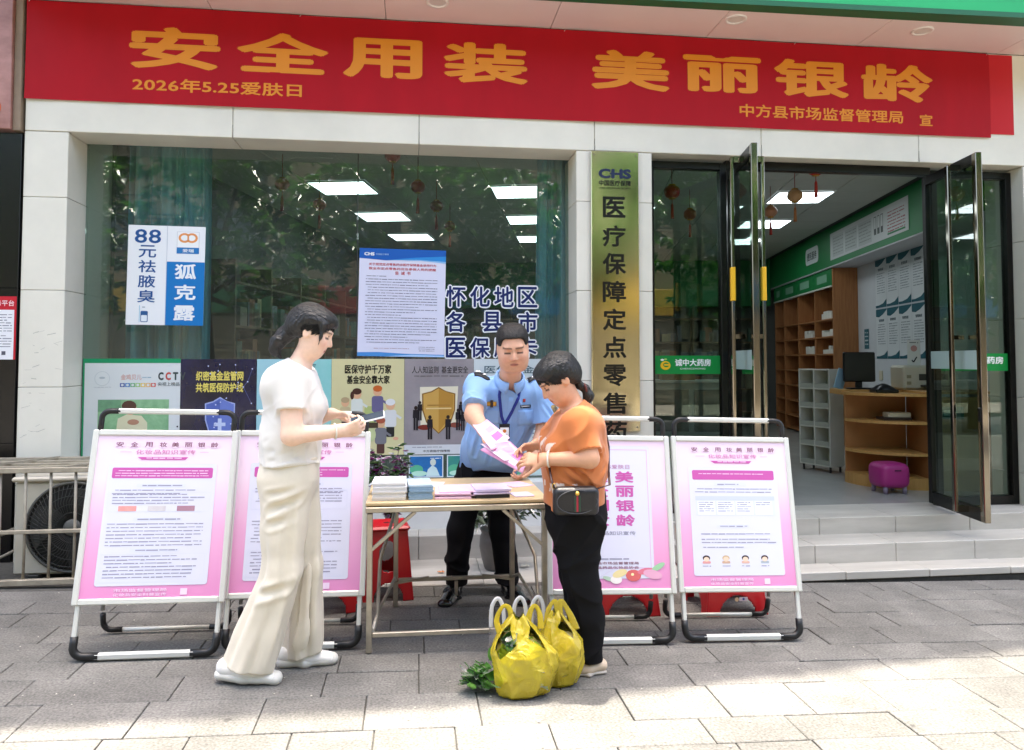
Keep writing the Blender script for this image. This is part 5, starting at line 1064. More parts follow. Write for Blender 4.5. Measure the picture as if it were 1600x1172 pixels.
pot('flower_pot', 'grey flower pot hidden behind the red stool and booklets', -.165, -.30, z1f(0), 1.0); plant('bougainvillea', 'flowering plant with purple blossoms rising behind the booklet stack', -.15, -.30, z1f(0) + .23, .66, .16, 12, 260, .07, M_leaf, 8, M_bract, 210, flop=.15)
# ------------------------------------------------------------------ implicit modelling: smooth unions of tapered limbs, meshed with surface nets
def V3(*a): return np.array(a, np.float32)
def F_rc(a, b, ra, rb):
    a = np.array(a, np.float32); ba = np.array(b, np.float32) - a; L2 = max(float(ba @ ba), 1e-9)
    def f(P):
        d = P - a; t = np.clip(d @ ba / L2, 0, 1); return np.linalg.norm(d - t[:, None] * ba, axis=1) - (ra + (rb - ra) * t)
    return f
def F_ec(a, b, side, r0, r1):
    a = np.array(a, np.float32); ba = np.array(b, np.float32) - a; L = float(np.linalg.norm(ba)); z = ba / L
    s = np.array(side, np.float32); s = s - z * (s @ z); s /= np.linalg.norm(s); fr = np.cross(z, s)
    def f(P):
        d = P - a; tr = d @ z; t = np.clip(tr / L, 0, 1); rs = r0[0] + (r1[0] - r0[0]) * t; rf = r0[1] + (r1[1] - r0[1]) * t; m = np.minimum(rs, rf)
        q = np.sqrt(((d @ s) / rs) ** 2 + ((d @ fr) / rf) ** 2 + ((tr - t * L) / m) ** 2); return (q - 1) * m
    return f
def F_el(c, r, M=None):
    c = np.array(c, np.float32); r = np.array(r, np.float32); m = float(r.min())
    def f(P):
        d = P - c
        if M is not None: d = d @ M
        return (np.linalg.norm(d / r, axis=1) - 1) * m
    return f
def F_box(c, h, rad, M=None):
    c = np.array(c, np.float32); h = np.array(h, np.float32) - rad
    def f(P):
        d = P - c
        if M is not None: d = d @ M
        q = np.abs(d) - h; return np.linalg.norm(np.maximum(q, 0), axis=1) + np.minimum(q.max(1), 0) - rad
    return f
def smin(a, b, k):
    if k <= 0: return np.minimum(a, b)
    h = np.maximum(k - np.abs(a - b), 0) / k; return np.minimum(a, b) - h * h * k * .25
def smax(a, b, k): return -smin(-a, -b, k)
def union(items, k=.02):
    def f(P):
        d = None
        for it in items:
            g_, kk = it if isinstance(it, tuple) else (it, k)
            e = g_(P); d = e if d is None else smin(d, e, kk)
        return d
    return f
def cutp(f, p, n, k=.004):
    p = np.array(p, np.float32); n = np.array(n, np.float32); n = n / np.linalg.norm(n)
    return lambda P: smax(f(P), (P - p) @ n, k)
def minus(f, g_, k=.006): return lambda P: smax(f(P), -g_(P), k)
def at_frame(f, pos, M, s=1.0):
    pos = np.array(pos, np.float32); M = np.array(M, np.float32); return lambda P: f((P - pos) @ M / s) * s
def sines(P, seed, sc, amp, ax=(1, 1, 1)):
    r = np.random.RandomState(seed); d = np.zeros(len(P), np.float32)
    for k in range(5):
        w = r.normal(size=3) * np.array(ax); w /= np.linalg.norm(w); w2 = r.normal(size=3)
        d += np.sin((P @ w.astype(np.float32)) * sc * r.uniform(.6, 1.6) + 1.3 * np.sin(P @ w2.astype(np.float32) * sc * .45 + r.uniform(0, 6)) + r.uniform(0, 6)).astype(np.float32)
    return d * amp / 5 * 1.6
def ridged(P, seed, sc, amp, ax=(1, 1, 1), n=4, pw=3.0):
    r = np.random.RandomState(seed); d = np.zeros(len(P), np.float32)
    for k in range(n):
        w = r.normal(size=3) * np.array(ax); w /= np.linalg.norm(w); w2, w3 = r.normal(size=3), r.normal(size=3); q = sc * r.uniform(.6, 1.5)
        msk = .5 + .5 * np.sin(P @ w3.astype(np.float32) * sc * .35 + r.uniform(0, 6))
        d += msk * (1 - np.abs(np.sin((P @ w.astype(np.float32)) * q * .5 + 1.1 * np.sin(P @ w2.astype(np.float32) * sc * .4 + r.uniform(0, 6)) + r.uniform(0, 6)))) ** pw
    return -(d - .3 * n * .25) * amp
def creases(P, segs):
    d = np.zeros(len(P), np.float32)
    for a, b, w, dep in segs:
        w = w * .9
        a = np.array(a, np.float32); ba = np.array(b, np.float32) - a; e = P - a; t = np.clip(e @ ba / float(ba @ ba), 0, 1); q = np.linalg.norm(e - t[:, None] * ba, axis=1); fade = np.sin(np.pi * np.clip(t * .8 + .1, 0, 1))
        d += dep * fade * (np.exp(-(q / w) ** 2) - .75 * np.exp(-((q - 1.9 * w) / w) ** 2))
    return d
def mesh_sdf(f, lo, hi, h, name='m', colour=None, smooth_it=1):
    lo = np.array(lo, np.float32); hi = np.array(hi, np.float32); Bk = 8
    nb = np.ceil((hi - lo) / (h * Bk)).astype(int) + 1; n = nb * Bk
    ci = np.stack(np.meshgrid(*[np.arange(k) for k in nb], indexing='ij'), -1).reshape(-1, 3)
    dc = f((lo + (ci * Bk + Bk / 2 - .5) * h).astype(np.float32))
    D = np.where(dc < 0, -1.0, 1.0).astype(np.float32).reshape(nb).repeat(Bk, 0).repeat(Bk, 1).repeat(Bk, 2)
    keep = ci[np.abs(dc) < Bk * h * 1.9]
    off = np.stack(np.meshgrid(*[np.arange(Bk)] * 3, indexing='ij'), -1).reshape(-1, 3)
    for s in range(0, len(keep), 400):
        ix = (keep[s:s + 400, None, :] * Bk + off[None]).reshape(-1, 3); D[ix[:, 0], ix[:, 1], ix[:, 2]] = f((lo + ix * h).astype(np.float32))
    S = D < 0
    cnt = sum(S[a:n[0] - 1 + a, b:n[1] - 1 + b, c:n[2] - 1 + c].astype(np.int8) for a in (0, 1) for b in (0, 1) for c in (0, 1))
    act = np.argwhere((cnt > 0) & (cnt < 8)); vid = -np.ones(tuple(n - 1), np.int32); vid[tuple(act.T)] = np.arange(len(act))
    acc = np.zeros((len(act), 3)); num = np.zeros(len(act))
    cs = [(a, b, c) for a in (0, 1) for b in (0, 1) for c in (0, 1)]
    for p in cs:
        for ax in range(3):
            if p[ax]: continue
            q = list(p); q[ax] = 1
            d0 = D[tuple((act + np.array(p)).T)]; d1 = D[tuple((act + np.array(q)).T)]; m = (d0 < 0) != (d1 < 0)
            t = np.where(m, d0 / np.where(m, d0 - d1, 1), 0); pt = np.repeat(np.array(p, float)[None], len(act), 0); pt[:, ax] = t; acc[m] += pt[m]; num[m] += 1
    vv = lo + (act + acc / num[:, None]) * h
    fs = []
    for ax in range(3):
        o1, o2 = (ax + 1) % 3, (ax + 2) % 3
        sl0 = [slice(1, -1)] * 3; sl0[ax] = slice(0, -1); sl1 = list(sl0); sl1[ax] = slice(1, None)
        s0, s1 = S[tuple(sl0)], S[tuple(sl1)]; e = np.argwhere(s0 != s1); fl = s0[tuple(e.T)]; base = e + 1; base[:, ax] -= 1
        def cv(d1, d2): q = base.copy(); q[:, o1] -= d1; q[:, o2] -= d2; return vid[tuple(q.T)]
        a, b, c, d = cv(1, 1), cv(0, 1), cv(0, 0), cv(1, 0); Q = np.stack([a, b, c, d], 1); Q[~fl] = Q[~fl][:, ::-1]; fs.append(Q)
    fs = np.concatenate(fs); fs = fs[(fs >= 0).all(1)]
    for _ in range(smooth_it):        # one light relaxation against the grid
        ac = np.zeros_like(vv); nn_ = np.zeros(len(vv))
        for k in range(4):
            i, j = fs[:, k], fs[:, (k + 1) % 4]; np.add.at(ac, i, vv[j]); np.add.at(nn_, i, 1); np.add.at(ac, j, vv[i]); np.add.at(nn_, j, 1)
        vv = vv * .5 + .5 * ac / np.maximum(nn_, 1)[:, None]
    me = bpy.data.meshes.new(name); me.vertices.add(len(vv)); me.vertices.foreach_set('co', vv.astype(np.float32).ravel())
    me.loops.add(len(fs) * 4); me.loops.foreach_set('vertex_index', fs.astype(np.int32).ravel()); me.polygons.add(len(fs))
    me.polygons.foreach_set('loop_start', np.arange(0, len(fs) * 4, 4, dtype=np.int32)); me.polygons.foreach_set('use_smooth', np.ones(len(fs), bool)); me.update(calc_edges=True); me.validate()
    if colour is not None:
        c = colour(vv.astype(np.float32)); a = me.color_attributes.new('tint', 'FLOAT_COLOR', 'POINT'); a.data.foreach_set('color', np.concatenate([c, np.ones((len(c), 1))], 1).astype(np.float32).ravel())
    return me
def ray_hit(f, p, d, dist=.8):        # first surface point from p along d
    d = np.array(d, np.float32); d /= np.linalg.norm(d); t = np.linspace(0, dist, 400, dtype=np.float32); P = np.array(p, np.float32) + t[:, None] * d; v = f(P); i = np.argmax(v < 0)
    return Vector(P[i].tolist()) if v[i] < 0 else None

def frame_from(fwd, up=(0, 0, 1)):
    y = np.array(fwd, float); y /= np.linalg.norm(y); z = np.array(up, float); z -= y * (z @ y); z /= np.linalg.norm(z); return np.stack([np.cross(y, z), y, z], 1)
# ---- head in its own frame: y towards the face, z up, metres
def head_prims(nose=1.0, fem=False):
    j = .92 if fem else 1.14
    it = [F_el((0, -.012, .035), (.074, .094, .082)), (F_el((0, .030, -.030), (.060 * j, .058, .074)), .03), (F_el((0, .052, -.092), (.030 * j, .024, .018)), .03), (F_el((.040 * j, .035, -.050), (.026, .045, .045)), .03), (F_el((-.040 * j, .035, -.050), (.026, .045, .045)), .03),
          (F_el((.034, .058, -.022), (.024, .022, .020)), .02), (F_el((-.034, .058, -.022), (.024, .022, .020)), .02), (F_rc((-.032, .076, .026), (.032, .076, .026), .010, .010), .02),
          (F_rc((0, .084, .016), (0, .103 * nose + 0, -.024), .006, .0095), .012), (F_el((.011, .092, -.029), (.008, .008, .006)), .008), (F_el((-.011, .092, -.029), (.008, .008, .006)), .008)]
    base = union(it, .02)
    sock = union([F_el((.031, .092, .008), (.018, .014, .010)), F_el((-.031, .092, .008), (.018, .014, .010))], .0)
    b2 = minus(base, sock, .012)
    fin = union([b2, (F_el((.031, .071, .006), (.0135, .0125, .0105)), .004), (F_el((-.031, .071, .006), (.0135, .0125, .0105)), .004), (F_el((0, .082, -.0535), (.021, .010, .0055)), .006), (F_el((0, .081, -.0625), (.018, .010, .0065)), .006),
                 (F_el((.076, -.004, -.006), (.008, .018, .030)), .010), (F_el((-.076, -.004, -.006), (.008, .018, .030)), .010)], .006)
    dent = union([F_el((.083, -.001, -.002), (.005, .010, .018)), F_el((-.083, -.001, -.002), (.005, .010, .018))], 0)
    return minus(fin, dent, .004)
def face_colour(L, base, lips, brow, hairline=None):
    c = np.repeat(np.array(lin(base))[None], len(L), 0); x, y, z = np.abs(L[:, 0]), L[:, 1], L[:, 2]
    def mixc(mask, col, a): 
        w = np.clip(mask, 0, 1)[:, None] * a; return c * (1 - w) + np.array(lin(col)) * w
    near = (np.abs(L) < .14).all(1)
    c = mixc(near * np.exp(-((x - .042) / .022) ** 2 - ((z + .03) / .024) ** 2) * (y > .02), 'd8907c', .35)
    c = mixc(near * np.exp(-(x / .014) ** 4 - ((z + .027) / .014) ** 2) * (y > .08), 'd0927a', .3)
    c = mixc(near * (y > .06) * np.clip(1.6 - ((x / .021) ** 2 + ((z + .058) / .0095) ** 2) * 1.2, 0, 1), lips, .85)
    c = mixc(near * (y > .06) * (x < .02) * np.clip(1.5 - np.abs(z + .058) / .0024, 0, 1), '5a2c2a', .75)
    bz = .0275 - 4.0 * (x - .030) ** 2
    c = mixc(near * (y > .03) * (x > .010) * (x < .052) * np.clip(1.6 - np.abs(z - bz) / .0036, 0, 1), brow, .8)
    ez = .001 - 3.0 * (x - .031) ** 2
    c = mixc(near * (y > .04) * (np.abs(x - .031) < .0165) * np.clip(1.7 - np.abs(z - ez) / .0036, 0, 1), '1c1412', .9)
    return c
# ---- hand: wrist at origin, y to the fingertips, z out of the back of the hand, thumb on the x side
def hand_prims(w, ydir, zback, thumb, curl=(.35, .4, .45, .5), sc=1.0, tcurl=.3, spread=.04):
    y = np.array(ydir, float); y /= np.linalg.norm(y); z = np.array(zback, float); z -= y * (z @ y); z /= np.linalg.norm(z); x = np.cross(y, z) * thumb; w = np.array(w, float)
    P = lambda a, b, c: w + (x * a + y * b + z * c) * sc
    it = [(F_ec(P(0, -.01, 0), P(.002, .075, 0), x, (.026 * sc, .018 * sc), (.038 * sc, .0125 * sc)), .02)]
    for i, (bx, ln, r_) in enumerate(((.029, .072, .0083), (.010, .080, .0086), (-.010, .074, .0083), (-.028, .058, .0074))):
        p = np.array((bx, .080 - .004 * abs(i - 1), .002)); a = curl[i] * .6; sx = spread * (1.5 - i)
        for k, fr in enumerate((.46, .31, .23)):
            d = np.array((sx, math.cos(a), -math.sin(a))); q = p + d / np.linalg.norm(d) * ln * fr
            it.append((F_rc(P(*p), P(*q), r_ * sc * (1 - .09 * k), r_ * sc * (.92 - .09 * k)), .006 if k == 0 else .003)); p = q; a += curl[i] * (1.0 if k == 0 else .7)
    a = tcurl; p = np.array((.026, .018, -.004))
    for k, (ln, r_) in enumerate(((.042, .0125), (.032, .0098), (.026, .0086))):
        d = np.array((math.cos(.9 + a * .4 * k), math.sin(.9 + a * .4 * k), -.35 - a * .25 * k)); d /= np.linalg.norm(d); q = p + d * ln; it.append((F_rc(P(*p), P(*q), r_ * sc, r_ * .86 * sc), .012 if k == 0 else .003)); p = q
    return it
def shoe_prims(heel, toe, wid=.042, hgt=.07, sole=.02, up=(0, 0, 1)):
    h, t = np.array(heel, float), np.array(toe, float); d = t - h; L = np.linalg.norm(d); d /= L; u = np.array(up, float); u -= d * (u @ d); u /= np.linalg.norm(u); s = np.cross(d, u)
    Q = lambda a, b: h + d * L * a + u * b
    up_ = [F_ec(Q(.14, hgt * .55), Q(.45, hgt * .5), s, (wid * .82, hgt * .48), (wid * .92, hgt * .5)), (F_ec(Q(.45, hgt * .45), Q(.86, hgt * .30), s, (wid * .95, hgt * .42), (wid * .78, hgt * .26)), .03), (F_rc(Q(.16, hgt * .7), Q(.2, hgt * 1.25), wid * .78, wid * .8), .03)]
    so = [F_ec(Q(.09, sole * .7), Q(.45, sole * .7), s, (wid * .84, sole), (wid * .98, sole)), (F_ec(Q(.45, sole * .7), Q(.90, sole * .75), s, (wid * 1.02, sole), (wid * .74, sole)), .02)]
    return up_, so, Q, s
M_skin = mat('skin', 'e0b89c', .55, attr='tint', sss=.10, var=.07, vscale=45, spec=.35, bump=.06, bscale=420)
M_hair = mat('black_hair', '080707', .42, var=.5, vscale=90, stretch=(.35, 1.6, .35), bump=.9, bscale=130, spec=.6)
def person(label, loc): return Thing('person', label, 'person', loc)
def piece(T, name, me, m, parent=None): return T.part(name, me, m, parent=parent, w=True, norm=False)
def skin_mesh(f, lo, hi, h, hp, HM, hs, base, lips, brow):
    def col(v): return face_colour(((v - np.array(hp, np.float32)) @ np.array(HM, np.float32)) / hs, base, lips, brow)
    return mesh_sdf(f, lo, hi, h, 'body', col)

# ================================================================== the woman in white, walking past with a phone
W1 = person('woman in white t-shirt and cream wide trousers looking at a phone', (-.55, -1.97, gz(-.55)))
hp = (-.447, -1.975, 1.578); HM = frame_from((.90, -.06, -.40)); hs = .99
headf = at_frame(head_prims(fem=True), hp, HM, hs)
Sy = (0, 1, 0)
shR_, elR, wrR = (-.512, -2.118, 1.372), (-.500, -2.165, 1.135), (-.305, -2.100, 1.146); shL_, elL, wrL = (-.505, -1.830, 1.372), (-.505, -1.790, 1.150), (-.365, -1.885, 1.205)
arms = [F_rc(shR_, elR, .050, .043), (F_rc(elR, wrR, .041, .026), .02), (F_rc(shL_, elL, .048, .042), 0), (F_rc(elL, wrL, .040, .026), .02)]
hR = hand_prims(wrR, (.95, .22, .22), (.05, -.85, -.5), 1, (.75, .8, .85, .9), .95, .5)
hL = hand_prims(wrL, (.92, -.25, -.02), (.1, .2, .97), -1, (.55, .55, .7, .8), .95, .3)
torso_core = [F_ec((-.53, -1.97, .95), (-.53, -1.97, 1.33), Sy, (.13, .10), (.12, .085)), (F_rc((-.525, -1.97, 1.37), (-.465, -1.97, 1.50), .056, .046), .05), (F_rc((-.52, -2.07, 1.38), (-.52, -1.87, 1.38), .05, .05), .05),
              (F_rc((-.53, -2.05, .92), (-.555, -2.05, .5), .07, .05), .05), (F_rc((-.555, -2.05, .5), (-.70, -2.04, .17), .05, .035), .03), (F_rc((-.52, -1.89, .92), (-.47, -1.88, .5), .07, .05), .05), (F_rc((-.47, -1.88, .5), (-.52, -1.875, .15), .05, .035), .03)]
bodyf = union(torso_core + [(a if isinstance(a, tuple) else (a, .04)) for a in arms] + [(headf, .018)] + hR + hL, .03)
me = skin_mesh(bodyf, (-.86, -2.26, .06), (-.12, -1.70, 1.72), .0047, hp, HM, hs, 'ecc8b0', 'c8766e', '4a3630'); W1b = piece(W1, 'body', me, M_skin)
# t-shirt
tee0 = [F_ec((-.535, -1.97, .985), (-.530, -1.97, 1.12), Sy, (.168, .137), (.150, .122)), (F_ec((-.530, -1.97, 1.12), (-.522, -1.97, 1.30), Sy, (.150, .122), (.160, .118)), .05), (F_el((-.448, -2.03, 1.245), (.068, .068, .065)), .05), (F_el((-.448, -1.91, 1.245), (.068, .068, .065)), .05),
        (F_ec((-.525, -2.08, 1.365), (-.525, -1.86, 1.365), (1, 0, 0), (.078, .062), (.078, .062)), .07), (F_rc((-.52, -1.97, 1.38), (-.50, -1.97, 1.425), .07, .058), .05), (F_el((-.585, -1.97, 1.33), (.075, .13, .09)), .05)]
slv = lambda s, e, cut: (lambda P: np.maximum(F_rc(s, e, .066, .060)(P), (P - np.array(cut[0], np.float32)) @ np.array(cut[1], np.float32)))
dR = np.array(elR) - np.array(shR_); dR /= np.linalg.norm(dR); dL = np.array(elL) - np.array(shL_); dL /= np.linalg.norm(dL)
cR = np.array(shR_) + dR * .135; cL = np.array(shL_) + dL * .135
tb_ = cutp(union(tee0, .05), (-.53, -1.97, 1.003), (0.03, 0, -1)); tb_ = cutp(tb_, (-.49, -1.97, 1.432), (.55, 0, 1))
def teef(P):
    d = smin(smin(tb_(P), slv(shR_, elR, (cR, dR))(P), .03), slv(shL_, elL, (cL, dL))(P), .03)
    z = P[:, 2]; return d + ridged(P, 3, 30, .008, (.6, .6, 1.4)) * np.clip((1.30 - z) / .12, .3, 1) + creases(P, [((-.60, -2.12, 1.06), (-.44, -2.10, 1.11), .012, .006), ((-.62, -2.10, 1.10), (-.48, -2.12, 1.16), .012, .005), ((-.47, -2.06, 1.28), (-.45, -2.10, 1.12), .014, .006), ((-.60, -2.12, 1.02), (-.46, -2.12, 1.045), .010, .005)])
M_tee = mat('white_cotton', 'dcd9d2', .85, var=.03, bump=.05, bscale=300, sheen=.2)
piece(W1, 'tshirt', mesh_sdf(teef, (-.74, -2.28, .95), (-.36, -1.66, 1.46), .0046, 'tshirt', smooth_it=0), M_tee)
# wide trousers
trs = [F_ec((-.533, -1.97, 1.03), (-.533, -1.97, .93), Sy, (.145, .126), (.160, .128)), (F_ec((-.538, -2.035, .93), (-.548, -2.05, .55), Sy, (.090, .118), (.078, .082)), .03), (F_ec((-.548, -2.05, .55), (-.690, -2.05, .13), Sy, (.078, .082), (.088, .106)), .03),
       (F_ec((-.525, -1.90, .93), (-.468, -1.885, .52), Sy, (.090, .112), (.074, .068)), .02), (F_ec((-.468, -1.885, .52), (-.482, -1.88, .11), Sy, (.074, .068), (.080, .090)), .02)]
tr0 = union(trs, .03)
def trf(P):
    d = tr0(P); z = P[:, 2]; fold = np.clip((.85 - z) / .5, 0, 1)
    ang = np.arctan2(P[:, 1] + np.where(P[:, 1] < -1.965, 2.05, 1.88), P[:, 0] - np.where(P[:, 1] < -1.965, -.55 - .33 * np.clip(.55 - z, 0, 1), -.475)); d = d + .008 * np.sin(ang * 5 + 3.5 * z + 1.2 * np.sin(6 * z)) * fold ** .7 + .003 * np.sin(ang * 9 - 5 * z + 2) * fold
    d = d + sines(P, 8, 15, .006, (1, 1, 1.3)) + creases(P, [((-.66, -2.13, .79), (-.43, -2.12, .88), .016, .011), ((-.67, -2.12, .73), (-.47, -2.14, .79), .015, .008), ((-.65, -2.12, .87), (-.50, -2.14, .90), .013, .006), ((-.67, -2.12, .455), (-.49, -2.14, .50), .018, .012), ((-.505, -2.13, .86), (-.525, -2.14, .50), .018, .009), ((-.55, -2.14, .44), (-.62, -2.15, .14), .018, .010), ((-.415, -1.98, .60), (-.44, -1.99, .15), .016, .010), ((-.44, -2.0, .30), (-.52, -1.99, .17), .014, .008)])
    d = smax(d, (P[:, 2] - 1.035), .004)
    hem = np.where(P[:, 1] < -1.965, .146 - .16 * (P[:, 0] + .69), .128 + .16 * (P[:, 0] + .487)); return smax(d, hem - z, .006)
M_trs = mat('cream_trousers', 'dcd3c0', .8, var=.05, vscale=9, bump=.06, bscale=220, sheen=.15)
to = piece(W1, 'trousers', mesh_sdf(trf, (-.86, -2.20, .08), (-.33, -1.74, 1.06), .0048, 'trousers', smooth_it=0), M_trs)
gg = G(); ptsw = []
for a in np.linspace(0, 6.28, 40):
    q = ray_hit(trf, (-.533 + .3 * math.cos(a), -1.97 + .3 * math.sin(a), 1.018), (-math.cos(a), -math.sin(a), 0)); 
    if q: ptsw.append(q)
if len(ptsw) > 5: piece(W1, 'waistband', gg.tube(ptsw, .005, 6, flat=2.4).mesh('waistband'), M_trs, to)
# hair with low bun and side strands
hl = [F_el((0, -.018, .042), (.083, .103, .086)), (F_el((0, -.060, .000), (.074, .060, .075)), .03), (F_el((0, .045, .072), (.060, .050, .036)), .03)]
cap = union(hl, .03); fcut = union([F_el((0, .105, -.035), (.084, .078, .088)), F_el((.085, .03, -.06), (.05, .06, .055)), F_el((-.085, .03, -.06), (.05, .06, .055))], .02); earc = union([F_el((.08, .0, -.012), (.02, .022, .030)), F_el((-.08, .0, -.012), (.02, .022, .030))], 0)
hcap = minus(minus(cap, fcut, .012), earc, .006)
hcap = minus(hcap, F_el((0, -.035, -.110), (.1, .075, .066)), .02)
strand = union([F_rc((.066, .050, .050), (.071, .060, -.004), .011, .006), F_rc((-.066, .050, .050), (-.071, .060, -.004), .011, .006), F_rc((.071, .060, -.004), (.062, .064, -.05), .006, .002), F_rc((-.071, .060, -.004), (-.062, .064, -.05), .006, .002)], .01)
bun = union([F_rc((0, -.095, -.035), (0, -.125, -.055), .030, .032), (F_el((0, -.150, -.062), (.036, .040, .036)), .02), (F_el((0, -.150, -.100), (.028, .028, .034)), .02)], .02)
hfl = union([hcap, (strand, .015), (F_rc((0, -.090, -.030), (0, -.115, -.055), .030, .026), .03)], .02)
bunw = union([F_rc((-.545, -1.975, 1.560), (-.575, -1.975, 1.545), .026, .030), (F_el((-.592, -1.975, 1.534), (.036, .036, .034)), .015), (F_el((-.606, -1.975, 1.504), (.026, .028, .034)), .015), (F_rc((-.600, -1.975, 1.49), (-.580, -1.975, 1.462), .020, .007), .015)], .015)
hairf_l = lambda P: hfl(P) + .0005 * np.sin(P[:, 2] * 330 + P[:, 1] * 120 + 3 * np.sin(P[:, 0] * 40)) + .0012 * np.sin(P[:, 2] * 60 + P[:, 1] * 35 + 2 * np.sin(P[:, 0] * 30))
hair0 = at_frame(hairf_l, hp, HM, hs)
hairf = lambda P: smin(hair0(P), bunw(P) + .0015 * np.sin(P[:, 2] * 120 + P[:, 0] * 90 + 2 * np.sin(P[:, 1] * 60)), .02)
piece(W1, 'hair', mesh_sdf(hairf, (-.70, -2.10, 1.38), (-.31, -1.86, 1.72), .0042, 'hair'), M_hair)
def strands(T, parent, hp_, HM_, hs_, hub, n, seed, m):
    # fine loose hairs combed from the hairline back to the knot
    rd_ = random.Random(seed); g_ = G(); Hm = np.array(HM_); P0 = np.array(hp_)
    hubl = (np.array(hub) - P0) @ Hm / hs_
    for _ in range(n):
        a = rd_.uniform(-1.45, 1.45); st = np.array((math.sin(a) * .070, .066 * math.cos(a) + .01 - .03 * abs(a), .075 - .055 * (abs(a) / 1.45) ** 1.5)) * rd_.uniform(.96, 1.04); pts = []; q = rd_.uniform(1.0, 1.035); wob = rd_.uniform(-.006, .006); last = rd_.uniform(.55, 1.0)
        for t in np.linspace(0, last, 9):
            p = st * (1 - t) + hubl * t; c = np.array((0, -.018, .035)); d = p - c; el = np.array((.0845, .1045, .0875)); r_ = np.linalg.norm(d / el)
            if t < .82: p = c + d / r_ * (q + .012 * math.sin(t * 9 + wob * 300))
            pts.append(Vector((P0 + Hm @ (p * hs_)).tolist()))
        g_.tube(pts, [.0011, .0011, .0011, .001, .001, .001, .0009, .0007, .0004], 3, cap=False)
    o = piece(T, 'loose_strands', g_.mesh('loose_strands'), m, parent); o['kind'] = 'stuff'
strands(W1, None, hp, HM, hs, (-.565, -1.975, 1.548), 420, 5, M_hair)
# sneakers
M_sneak = mat('white_sneaker', 'eceae4', .6, var=.05, bump=.1, bscale=80); M_sole = mat('sneaker_sole', 'd6d4cc', .6)
for nm, hee, toe in (('sneaker', (-.822, -2.045, .106), (-.540, -2.080, .080)), ('sneaker', (-.595, -1.895, .084), (-.325, -1.870, .076))):
    u_, s_, Q, sv = shoe_prims(hee, toe, .048, .086, .027); uf = union(u_[:2], .03); lo = np.minimum(hee, toe) - .09; hi = np.maximum(hee, toe) + np.array((.09, .09, .15))
    fu = lambda P: smax(uf(P) + sines(P, 5, 30, .0008), -((P[:, 2] - .02)), .002); o = piece(W1, nm, mesh_sdf(fu, lo, hi, .0045, nm), M_sneak); sf = union(s_, .02); piece(W1, 'sole', mesh_sdf(lambda P: sf(P) + .0012 * np.sin(P[:, 0] * 70), lo, hi, .0045, 'sole'), M_sole, o)
    lc = G()
    for k in range(4): c = Vector(Q(.45 + .08 * k, .075 - .008 * k).tolist()); sv_ = Vector(sv.tolist()); lc.tube([c - sv_ * .025, c + Vector((0, 0, .008)), c + sv_ * .025], .003, 6)
    piece(W1, 'laces', lc.mesh('laces'), M_sole, o)
bc = G(); c = Vector(wrR) * .88 + Vector(elR) * .12; ax_ = (Vector(wrR) - Vector(elR)).normalized(); s1 = ax_.orthogonal().normalized(); s2 = ax_.cross(s1); bc.tube([c + (s1 * math.cos(a) + s2 * math.sin(a)) * .032 for a in np.linspace(0, 6.283, 25)], .004, 6, cap=False); piece(W1, 'bracelet', bc.mesh('bracelet'), mat('white_jade', 'e0dcd0', .25))
ph = Thing('mobile_phone', 'white mobile phone held by the woman in white', 'phone', (-.20, -2.0, 1.18)); Mp = Matrix.Translation((-.197, -2.00, 1.192)) @ Matrix.Rotation(R(-13), 4, 'Y') @ Matrix.Rotation(R(20), 4, 'X')
ph.part('case', G().box(-.078, .078, -.037, .037, -.0045, .0045, b=.004, M=Mp), mat('phone_white', 'd8d8dc', .3), w=True); ph.part('screen', G().box(-.073, .073, -.033, .033, .0047, .0052, M=Mp), mat('phone_screen', '3a4654', .15), w=True); ph.part('camera_bump', G().box(.045, .07, -.03, .0, -.0075, -.0046, b=.002, M=Mp), mat('phone_camera', '2a2a2e', .3), w=True)

# ================================================================== the man in the pale blue uniform shirt
Mn = person('man in light blue uniform shirt leaning over the table handing out leaflets', (.44, -.82, gz(.44)))
hp = (.555, -1.258, 1.518); HM = frame_from((-.06, -.94, -.33), (-.06, 0, 1)); hs = 1.10
headf = at_frame(head_prims(), hp, HM, hs); Sx = (1, 0, -.05)
shR_, elR, wrR = (.372, -1.075, 1.300), (.338, -1.270, 1.150), (.372, -1.490, 1.088); shL_, elL, wrL = (.738, -1.065, 1.285), (.765, -1.085, 1.070), (.672, -1.165, .868)
core = [F_ec((.445, -.84, .80), (.475, -.92, .93), Sx, (.13, .09), (.13, .09)), (F_ec((.475, -.92, .93), (.555, -1.05, 1.20), Sx, (.13, .09), (.15, .09)), .05), (F_rc((.552, -1.10, 1.28), (.553, -1.215, 1.42), .066, .060), .05), (F_rc((.40, -1.075, 1.29), (.71, -1.065, 1.28), .05, .05), .05),
        (F_rc((.37, -.83, .78), (.285, -.83, .43), .07, .05), .05), (F_rc((.285, -.83, .43), (.270, -.85, .12), .05, .04), .03), (F_rc((.50, -.83, .78), (.545, -.83, .43), .07, .05), .05), (F_rc((.545, -.83, .43), (.573, -.855, .12), .05, .04), .03)]
arms = [(F_rc(shR_, elR, .056, .050), .03), (F_rc(elR, wrR, .049, .033), .02), (F_rc(shL_, elL, .056, .048), .03), (F_rc(elL, wrL, .046, .031), .02)]
hR = hand_prims(wrR, (.30, -.80, -.50), (-.35, -.45, .82), -1, (.5, .5, .55, .6), 1.08, .35); hL = hand_prims(wrL, (-.55, -.25, -.80), (.72, -.35, -.55), 1, (.9, .85, .8, .8), 1.06, .5)
bodyf = union(core + arms + [(headf, .02)] + hR + hL, .03)
me = skin_mesh(bodyf, (.14, -1.72, .06), (.90, -.68, 1.70), .0049, hp, HM, hs, 'd8a88c', 'b87468', '2c1e18'); piece(Mn, 'body', me, M_skin)
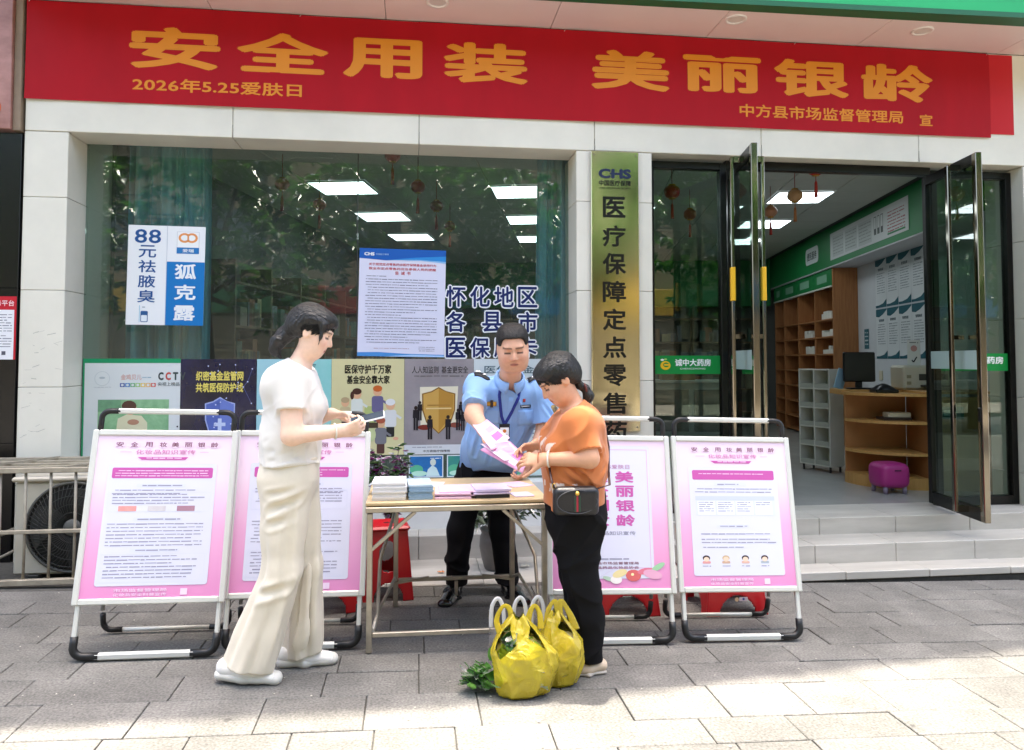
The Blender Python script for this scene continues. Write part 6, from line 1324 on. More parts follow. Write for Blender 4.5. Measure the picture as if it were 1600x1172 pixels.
sh0 = [F_ec((.452, -.855, .80), (.475, -.92, .93), Sx, (.172, .125), (.170, .125)), (F_ec((.475, -.92, .93), (.553, -1.03, 1.17), Sx, (.172, .128), (.190, .128)), .06), (F_ec((.40, -1.075, 1.275), (.715, -1.065, 1.262), (0, 1, 0), (.078, .068), (.078, .068)), .08), (F_rc((.552, -1.09, 1.27), (.553, -1.14, 1.335), .092, .074), .06)]
dR = np.array(elR) - np.array(shR_); LR = np.linalg.norm(dR); dR /= LR; dL = np.array(elL) - np.array(shL_); LL = np.linalg.norm(dL); dL /= LL
cR = np.array(shR_) + dR * .185; cL = np.array(shL_) + dL * .20
slv2 = lambda s, e, c, d, r0, r1: (lambda P: np.maximum(F_rc(s, e, r0, r1)(P), (P - np.array(c, np.float32)) @ np.array(d, np.float32)))
sb_ = union(sh0, .05); sR = slv2(shR_, elR, cR, dR, .068, .070); sL = slv2(shL_, elL, cL, dL, .068, .074)
def shirtf(P):
    d = smin(smin(sb_(P), sR(P), .035), sL(P), .035); d = smax(d, (P - V3(.55, -1.17, 1.355)) @ V3(0, -.62, .785), .006)
    neck = F_rc((.552, -1.13, 1.30), (.553, -1.26, 1.40), .064, .070)(P); d = smax(d, -neck, .006)
    d = smax(d, (.825 - .30 * (P[:, 1] + .95) * 0 - .14 * (P[:, 0] - .47)) - P[:, 2] - .03, .004)
    return d + ridged(P, 13, 30, .014, (1, .6, .9)) + creases(P, [((.36, -1.15, 1.20), (.44, -1.12, 1.02), .012, .008), ((.40, -1.12, 1.10), (.36, -1.03, .90), .013, .009), ((.66, -1.16, 1.15), (.60, -1.10, .98), .012, .008), ((.68, -1.10, 1.05), (.58, -1.04, .90), .013, .009), ((.46, -1.10, .98), (.44, -1.02, .85), .012, .008), ((.34, -1.20, 1.20), (.40, -1.20, 1.24), .010, .006), ((.75, -1.15, 1.20), (.80, -1.14, 1.12), .010, .007)])
M_shirt = mat('blue_uniform_cotton', '86aee0', .75, var=.04, bump=.05, bscale=260, sheen=.15); M_shirt2 = mat('blue_collar', '8cb4e6', .75)
so = piece(Mn, 'shirt', mesh_sdf(shirtf, (.22, -1.36, .75), (.90, -.70, 1.42), .0046, 'shirt', smooth_it=0), M_shirt)
tr_ = [F_ec((.452, -.850, .87), (.445, -.845, .78), Sx, (.160, .118), (.172, .122)), (F_ec((.375, -.84, .76), (.292, -.83, .43), Sx, (.098, .108), (.076, .082)), .05), (F_ec((.292, -.83, .43), (.268, -.855, .125), Sx, (.076, .082), (.066, .080)), .04), (F_ec((.505, -.84, .76), (.545, -.83, .43), Sx, (.098, .108), (.076, .082)), .05), (F_ec((.545, -.83, .43), (.573, -.860, .125), Sx, (.076, .082), (.066, .080)), .04)]
tru = union(tr_, .04)
def mtrf(P): 
    d = tru(P) + ridged(P, 21, 24, .014, (1, 1, 1.1)); d = smax(d, P[:, 2] - .885, .004); return smax(d, .118 - P[:, 2], .005)
M_blackc = mat('black_trousers', '0a0a0d', .85, var=.1, vscale=8, bump=.05, bscale=240, spec=.2)
piece(Mn, 'trousers', mesh_sdf(mtrf, (.14, -1.02, .09), (.70, -.66, .92), .0052, 'trousers', smooth_it=0), M_blackc)
hl = [F_el((0, -.014, .038), (.0785, .099, .0835)), (F_el((.026, -.01, .060), (.052, .082, .060)), .02), (F_el((-.026, -.01, .060), (.052, .082, .060)), .02)]; cap = union(hl, .02)
fcut = union([F_box((0, .105, -.02), (.064, .062, .090), .028), F_el((0, .06, -.085), (.12, .11, .070)), F_el((.084, .050, -.02), (.030, .042, .05)), F_el((-.084, .050, -.02), (.030, .042, .05))], .015); earc = union([F_el((.08, .004, -.012), (.022, .026, .034)), F_el((-.08, .004, -.012), (.022, .026, .034))], 0)
hcap = minus(minus(cap, fcut, .010), earc, .006); hfm = lambda P: hcap(P) + .0012 * np.sin(P[:, 0] * 380) * np.sin(P[:, 1] * 350 + P[:, 2] * 300)
piece(Mn, 'hair', mesh_sdf(at_frame(hfm, hp, HM, hs), (.42, -1.42, 1.42), (.70, -1.10, 1.69), .0045, 'hair'), mat('short_black_hair', '14100e', .6, var=.4, vscale=120, bump=.5, bscale=220))
# collar, placket, pockets, epaulettes, badge, name bar, lanyard and card lie on the shirt
def on_shirt(x, z, off=.004, y0=-1.6):
    q = ray_hit(shirtf, (x, y0, z), (0, 1, 0), 1.0); return None if q is None else q + Vector((0, -off, off * .3))
def patch(name, x0, x1, z0, z1, m, off=.005, n=6, skew=0.0, t=.003):
    gg = G(); P_ = [[on_shirt(x0 + (x1 - x0) * i / n + skew * j / n, z0 + (z1 - z0) * j / n, off) for j in range(n + 1)] for i in range(n + 1)]
    if any(q is None for r_ in P_ for q in r_): return
    vs_ = [q for r_ in P_ for q in r_]; fs = [(i * (n + 1) + j, (i + 1) * (n + 1) + j, (i + 1) * (n + 1) + j + 1, i * (n + 1) + j + 1) for i in range(n) for j in range(n)]; gg.add(vs_, fs, True)
    o = piece(Mn, name, gg.mesh(name), m, so); md = o.modifiers.new('s', 'SOLIDIFY'); md.thickness = t; return o
def strip(name, pts2, w_, m, off=.006, n=26):
    q = []
    for (xa, za), (xb, zb) in zip(pts2[:-1], pts2[1:]):
        for t in np.linspace(0, 1, n):
            p = on_shirt(xa + (xb - xa) * t, za + (zb - za) * t, off)
            if p: q.append(p)
    if len(q) > 2: return piece(Mn, name, G().tube(q, w_, 6, flat=.35).mesh(name), m, so)
M_lany = mat('lanyard_blue', '1c2f8a', .6); M_dark = mat('epaulette_black', '14161c', .6); M_silver = mat('badge_silver', 'c8ccd0', .3, metal=.8); M_goldb = mat('badge_gold', 'c8a04a', .35, metal=.8)
strip('lanyard', [(.500, 1.345), (.488, 1.25), (.505, 1.13), (.522, 1.085)], .0085, M_lany); strip('lanyard', [(.612, 1.325), (.598, 1.24), (.56, 1.15), (.526, 1.085)], .0085, M_lany)
patch('placket', .530, .556, .86, 1.24, M_shirt2, .0035, 12, skew=.012, t=.002); patch('chest_pocket', .600, .690, 1.075, 1.165, M_shirt2, .0035, 6, t=.002); patch('chest_pocket', .415, .495, 1.085, 1.175, M_shirt2, .0035, 6, t=.002)
patch('pocket_badge', .420, .474, 1.188, 1.212, M_goldb, .007, 4); patch('pocket_badge_wing', .440, .456, 1.180, 1.22, mat('badge_dark', '3a2c28', .5), .010, 3); patch('name_bar', .612, .676, 1.176, 1.194, M_dark, .006, 4); patch('name_bar_lettering', .618, .670, 1.182, 1.188, M_silver, .0085, 4); patch('small_pin', .628, .642, 1.21, 1.228, mat('pin_red', 'b03838', .4), .007, 3)
q = on_shirt(.523, 1.06, .02)
if q:
    idc = G().box(q.x - .03, q.x + .03, q.y - .003, q.y + .003, q.z - .068, q.z + .022, b=.003); ic = piece(Mn, 'identity_card', idc.mesh('identity_card'), M_dark, so)
    F = Flat((q.x - .025, q.y - .0035, q.z - .060)); F.rect(0, 0, .05, .062, wht, .0003, 'card_face'); F.disc(.025, .042, .010, .010, ink('d88038'), .001, 'card_face'); F.greek(.008, .024, .042, 2, .008, .003, ink('8a8a90'), .001); F.emit(Mn, ic)
for s_, a, b_ in ((1, shR_, (.475, -1.10, 1.34)), (-1, shL_, (.632, -1.10, 1.33))):
    ax_ = Vector(b_) - Vector(a); gg = G(); p0 = Vector(a) + Vector((-.018 * s_, 0, .0)); vs_ = []
    for i in range(7):
        for j in range(4):
            p = p0 + ax_ * (i / 6 * .85) + Vector((0, (j / 3 - .5) * .062, 0)); h_ = ray_hit(shirtf, (p.x, p.y - .0, p.z + .25), (0, 0, -1), .5); vs_.append((h_ + Vector((0, -.002, .007))) if h_ else p + Vector((0, 0, .08)))
    gg.add(vs_, [(i * 4 + j, (i + 1) * 4 + j, (i + 1) * 4 + j + 1, i * 4 + j + 1) for i in range(6) for j in range(3)], True); o = piece(Mn, 'epaulette', gg.mesh('epaulette'), M_dark, so); md = o.modifiers.new('s', 'SOLIDIFY'); md.thickness = .006
    for k in (1, 2, 4): c = vs_[k * 4 + 1] * .5 + vs_[k * 4 + 2] * .5; piece(Mn, 'insignia', G().lathe([(0, .008), (.008, .006), (.012, 0)], 8, M=Matrix.Translation(c + Vector((0, 0, .004)))).mesh('insignia'), M_silver, o)
def collar(s_):
    c = Vector((.5525, -1.160, 1.352)); Yv = Vector((0, .80, .60)); nz = Vector((0, -.60, .80)); gg = G(); n = 18; vs_ = []
    for i in range(n + 1):
        t = i / n; a = math.pi / 2 - s_ * t * math.pi * .94; r_ = .070 + .004 * t
        out = Vector((math.cos(a), 0, 0)) + Yv * math.sin(a); base = c + out * r_; tip = max(0, (t - .6) / .4)
        vs_ += [base - nz * .012, base + nz * .016, base + out * .010 + nz * .012, base + out * (.013 + .004 * t) - nz * (.008 + .006 * tip), base + out * (.014 + .010 * tip) - nz * (.020 + .026 * tip ** 1.5) + Vector((s_ * .012 * tip, 0, 0))]
    m_ = 5; gg.add(vs_, [(i * m_ + j, (i + 1) * m_ + j, (i + 1) * m_ + j + 1, i * m_ + j + 1) for i in range(n) for j in range(m_ - 1)], True); o = piece(Mn, 'collar', gg.mesh('collar'), M_shirt2, so); md = o.modifiers.new('s', 'SOLIDIFY'); md.thickness = .003
collar(1); collar(-1)
cl_ = Vector(cL.tolist()); q = ray_hit(shirtf, (.80, -1.5, 1.16), (.03, 1, 0), .8)
if q: piece(Mn, 'sleeve_patch', G().lathe([(0, .004), (.028, .003), (.033, 0)], 16, M=Matrix.Translation(q + Vector((.0, -.003, 0))) @ Matrix.Rotation(R(90), 4, 'X') @ Matrix.Rotation(R(35), 4, 'Y')).mesh('sleeve_patch'), mat('patch_dark', '2a3448', .6, col2='b89a50', vscale=40), so)
M_lshoe = mat('black_leather', '0a0a0b', .22, coat=.4)
for hee, toe in (((.280, -.800, .062), (.178, -1.125, .062)), ((.565, -.800, .050), (.655, -1.120, .048))):
    hee = (hee[0], hee[1], gz(hee[0])); toe = (toe[0], toe[1], gz(toe[0])); u_, s_, Q, sv = shoe_prims(hee, toe, .046, .075, .012); uf = union(u_ + [(s_[0], .01), s_[1]], .03); lo = np.minimum(hee, toe) - .08; hi = np.maximum(hee, toe) + np.array((.08, .08, .14)); piece(Mn, 'leather_shoe', mesh_sdf(uf, lo, hi, .0048, 'leather_shoe'), M_lshoe)

# ================================================================== the woman in the orange t-shirt
W2 = person('woman in orange t-shirt and black trousers reading a pink leaflet', (.77, -2.02, gz(.77)))
hp = (.672, -2.005, 1.362); HM = frame_from((-.78, -.10, -.60), (-.3, 0, 1)); hs = 1.0
headf = at_frame(head_prims(fem=True), hp, HM, hs)
shL_, elL, wrL = (.752, -2.135, 1.178), (.772, -2.185, 1.020), (.585, -2.115, 1.010); shR_, elR, wrR = (.755, -1.865, 1.178), (.765, -1.815, 1.030), (.590, -1.905, 1.055)
core = [F_ec((.745, -2.0, .76), (.755, -2.0, 1.12), Sy, (.13, .10), (.12, .09)), (F_rc((.765, -2.0, 1.18), (.705, -2.0, 1.31), .056, .048), .05), (F_rc((.757, -2.10, 1.185), (.757, -1.9, 1.185), .05, .05), .05), (F_rc((.76, -2.07, .78), (.752, -2.06, .45), .07, .05), .05), (F_rc((.752, -2.06, .45), (.80, -2.05, .10), .05, .035), .03), (F_rc((.76, -1.94, .78), (.745, -1.95, .45), .07, .05), .05), (F_rc((.745, -1.95, .45), (.79, -1.96, .10), .05, .035), .03)]
arms = [(F_rc(shL_, elL, .050, .043), .03), (F_rc(elL, wrL, .041, .027), .02), (F_rc(shR_, elR, .050, .043), .03), (F_rc(elR, wrR, .041, .027), .02)]
hL = hand_prims(wrL, (-.92, .22, .02), (.0, -.75, .65), -1, (.6, .65, .75, .8), .95, .35); hR = hand_prims(wrR, (-.95, -.15, -.18), (-.1, .5, .85), 1, (.5, .55, .6, .7), .95, .4)
bodyf = union(core + arms + [(headf, .018)] + hL + hR, .03)
me = skin_mesh(bodyf, (.36, -2.28, .03), (.96, -1.72, 1.52), .0047, hp, HM, hs, 'd3a080', 'b06a5c', '2c201a'); piece(W2, 'body', me, M_skin)
tee0 = [F_ec((.742, -2.0, .79), (.745, -2.0, .96), Sy, (.170, .144), (.160, .140)), (F_ec((.745, -2.0, .96), (.752, -2.0, 1.12), Sy, (.158, .136), (.155, .112)), .05), (F_el((.672, -2.06, 1.065), (.075, .07, .065)), .05), (F_el((.672, -1.94, 1.065), (.075, .07, .065)), .05), (F_el((.825, -2.0, 1.09), (.068, .12, .11)), .05),
        (F_ec((.758, -2.11, 1.172), (.758, -1.89, 1.172), (1, 0, 0), (.082, .066), (.082, .066)), .07), (F_rc((.762, -2.0, 1.185), (.742, -2.0, 1.235), .075, .060), .05)]
dL = np.array(elL) - np.array(shL_); dL /= np.linalg.norm(dL); dR = np.array(elR) - np.array(shR_); dR /= np.linalg.norm(dR); cL = np.array(shL_) + dL * .135; cR = np.array(shR_) + dR * .135
tb2 = cutp(union(tee0, .05), (.74, -2.0, .793), (0, 0, -1)); tb2 = cutp(tb2, (.735, -2.0, 1.243), (-.6, 0, 1)); sA = slv2(shL_, elL, cL, dL, .062, .064); sB = slv2(shR_, elR, cR, dR, .062, .064)
def tee2(P):
    d = smin(smin(tb2(P), sA(P), .03), sB(P), .03); z = P[:, 2]
    return d + ridged(P, 31, 28, .014, (.8, .8, 1.2)) + creases(P, [((.66, -2.15, 1.02), (.76, -2.17, .93), .013, .009), ((.64, -2.14, .96), (.74, -2.17, .89), .012, .008), ((.84, -2.14, 1.05), (.76, -2.17, .95), .013, .009), ((.86, -2.12, .98), (.78, -2.16, .90), .012, .008), ((.80, -2.15, 1.12), (.85, -2.10, 1.00), .012, .007), ((.69, -2.13, 1.13), (.72, -2.17, 1.05), .011, .007), ((.63, -2.1, .85), (.80, -2.17, .84), .011, .006)])
def tee2col(v):
    c = np.repeat(np.array(lin('c27038'))[None], len(v), 0); x, y, z = v[:, 0], v[:, 1], v[:, 2]
    s_ = y * 1.0 + x * .3; m = (x < .735) & (z < 1.10) & (z > .86) & (y < -1.90) & (y > -2.16)
    bar_ = (np.sin(s_ * 130 + z * 30) > .1) & (np.sin(z * 40 + 2.0 * np.sin(s_ * 30)) > -.5) & ((z > .985) | (z < .905)); w = (m & bar_)[:, None] * .8; return c * (1 - w) + np.array(lin('e8dcd0')) * w
M_tee2 = mat('orange_cotton', 'c47238', .85, attr='tint', var=.04, vscale=12, bump=.05, bscale=260, sheen=.2)
t2 = piece(W2, 'tshirt', mesh_sdf(tee2, (.54, -2.30, .76), (.95, -1.70, 1.27), .0046, 'tshirt', tee2col, smooth_it=0), M_tee2)
tr_ = [F_ec((.745, -2.0, .84), (.745, -2.0, .72), Sy, (.145, .136), (.150, .138)), (F_ec((.745, -2.06, .72), (.760, -2.055, .46), Sy, (.082, .122), (.068, .080)), .03), (F_ec((.760, -2.055, .46), (.788, -2.05, .30), Sy, (.068, .078), (.066, .072)), .03), (F_ec((.788, -2.05, .30), (.806, -2.048, .08), Sy, (.066, .072), (.055, .054)), .03), (F_ec((.748, -1.94, .72), (.758, -1.95, .46), Sy, (.082, .118), (.068, .076)), .03), (F_ec((.758, -1.95, .46), (.795, -1.955, .08), Sy, (.068, .074), (.056, .053)), .03)]
tru2 = union(tr_, .03)
def w2tr(P): 
    d = tru2(P) + ridged(P, 41, 24, .014, (1, 1, 1.2)); d = smax(d, P[:, 2] - .85, .004); return smax(d, .098 - P[:, 2], .005)
piece(W2, 'trousers', mesh_sdf(w2tr, (.56, -2.20, .07), (.94, -1.78, .88), .005, 'trousers', smooth_it=0), M_blackc)
hl = [F_el((0, -.016, .040), (.084, .104, .086)), (F_el((0, -.055, .000), (.074, .060, .070)), .03), (F_el((0, .040, .070), (.060, .046, .034)), .03)]
cap = union(hl, .03); fcut = union([F_el((0, .108, -.026), (.088, .080, .092)), F_el((.088, .035, -.06), (.05, .06, .055)), F_el((-.088, .035, -.06), (.05, .06, .055))], .02); earc = union([F_el((.08, .0, -.012), (.02, .022, .030)), F_el((-.08, .0, -.012), (.02, .022, .030))], 0)
hcap = minus(minus(minus(cap, fcut, .012), earc, .006), F_el((0, -.01, -.115), (.1, .08, .055)), .02)
tail = F_rc((0, -.085, -.030), (0, -.112, -.040), .026, .022)
tailw = union([F_rc((.772, -2.0, 1.332), (.800, -2.0, 1.318), .020, .017), (F_rc((.800, -2.0, 1.318), (.812, -2.0, 1.285), .018, .025), .01), (F_rc((.812, -2.0, 1.285), (.800, -2.0, 1.225), .025, .009), .01)], .01)
hfl2 = hcap; hf2 = lambda P: hfl2(P) + .0005 * np.sin(P[:, 2] * 330 + P[:, 1] * 120 + 3 * np.sin(P[:, 0] * 40)) + .0012 * np.sin(P[:, 2] * 55 + P[:, 1] * 40 + 2 * np.sin(P[:, 0] * 30))
ho = piece(W2, 'hair', mesh_sdf(lambda P: smin(at_frame(hf2, hp, HM, hs)(P), tailw(P) + .0022 * np.sin(P[:, 0] * 260 + P[:, 1] * 300), .015), (.52, -2.13, 1.19), (.86, -1.88, 1.51), .0042, 'hair'), M_hair)
strands(W2, ho, hp, HM, hs, (.785, -2.0, 1.325), 420, 6, M_hair)
tie = Vector((.797, -2.0, 1.319)); piece(W2, 'hair_tie', G().lathe([(.020, -.006), (.027, -.003), (.027, .003), (.020, .006)], 16, M=Matrix.Translation(tie) @ Matrix.Rotation(R(75), 4, 'Y')).mesh('hair_tie'), mat('hair_tie_brown', '5a2a26', .6), ho)
M_beige = mat('beige_shoe', 'cdb9a0', .55, var=.05); M_sole2 = mat('pale_sole', 'b8b0a4', .6)
for hee, toe in (((.885, -2.045, 0), (.655, -2.075, 0)), ((.875, -1.955, 0), (.645, -1.945, 0))):
    hee = (hee[0], hee[1], gz(hee[0])); toe = (toe[0], toe[1], gz(toe[0])); u_, s_, Q, sv = shoe_prims(hee, toe, .040, .060, .012); lo = np.minimum(hee, toe) - .08; hi = np.maximum(hee, toe) + np.array((.08, .08, .12)); o = piece(W2, 'slip_on_shoe', mesh_sdf(union(u_[:2], .03), lo, hi, .0048, 'shoe'), M_beige); piece(W2, 'sole', mesh_sdf(union(s_, .02), lo, hi, .0048, 'sole'), M_sole2, o)
for w_, e_, t_, r_, m_ in ((wrL, elL, .10, .034, mat('white_jade', 'e0dcd0', .25)), (wrL, elL, -.12, .031, mat('red_thread', 'b0603a', .6))):
    c = Vector(w_) * (1 - t_) + Vector(e_) * t_; ax_ = (Vector(w_) - Vector(e_)).normalized(); s1 = ax_.orthogonal().normalized(); s2 = ax_.cross(s1); piece(W2, 'bracelet', G().tube([c + (s1 * math.cos(a) + s2 * math.sin(a)) * r_ for a in np.linspace(0, 6.283, 25)], .0045 if t_ > 0 else .0022, 6, cap=False).mesh('bracelet'), m_)
# shoulder bag
sbg = Thing('shoulder_bag', 'small black shoulder bag with a red stripe at the hip of the orange shirt', 'bag', (.71, -2.20, .78)); M_bag = mat('black_bag', '15161a', .4, bump=.15, bscale=160)
bgc = V3(.706, -2.205, .842); bM = frame_from((.06, 1, .05)).astype(np.float32); bf = F_box(bgc, (.100, .032, .062), .026, bM)
sbg.part('body', mesh_sdf(lambda P: bf(P) + sines(P, 4, 40, .001), bgc - .15, bgc + .15, .0045, 'body'), M_bag, w=True, norm=False)
for dx, w_, m_ in ((-.008, .010, mat('stripe_green', '1c3a2a', .5)), (.0, .009, mat('stripe_red', 'a01c34', .5)), (.010, .009, mat('stripe_green', '1c3a2a', .5))): sbg.part('stripe', G().box(.706 + dx - w_ / 2, .706 + dx + w_ / 2, -2.2415, -2.238, .800, .868, b=.001), m_, w=True)
sbg.part('clasp', G().lathe([(0, .008), (.008, .006), (.010, 0)], 10, M=Matrix.Translation((.706, -2.242, .878)) @ Matrix.Rotation(R(90), 4, 'X')), M_goldb, w=True)
zp = G().tube([Vector((.706 + .088 * math.cos(a) * (1 if abs(math.cos(a)) < .8 else 1), -2.2385, .842 + .050 * math.sin(a))) for a in np.linspace(0, 6.283, 40)], .0022, 5, cap=False); sbg.part('seam', zp, mat('seam_grey', '3a3c42', .5), w=True)
def surf_pts(f, pts, c, off=.004):
    out = []
    for p in pts:
        v = (Vector(c) - Vector(p)); q = ray_hit(f, p, tuple(v), .6); out.append((q - v.normalized() * off) if q else Vector(p))
    return out
path = [(.955, -2.10, .92), (.965, -2.06, .98), (.96, -2.02, 1.06), (.93, -1.98, 1.15), (.86, -1.95, 1.24)]; pp = [Vector((.800, -2.20, .89)), Vector((.868, -2.165, .90))] + surf_pts(tee2, path, (.75, -2.0, 1.02))
sbg.part('strap', G().tube(pp, .006, 6, flat=.5), mat('strap_brown', '3a1c1c', .5), w=True); pp = [Vector((.613, -2.20, .895)), Vector((.606, -2.175, .93))] + surf_pts(tee2, [(.52, -2.14, .98), (.52, -2.10, 1.04)], (.74, -2.0, 1.0)); sbg.part('strap', G().tube(pp, .006, 6, flat=.5), MATS['strap_brown'], w=True)
sbg.part('buckle', G().tube([Vector((.613 + .008 * math.cos(a), -2.20, .905 + .012 * math.sin(a))) for a in np.linspace(0, 6.283, 14)], .002, 5, cap=False), M_goldb, w=True)

# ------------------------------------------------------------------ leaflets passing from hand to hand
M_pkl = mat('pink_leaflet_print', 'e6b2d4', .45, col2='f0d2e4', vscale=14); M_pkl2 = mat('deep_pink_print', 'dc8fc0', .45, col2='eab8d8', vscale=10)
def leaflet(name, lab, c4, m, bend=.02, prints=True):
    a, b_, c, d = [Vector(q) for q in c4]; T = Thing(name, lab, 'leaflet', tuple((a + b_ + c + d) / 4)); n_ = ((b_ - a).cross(d - a)).normalized()
    fn = lambda u, v: tuple((a * (1 - u) + b_ * u) * (1 - v) + (d * (1 - u) + c * u) * v + n_ * bend * math.sin(math.pi * u))
    gg = G().grid(fn, 10, 6); o = T.part('sheet', gg, m, w=True); md = o.modifiers.new('s', 'SOLIDIFY'); md.thickness = .0015
    if prints:
        for k, (u0, u1, v0, v1, c_) in enumerate(((.12, .4, .3, .8, 'f2dcec'), (.5, .9, .55, .8, 'd070b0'), (.5, .88, .25, .45, 'c8a0c8'))): T.part('print', G().grid(lambda u, v: tuple(Vector(fn(u0 + (u1 - u0) * u, v0 + (v1 - v0) * v)) - n_ * .002), 6, 2), ink(c_), parent=o, w=True)
leaflet('pink_handout', 'pink folded leaflet held out by the man', ((.300, -1.66, 1.128), (.378, -1.60, 1.150), (.470, -1.80, 1.075), (.372, -1.88, 1.028)), M_pkl, .012)
leaflet('pink_brochure', 'open pink brochure in the hands of the woman in orange', ((.325, -1.80, 1.020), (.470, -1.82, 1.060), (.545, -1.98, .985), (.500, -2.02, .935)), M_pkl2, -.015)
leaflet('white_brochure', 'pale inner page of the brochure between the two pairs of hands', ((.330, -1.78, 1.045), (.440, -1.76, 1.080), (.500, -1.93, 1.02), (.425, -1.95, .985)), mat('pale_pink_print', 'eed8ea', .45), .01)
# ------------------------------------------------------------------ shopping bags full of vegetables
def film_mat(name, col, tr):
    m = bpy.data.materials.new(name); m.use_nodes = True; t = m.node_tree; L = t.links; t.nodes.clear(); o = t.nodes.new('ShaderNodeOutputMaterial')
    tp = t.nodes.new('ShaderNodeBsdfTransparent'); tl = t.nodes.new('ShaderNodeBsdfTranslucent'); df = t.nodes.new('ShaderNodeBsdfDiffuse'); gl = t.nodes.new('ShaderNodeBsdfGlossy'); gl.inputs['Roughness'].default_value = .2
    c = lin(col); tp.inputs[0].default_value = (*[min(1, x ** .4) for x in c], 1); tl.inputs[0].default_value = (*c, 1); df.inputs[0].default_value = (*c, 1)
    m1 = t.nodes.new('ShaderNodeMixShader'); m1.inputs[0].default_value = .38; L.new(df.outputs[0], m1.inputs[1]); L.new(tl.outputs[0], m1.inputs[2])
    m2 = t.nodes.new('ShaderNodeMixShader'); m2.inputs[0].default_value = tr; L.new(m1.outputs[0], m2.inputs[1]); L.new(tp.outputs[0], m2.inputs[2])
    fr = t.nodes.new('ShaderNodeFresnel'); fr.inputs[0].default_value = 1.6; n = t.nodes.new('ShaderNodeTexNoise'); n.inputs['Scale'].default_value = 17; n.inputs['Detail'].default_value = 3; n.inputs['Distortion'].default_value = 1.4; tc = t.nodes.new('ShaderNodeTexCoord'); L.new(tc.outputs['Object'], n.inputs[0])
    bp = t.nodes.new('ShaderNodeBump'); bp.inputs['Strength'].default_value = .7; bp.inputs['Distance'].default_value = .02; L.new(n.outputs['Fac'], bp.inputs['Height'])
    for q in (gl, df, fr): L.new(bp.outputs[0], q.inputs['Normal'])
    m3 = t.nodes.new('ShaderNodeMixShader'); L.new(fr.outputs[0], m3.inputs[0]); L.new(m2.outputs[0], m3.inputs[1]); L.new(gl.outputs[0], m3.inputs[2]); L.new(m3.outputs[0], o.inputs[0]); return m
M_film = film_mat('yellow_film', 'ffe438', .34); M_filmw = film_mat('clear_film', 'd8d8d8', .72)
def smooth_path(pts, n=8):
    P_ = [Vector(pts[0])] + [Vector(p) for p in pts] + [Vector(pts[-1])]; out = []
    for i in range(1, len(P_) - 2):
        for k in range(n):
            t = k / n; a, b_, c, d = P_[i - 1:i + 3]; out.append(.5 * ((2 * b_) + (c - a) * t + (2 * a - 5 * b_ + 4 * c - d) * t * t + (3 * b_ - a - 3 * c + d) * t ** 3))
    return out + [P_[-1]]
def bag(name, lab, c, r, hgt, seed, m, knots, handles, rings=64, n=150, sq=.6):
    rd_ = random.Random(seed); T = Thing(name, lab, 'bag', c); ph_ = [rd_.uniform(0, 6.28) for _ in range(12)]
    gg = G(); vs_ = []
    for i in range(rings):
        t = i / (rings - 1); z = hgt * t
        prof = (.80 + .22 * math.sin(min(1, t * 2.2) * math.pi / 2)) * (1 if t < .55 else max(.16, 1 - ((t - .55) / .45) ** 1.25 * .80)) if t > .03 else .70
        for k in range(n):
            a = 2 * math.pi * k / n; s_ = 1 + .05 * math.sin(3 * a + ph_[0] + 2 * t) + .035 * math.sin(5 * a + ph_[1] - 3 * t) + (.03 + .10 * max(0, t - .40)) * (1 - 2 * abs(math.sin(4.5 * a + ph_[2] + 3 * t)) ** .7) + .045 * (.4 - abs(math.sin(6 * a + ph_[3] - 5 * t + 2 * math.sin(6 * t + ph_[4]))) ** .6) + .035 * (.5 - abs(math.sin(6 * t + 1.5 * a + ph_[5])) ** .6) + .02 * math.sin(11 * t - 4 * a + ph_[8])
            rr_ = prof * s_; e = .72; ca, sa = math.cos(a), math.sin(a); vs_.append((r[0] * rr_ * math.copysign(abs(ca) ** e, ca) + .012 * math.sin(5 * t + ph_[6]), r[1] * rr_ * math.copysign(abs(sa) ** e, sa), z + .012 * math.sin(4 * a + ph_[7]) * t))
    fs = [(i * n + k, i * n + (k + 1) % n, (i + 1) * n + (k + 1) % n, (i + 1) * n + k) for i in range(rings - 1) for k in range(n)] + [tuple(range(n))[::-1]]
    # open mouth windows between the handles
    keep = [f_ for q_, f_ in enumerate(fs) if not (len(f_) == 4 and any(abs(((q_ % n) / n * 2 * math.pi - a0 + math.pi) % (2 * math.pi) - math.pi) < w0 * (1 - abs((q_ // n) / (rings - 1) - tc) / dt) and abs((q_ // n) / (rings - 1) - tc) < dt for a0, w0, tc, dt in knots))]
    gg.add(vs_, keep, True); T.part('film', gg, m, norm=False)
    for pts, w_ in handles:
        pts = smooth_path(pts)
        h_ = G().tube(pts, [w_ * (.55 + .6 * abs(2 * i / (len(pts) - 1) - 1)) for i in range(len(pts))], 8, flat=.18); T.part('handle', h_, m)
    return T
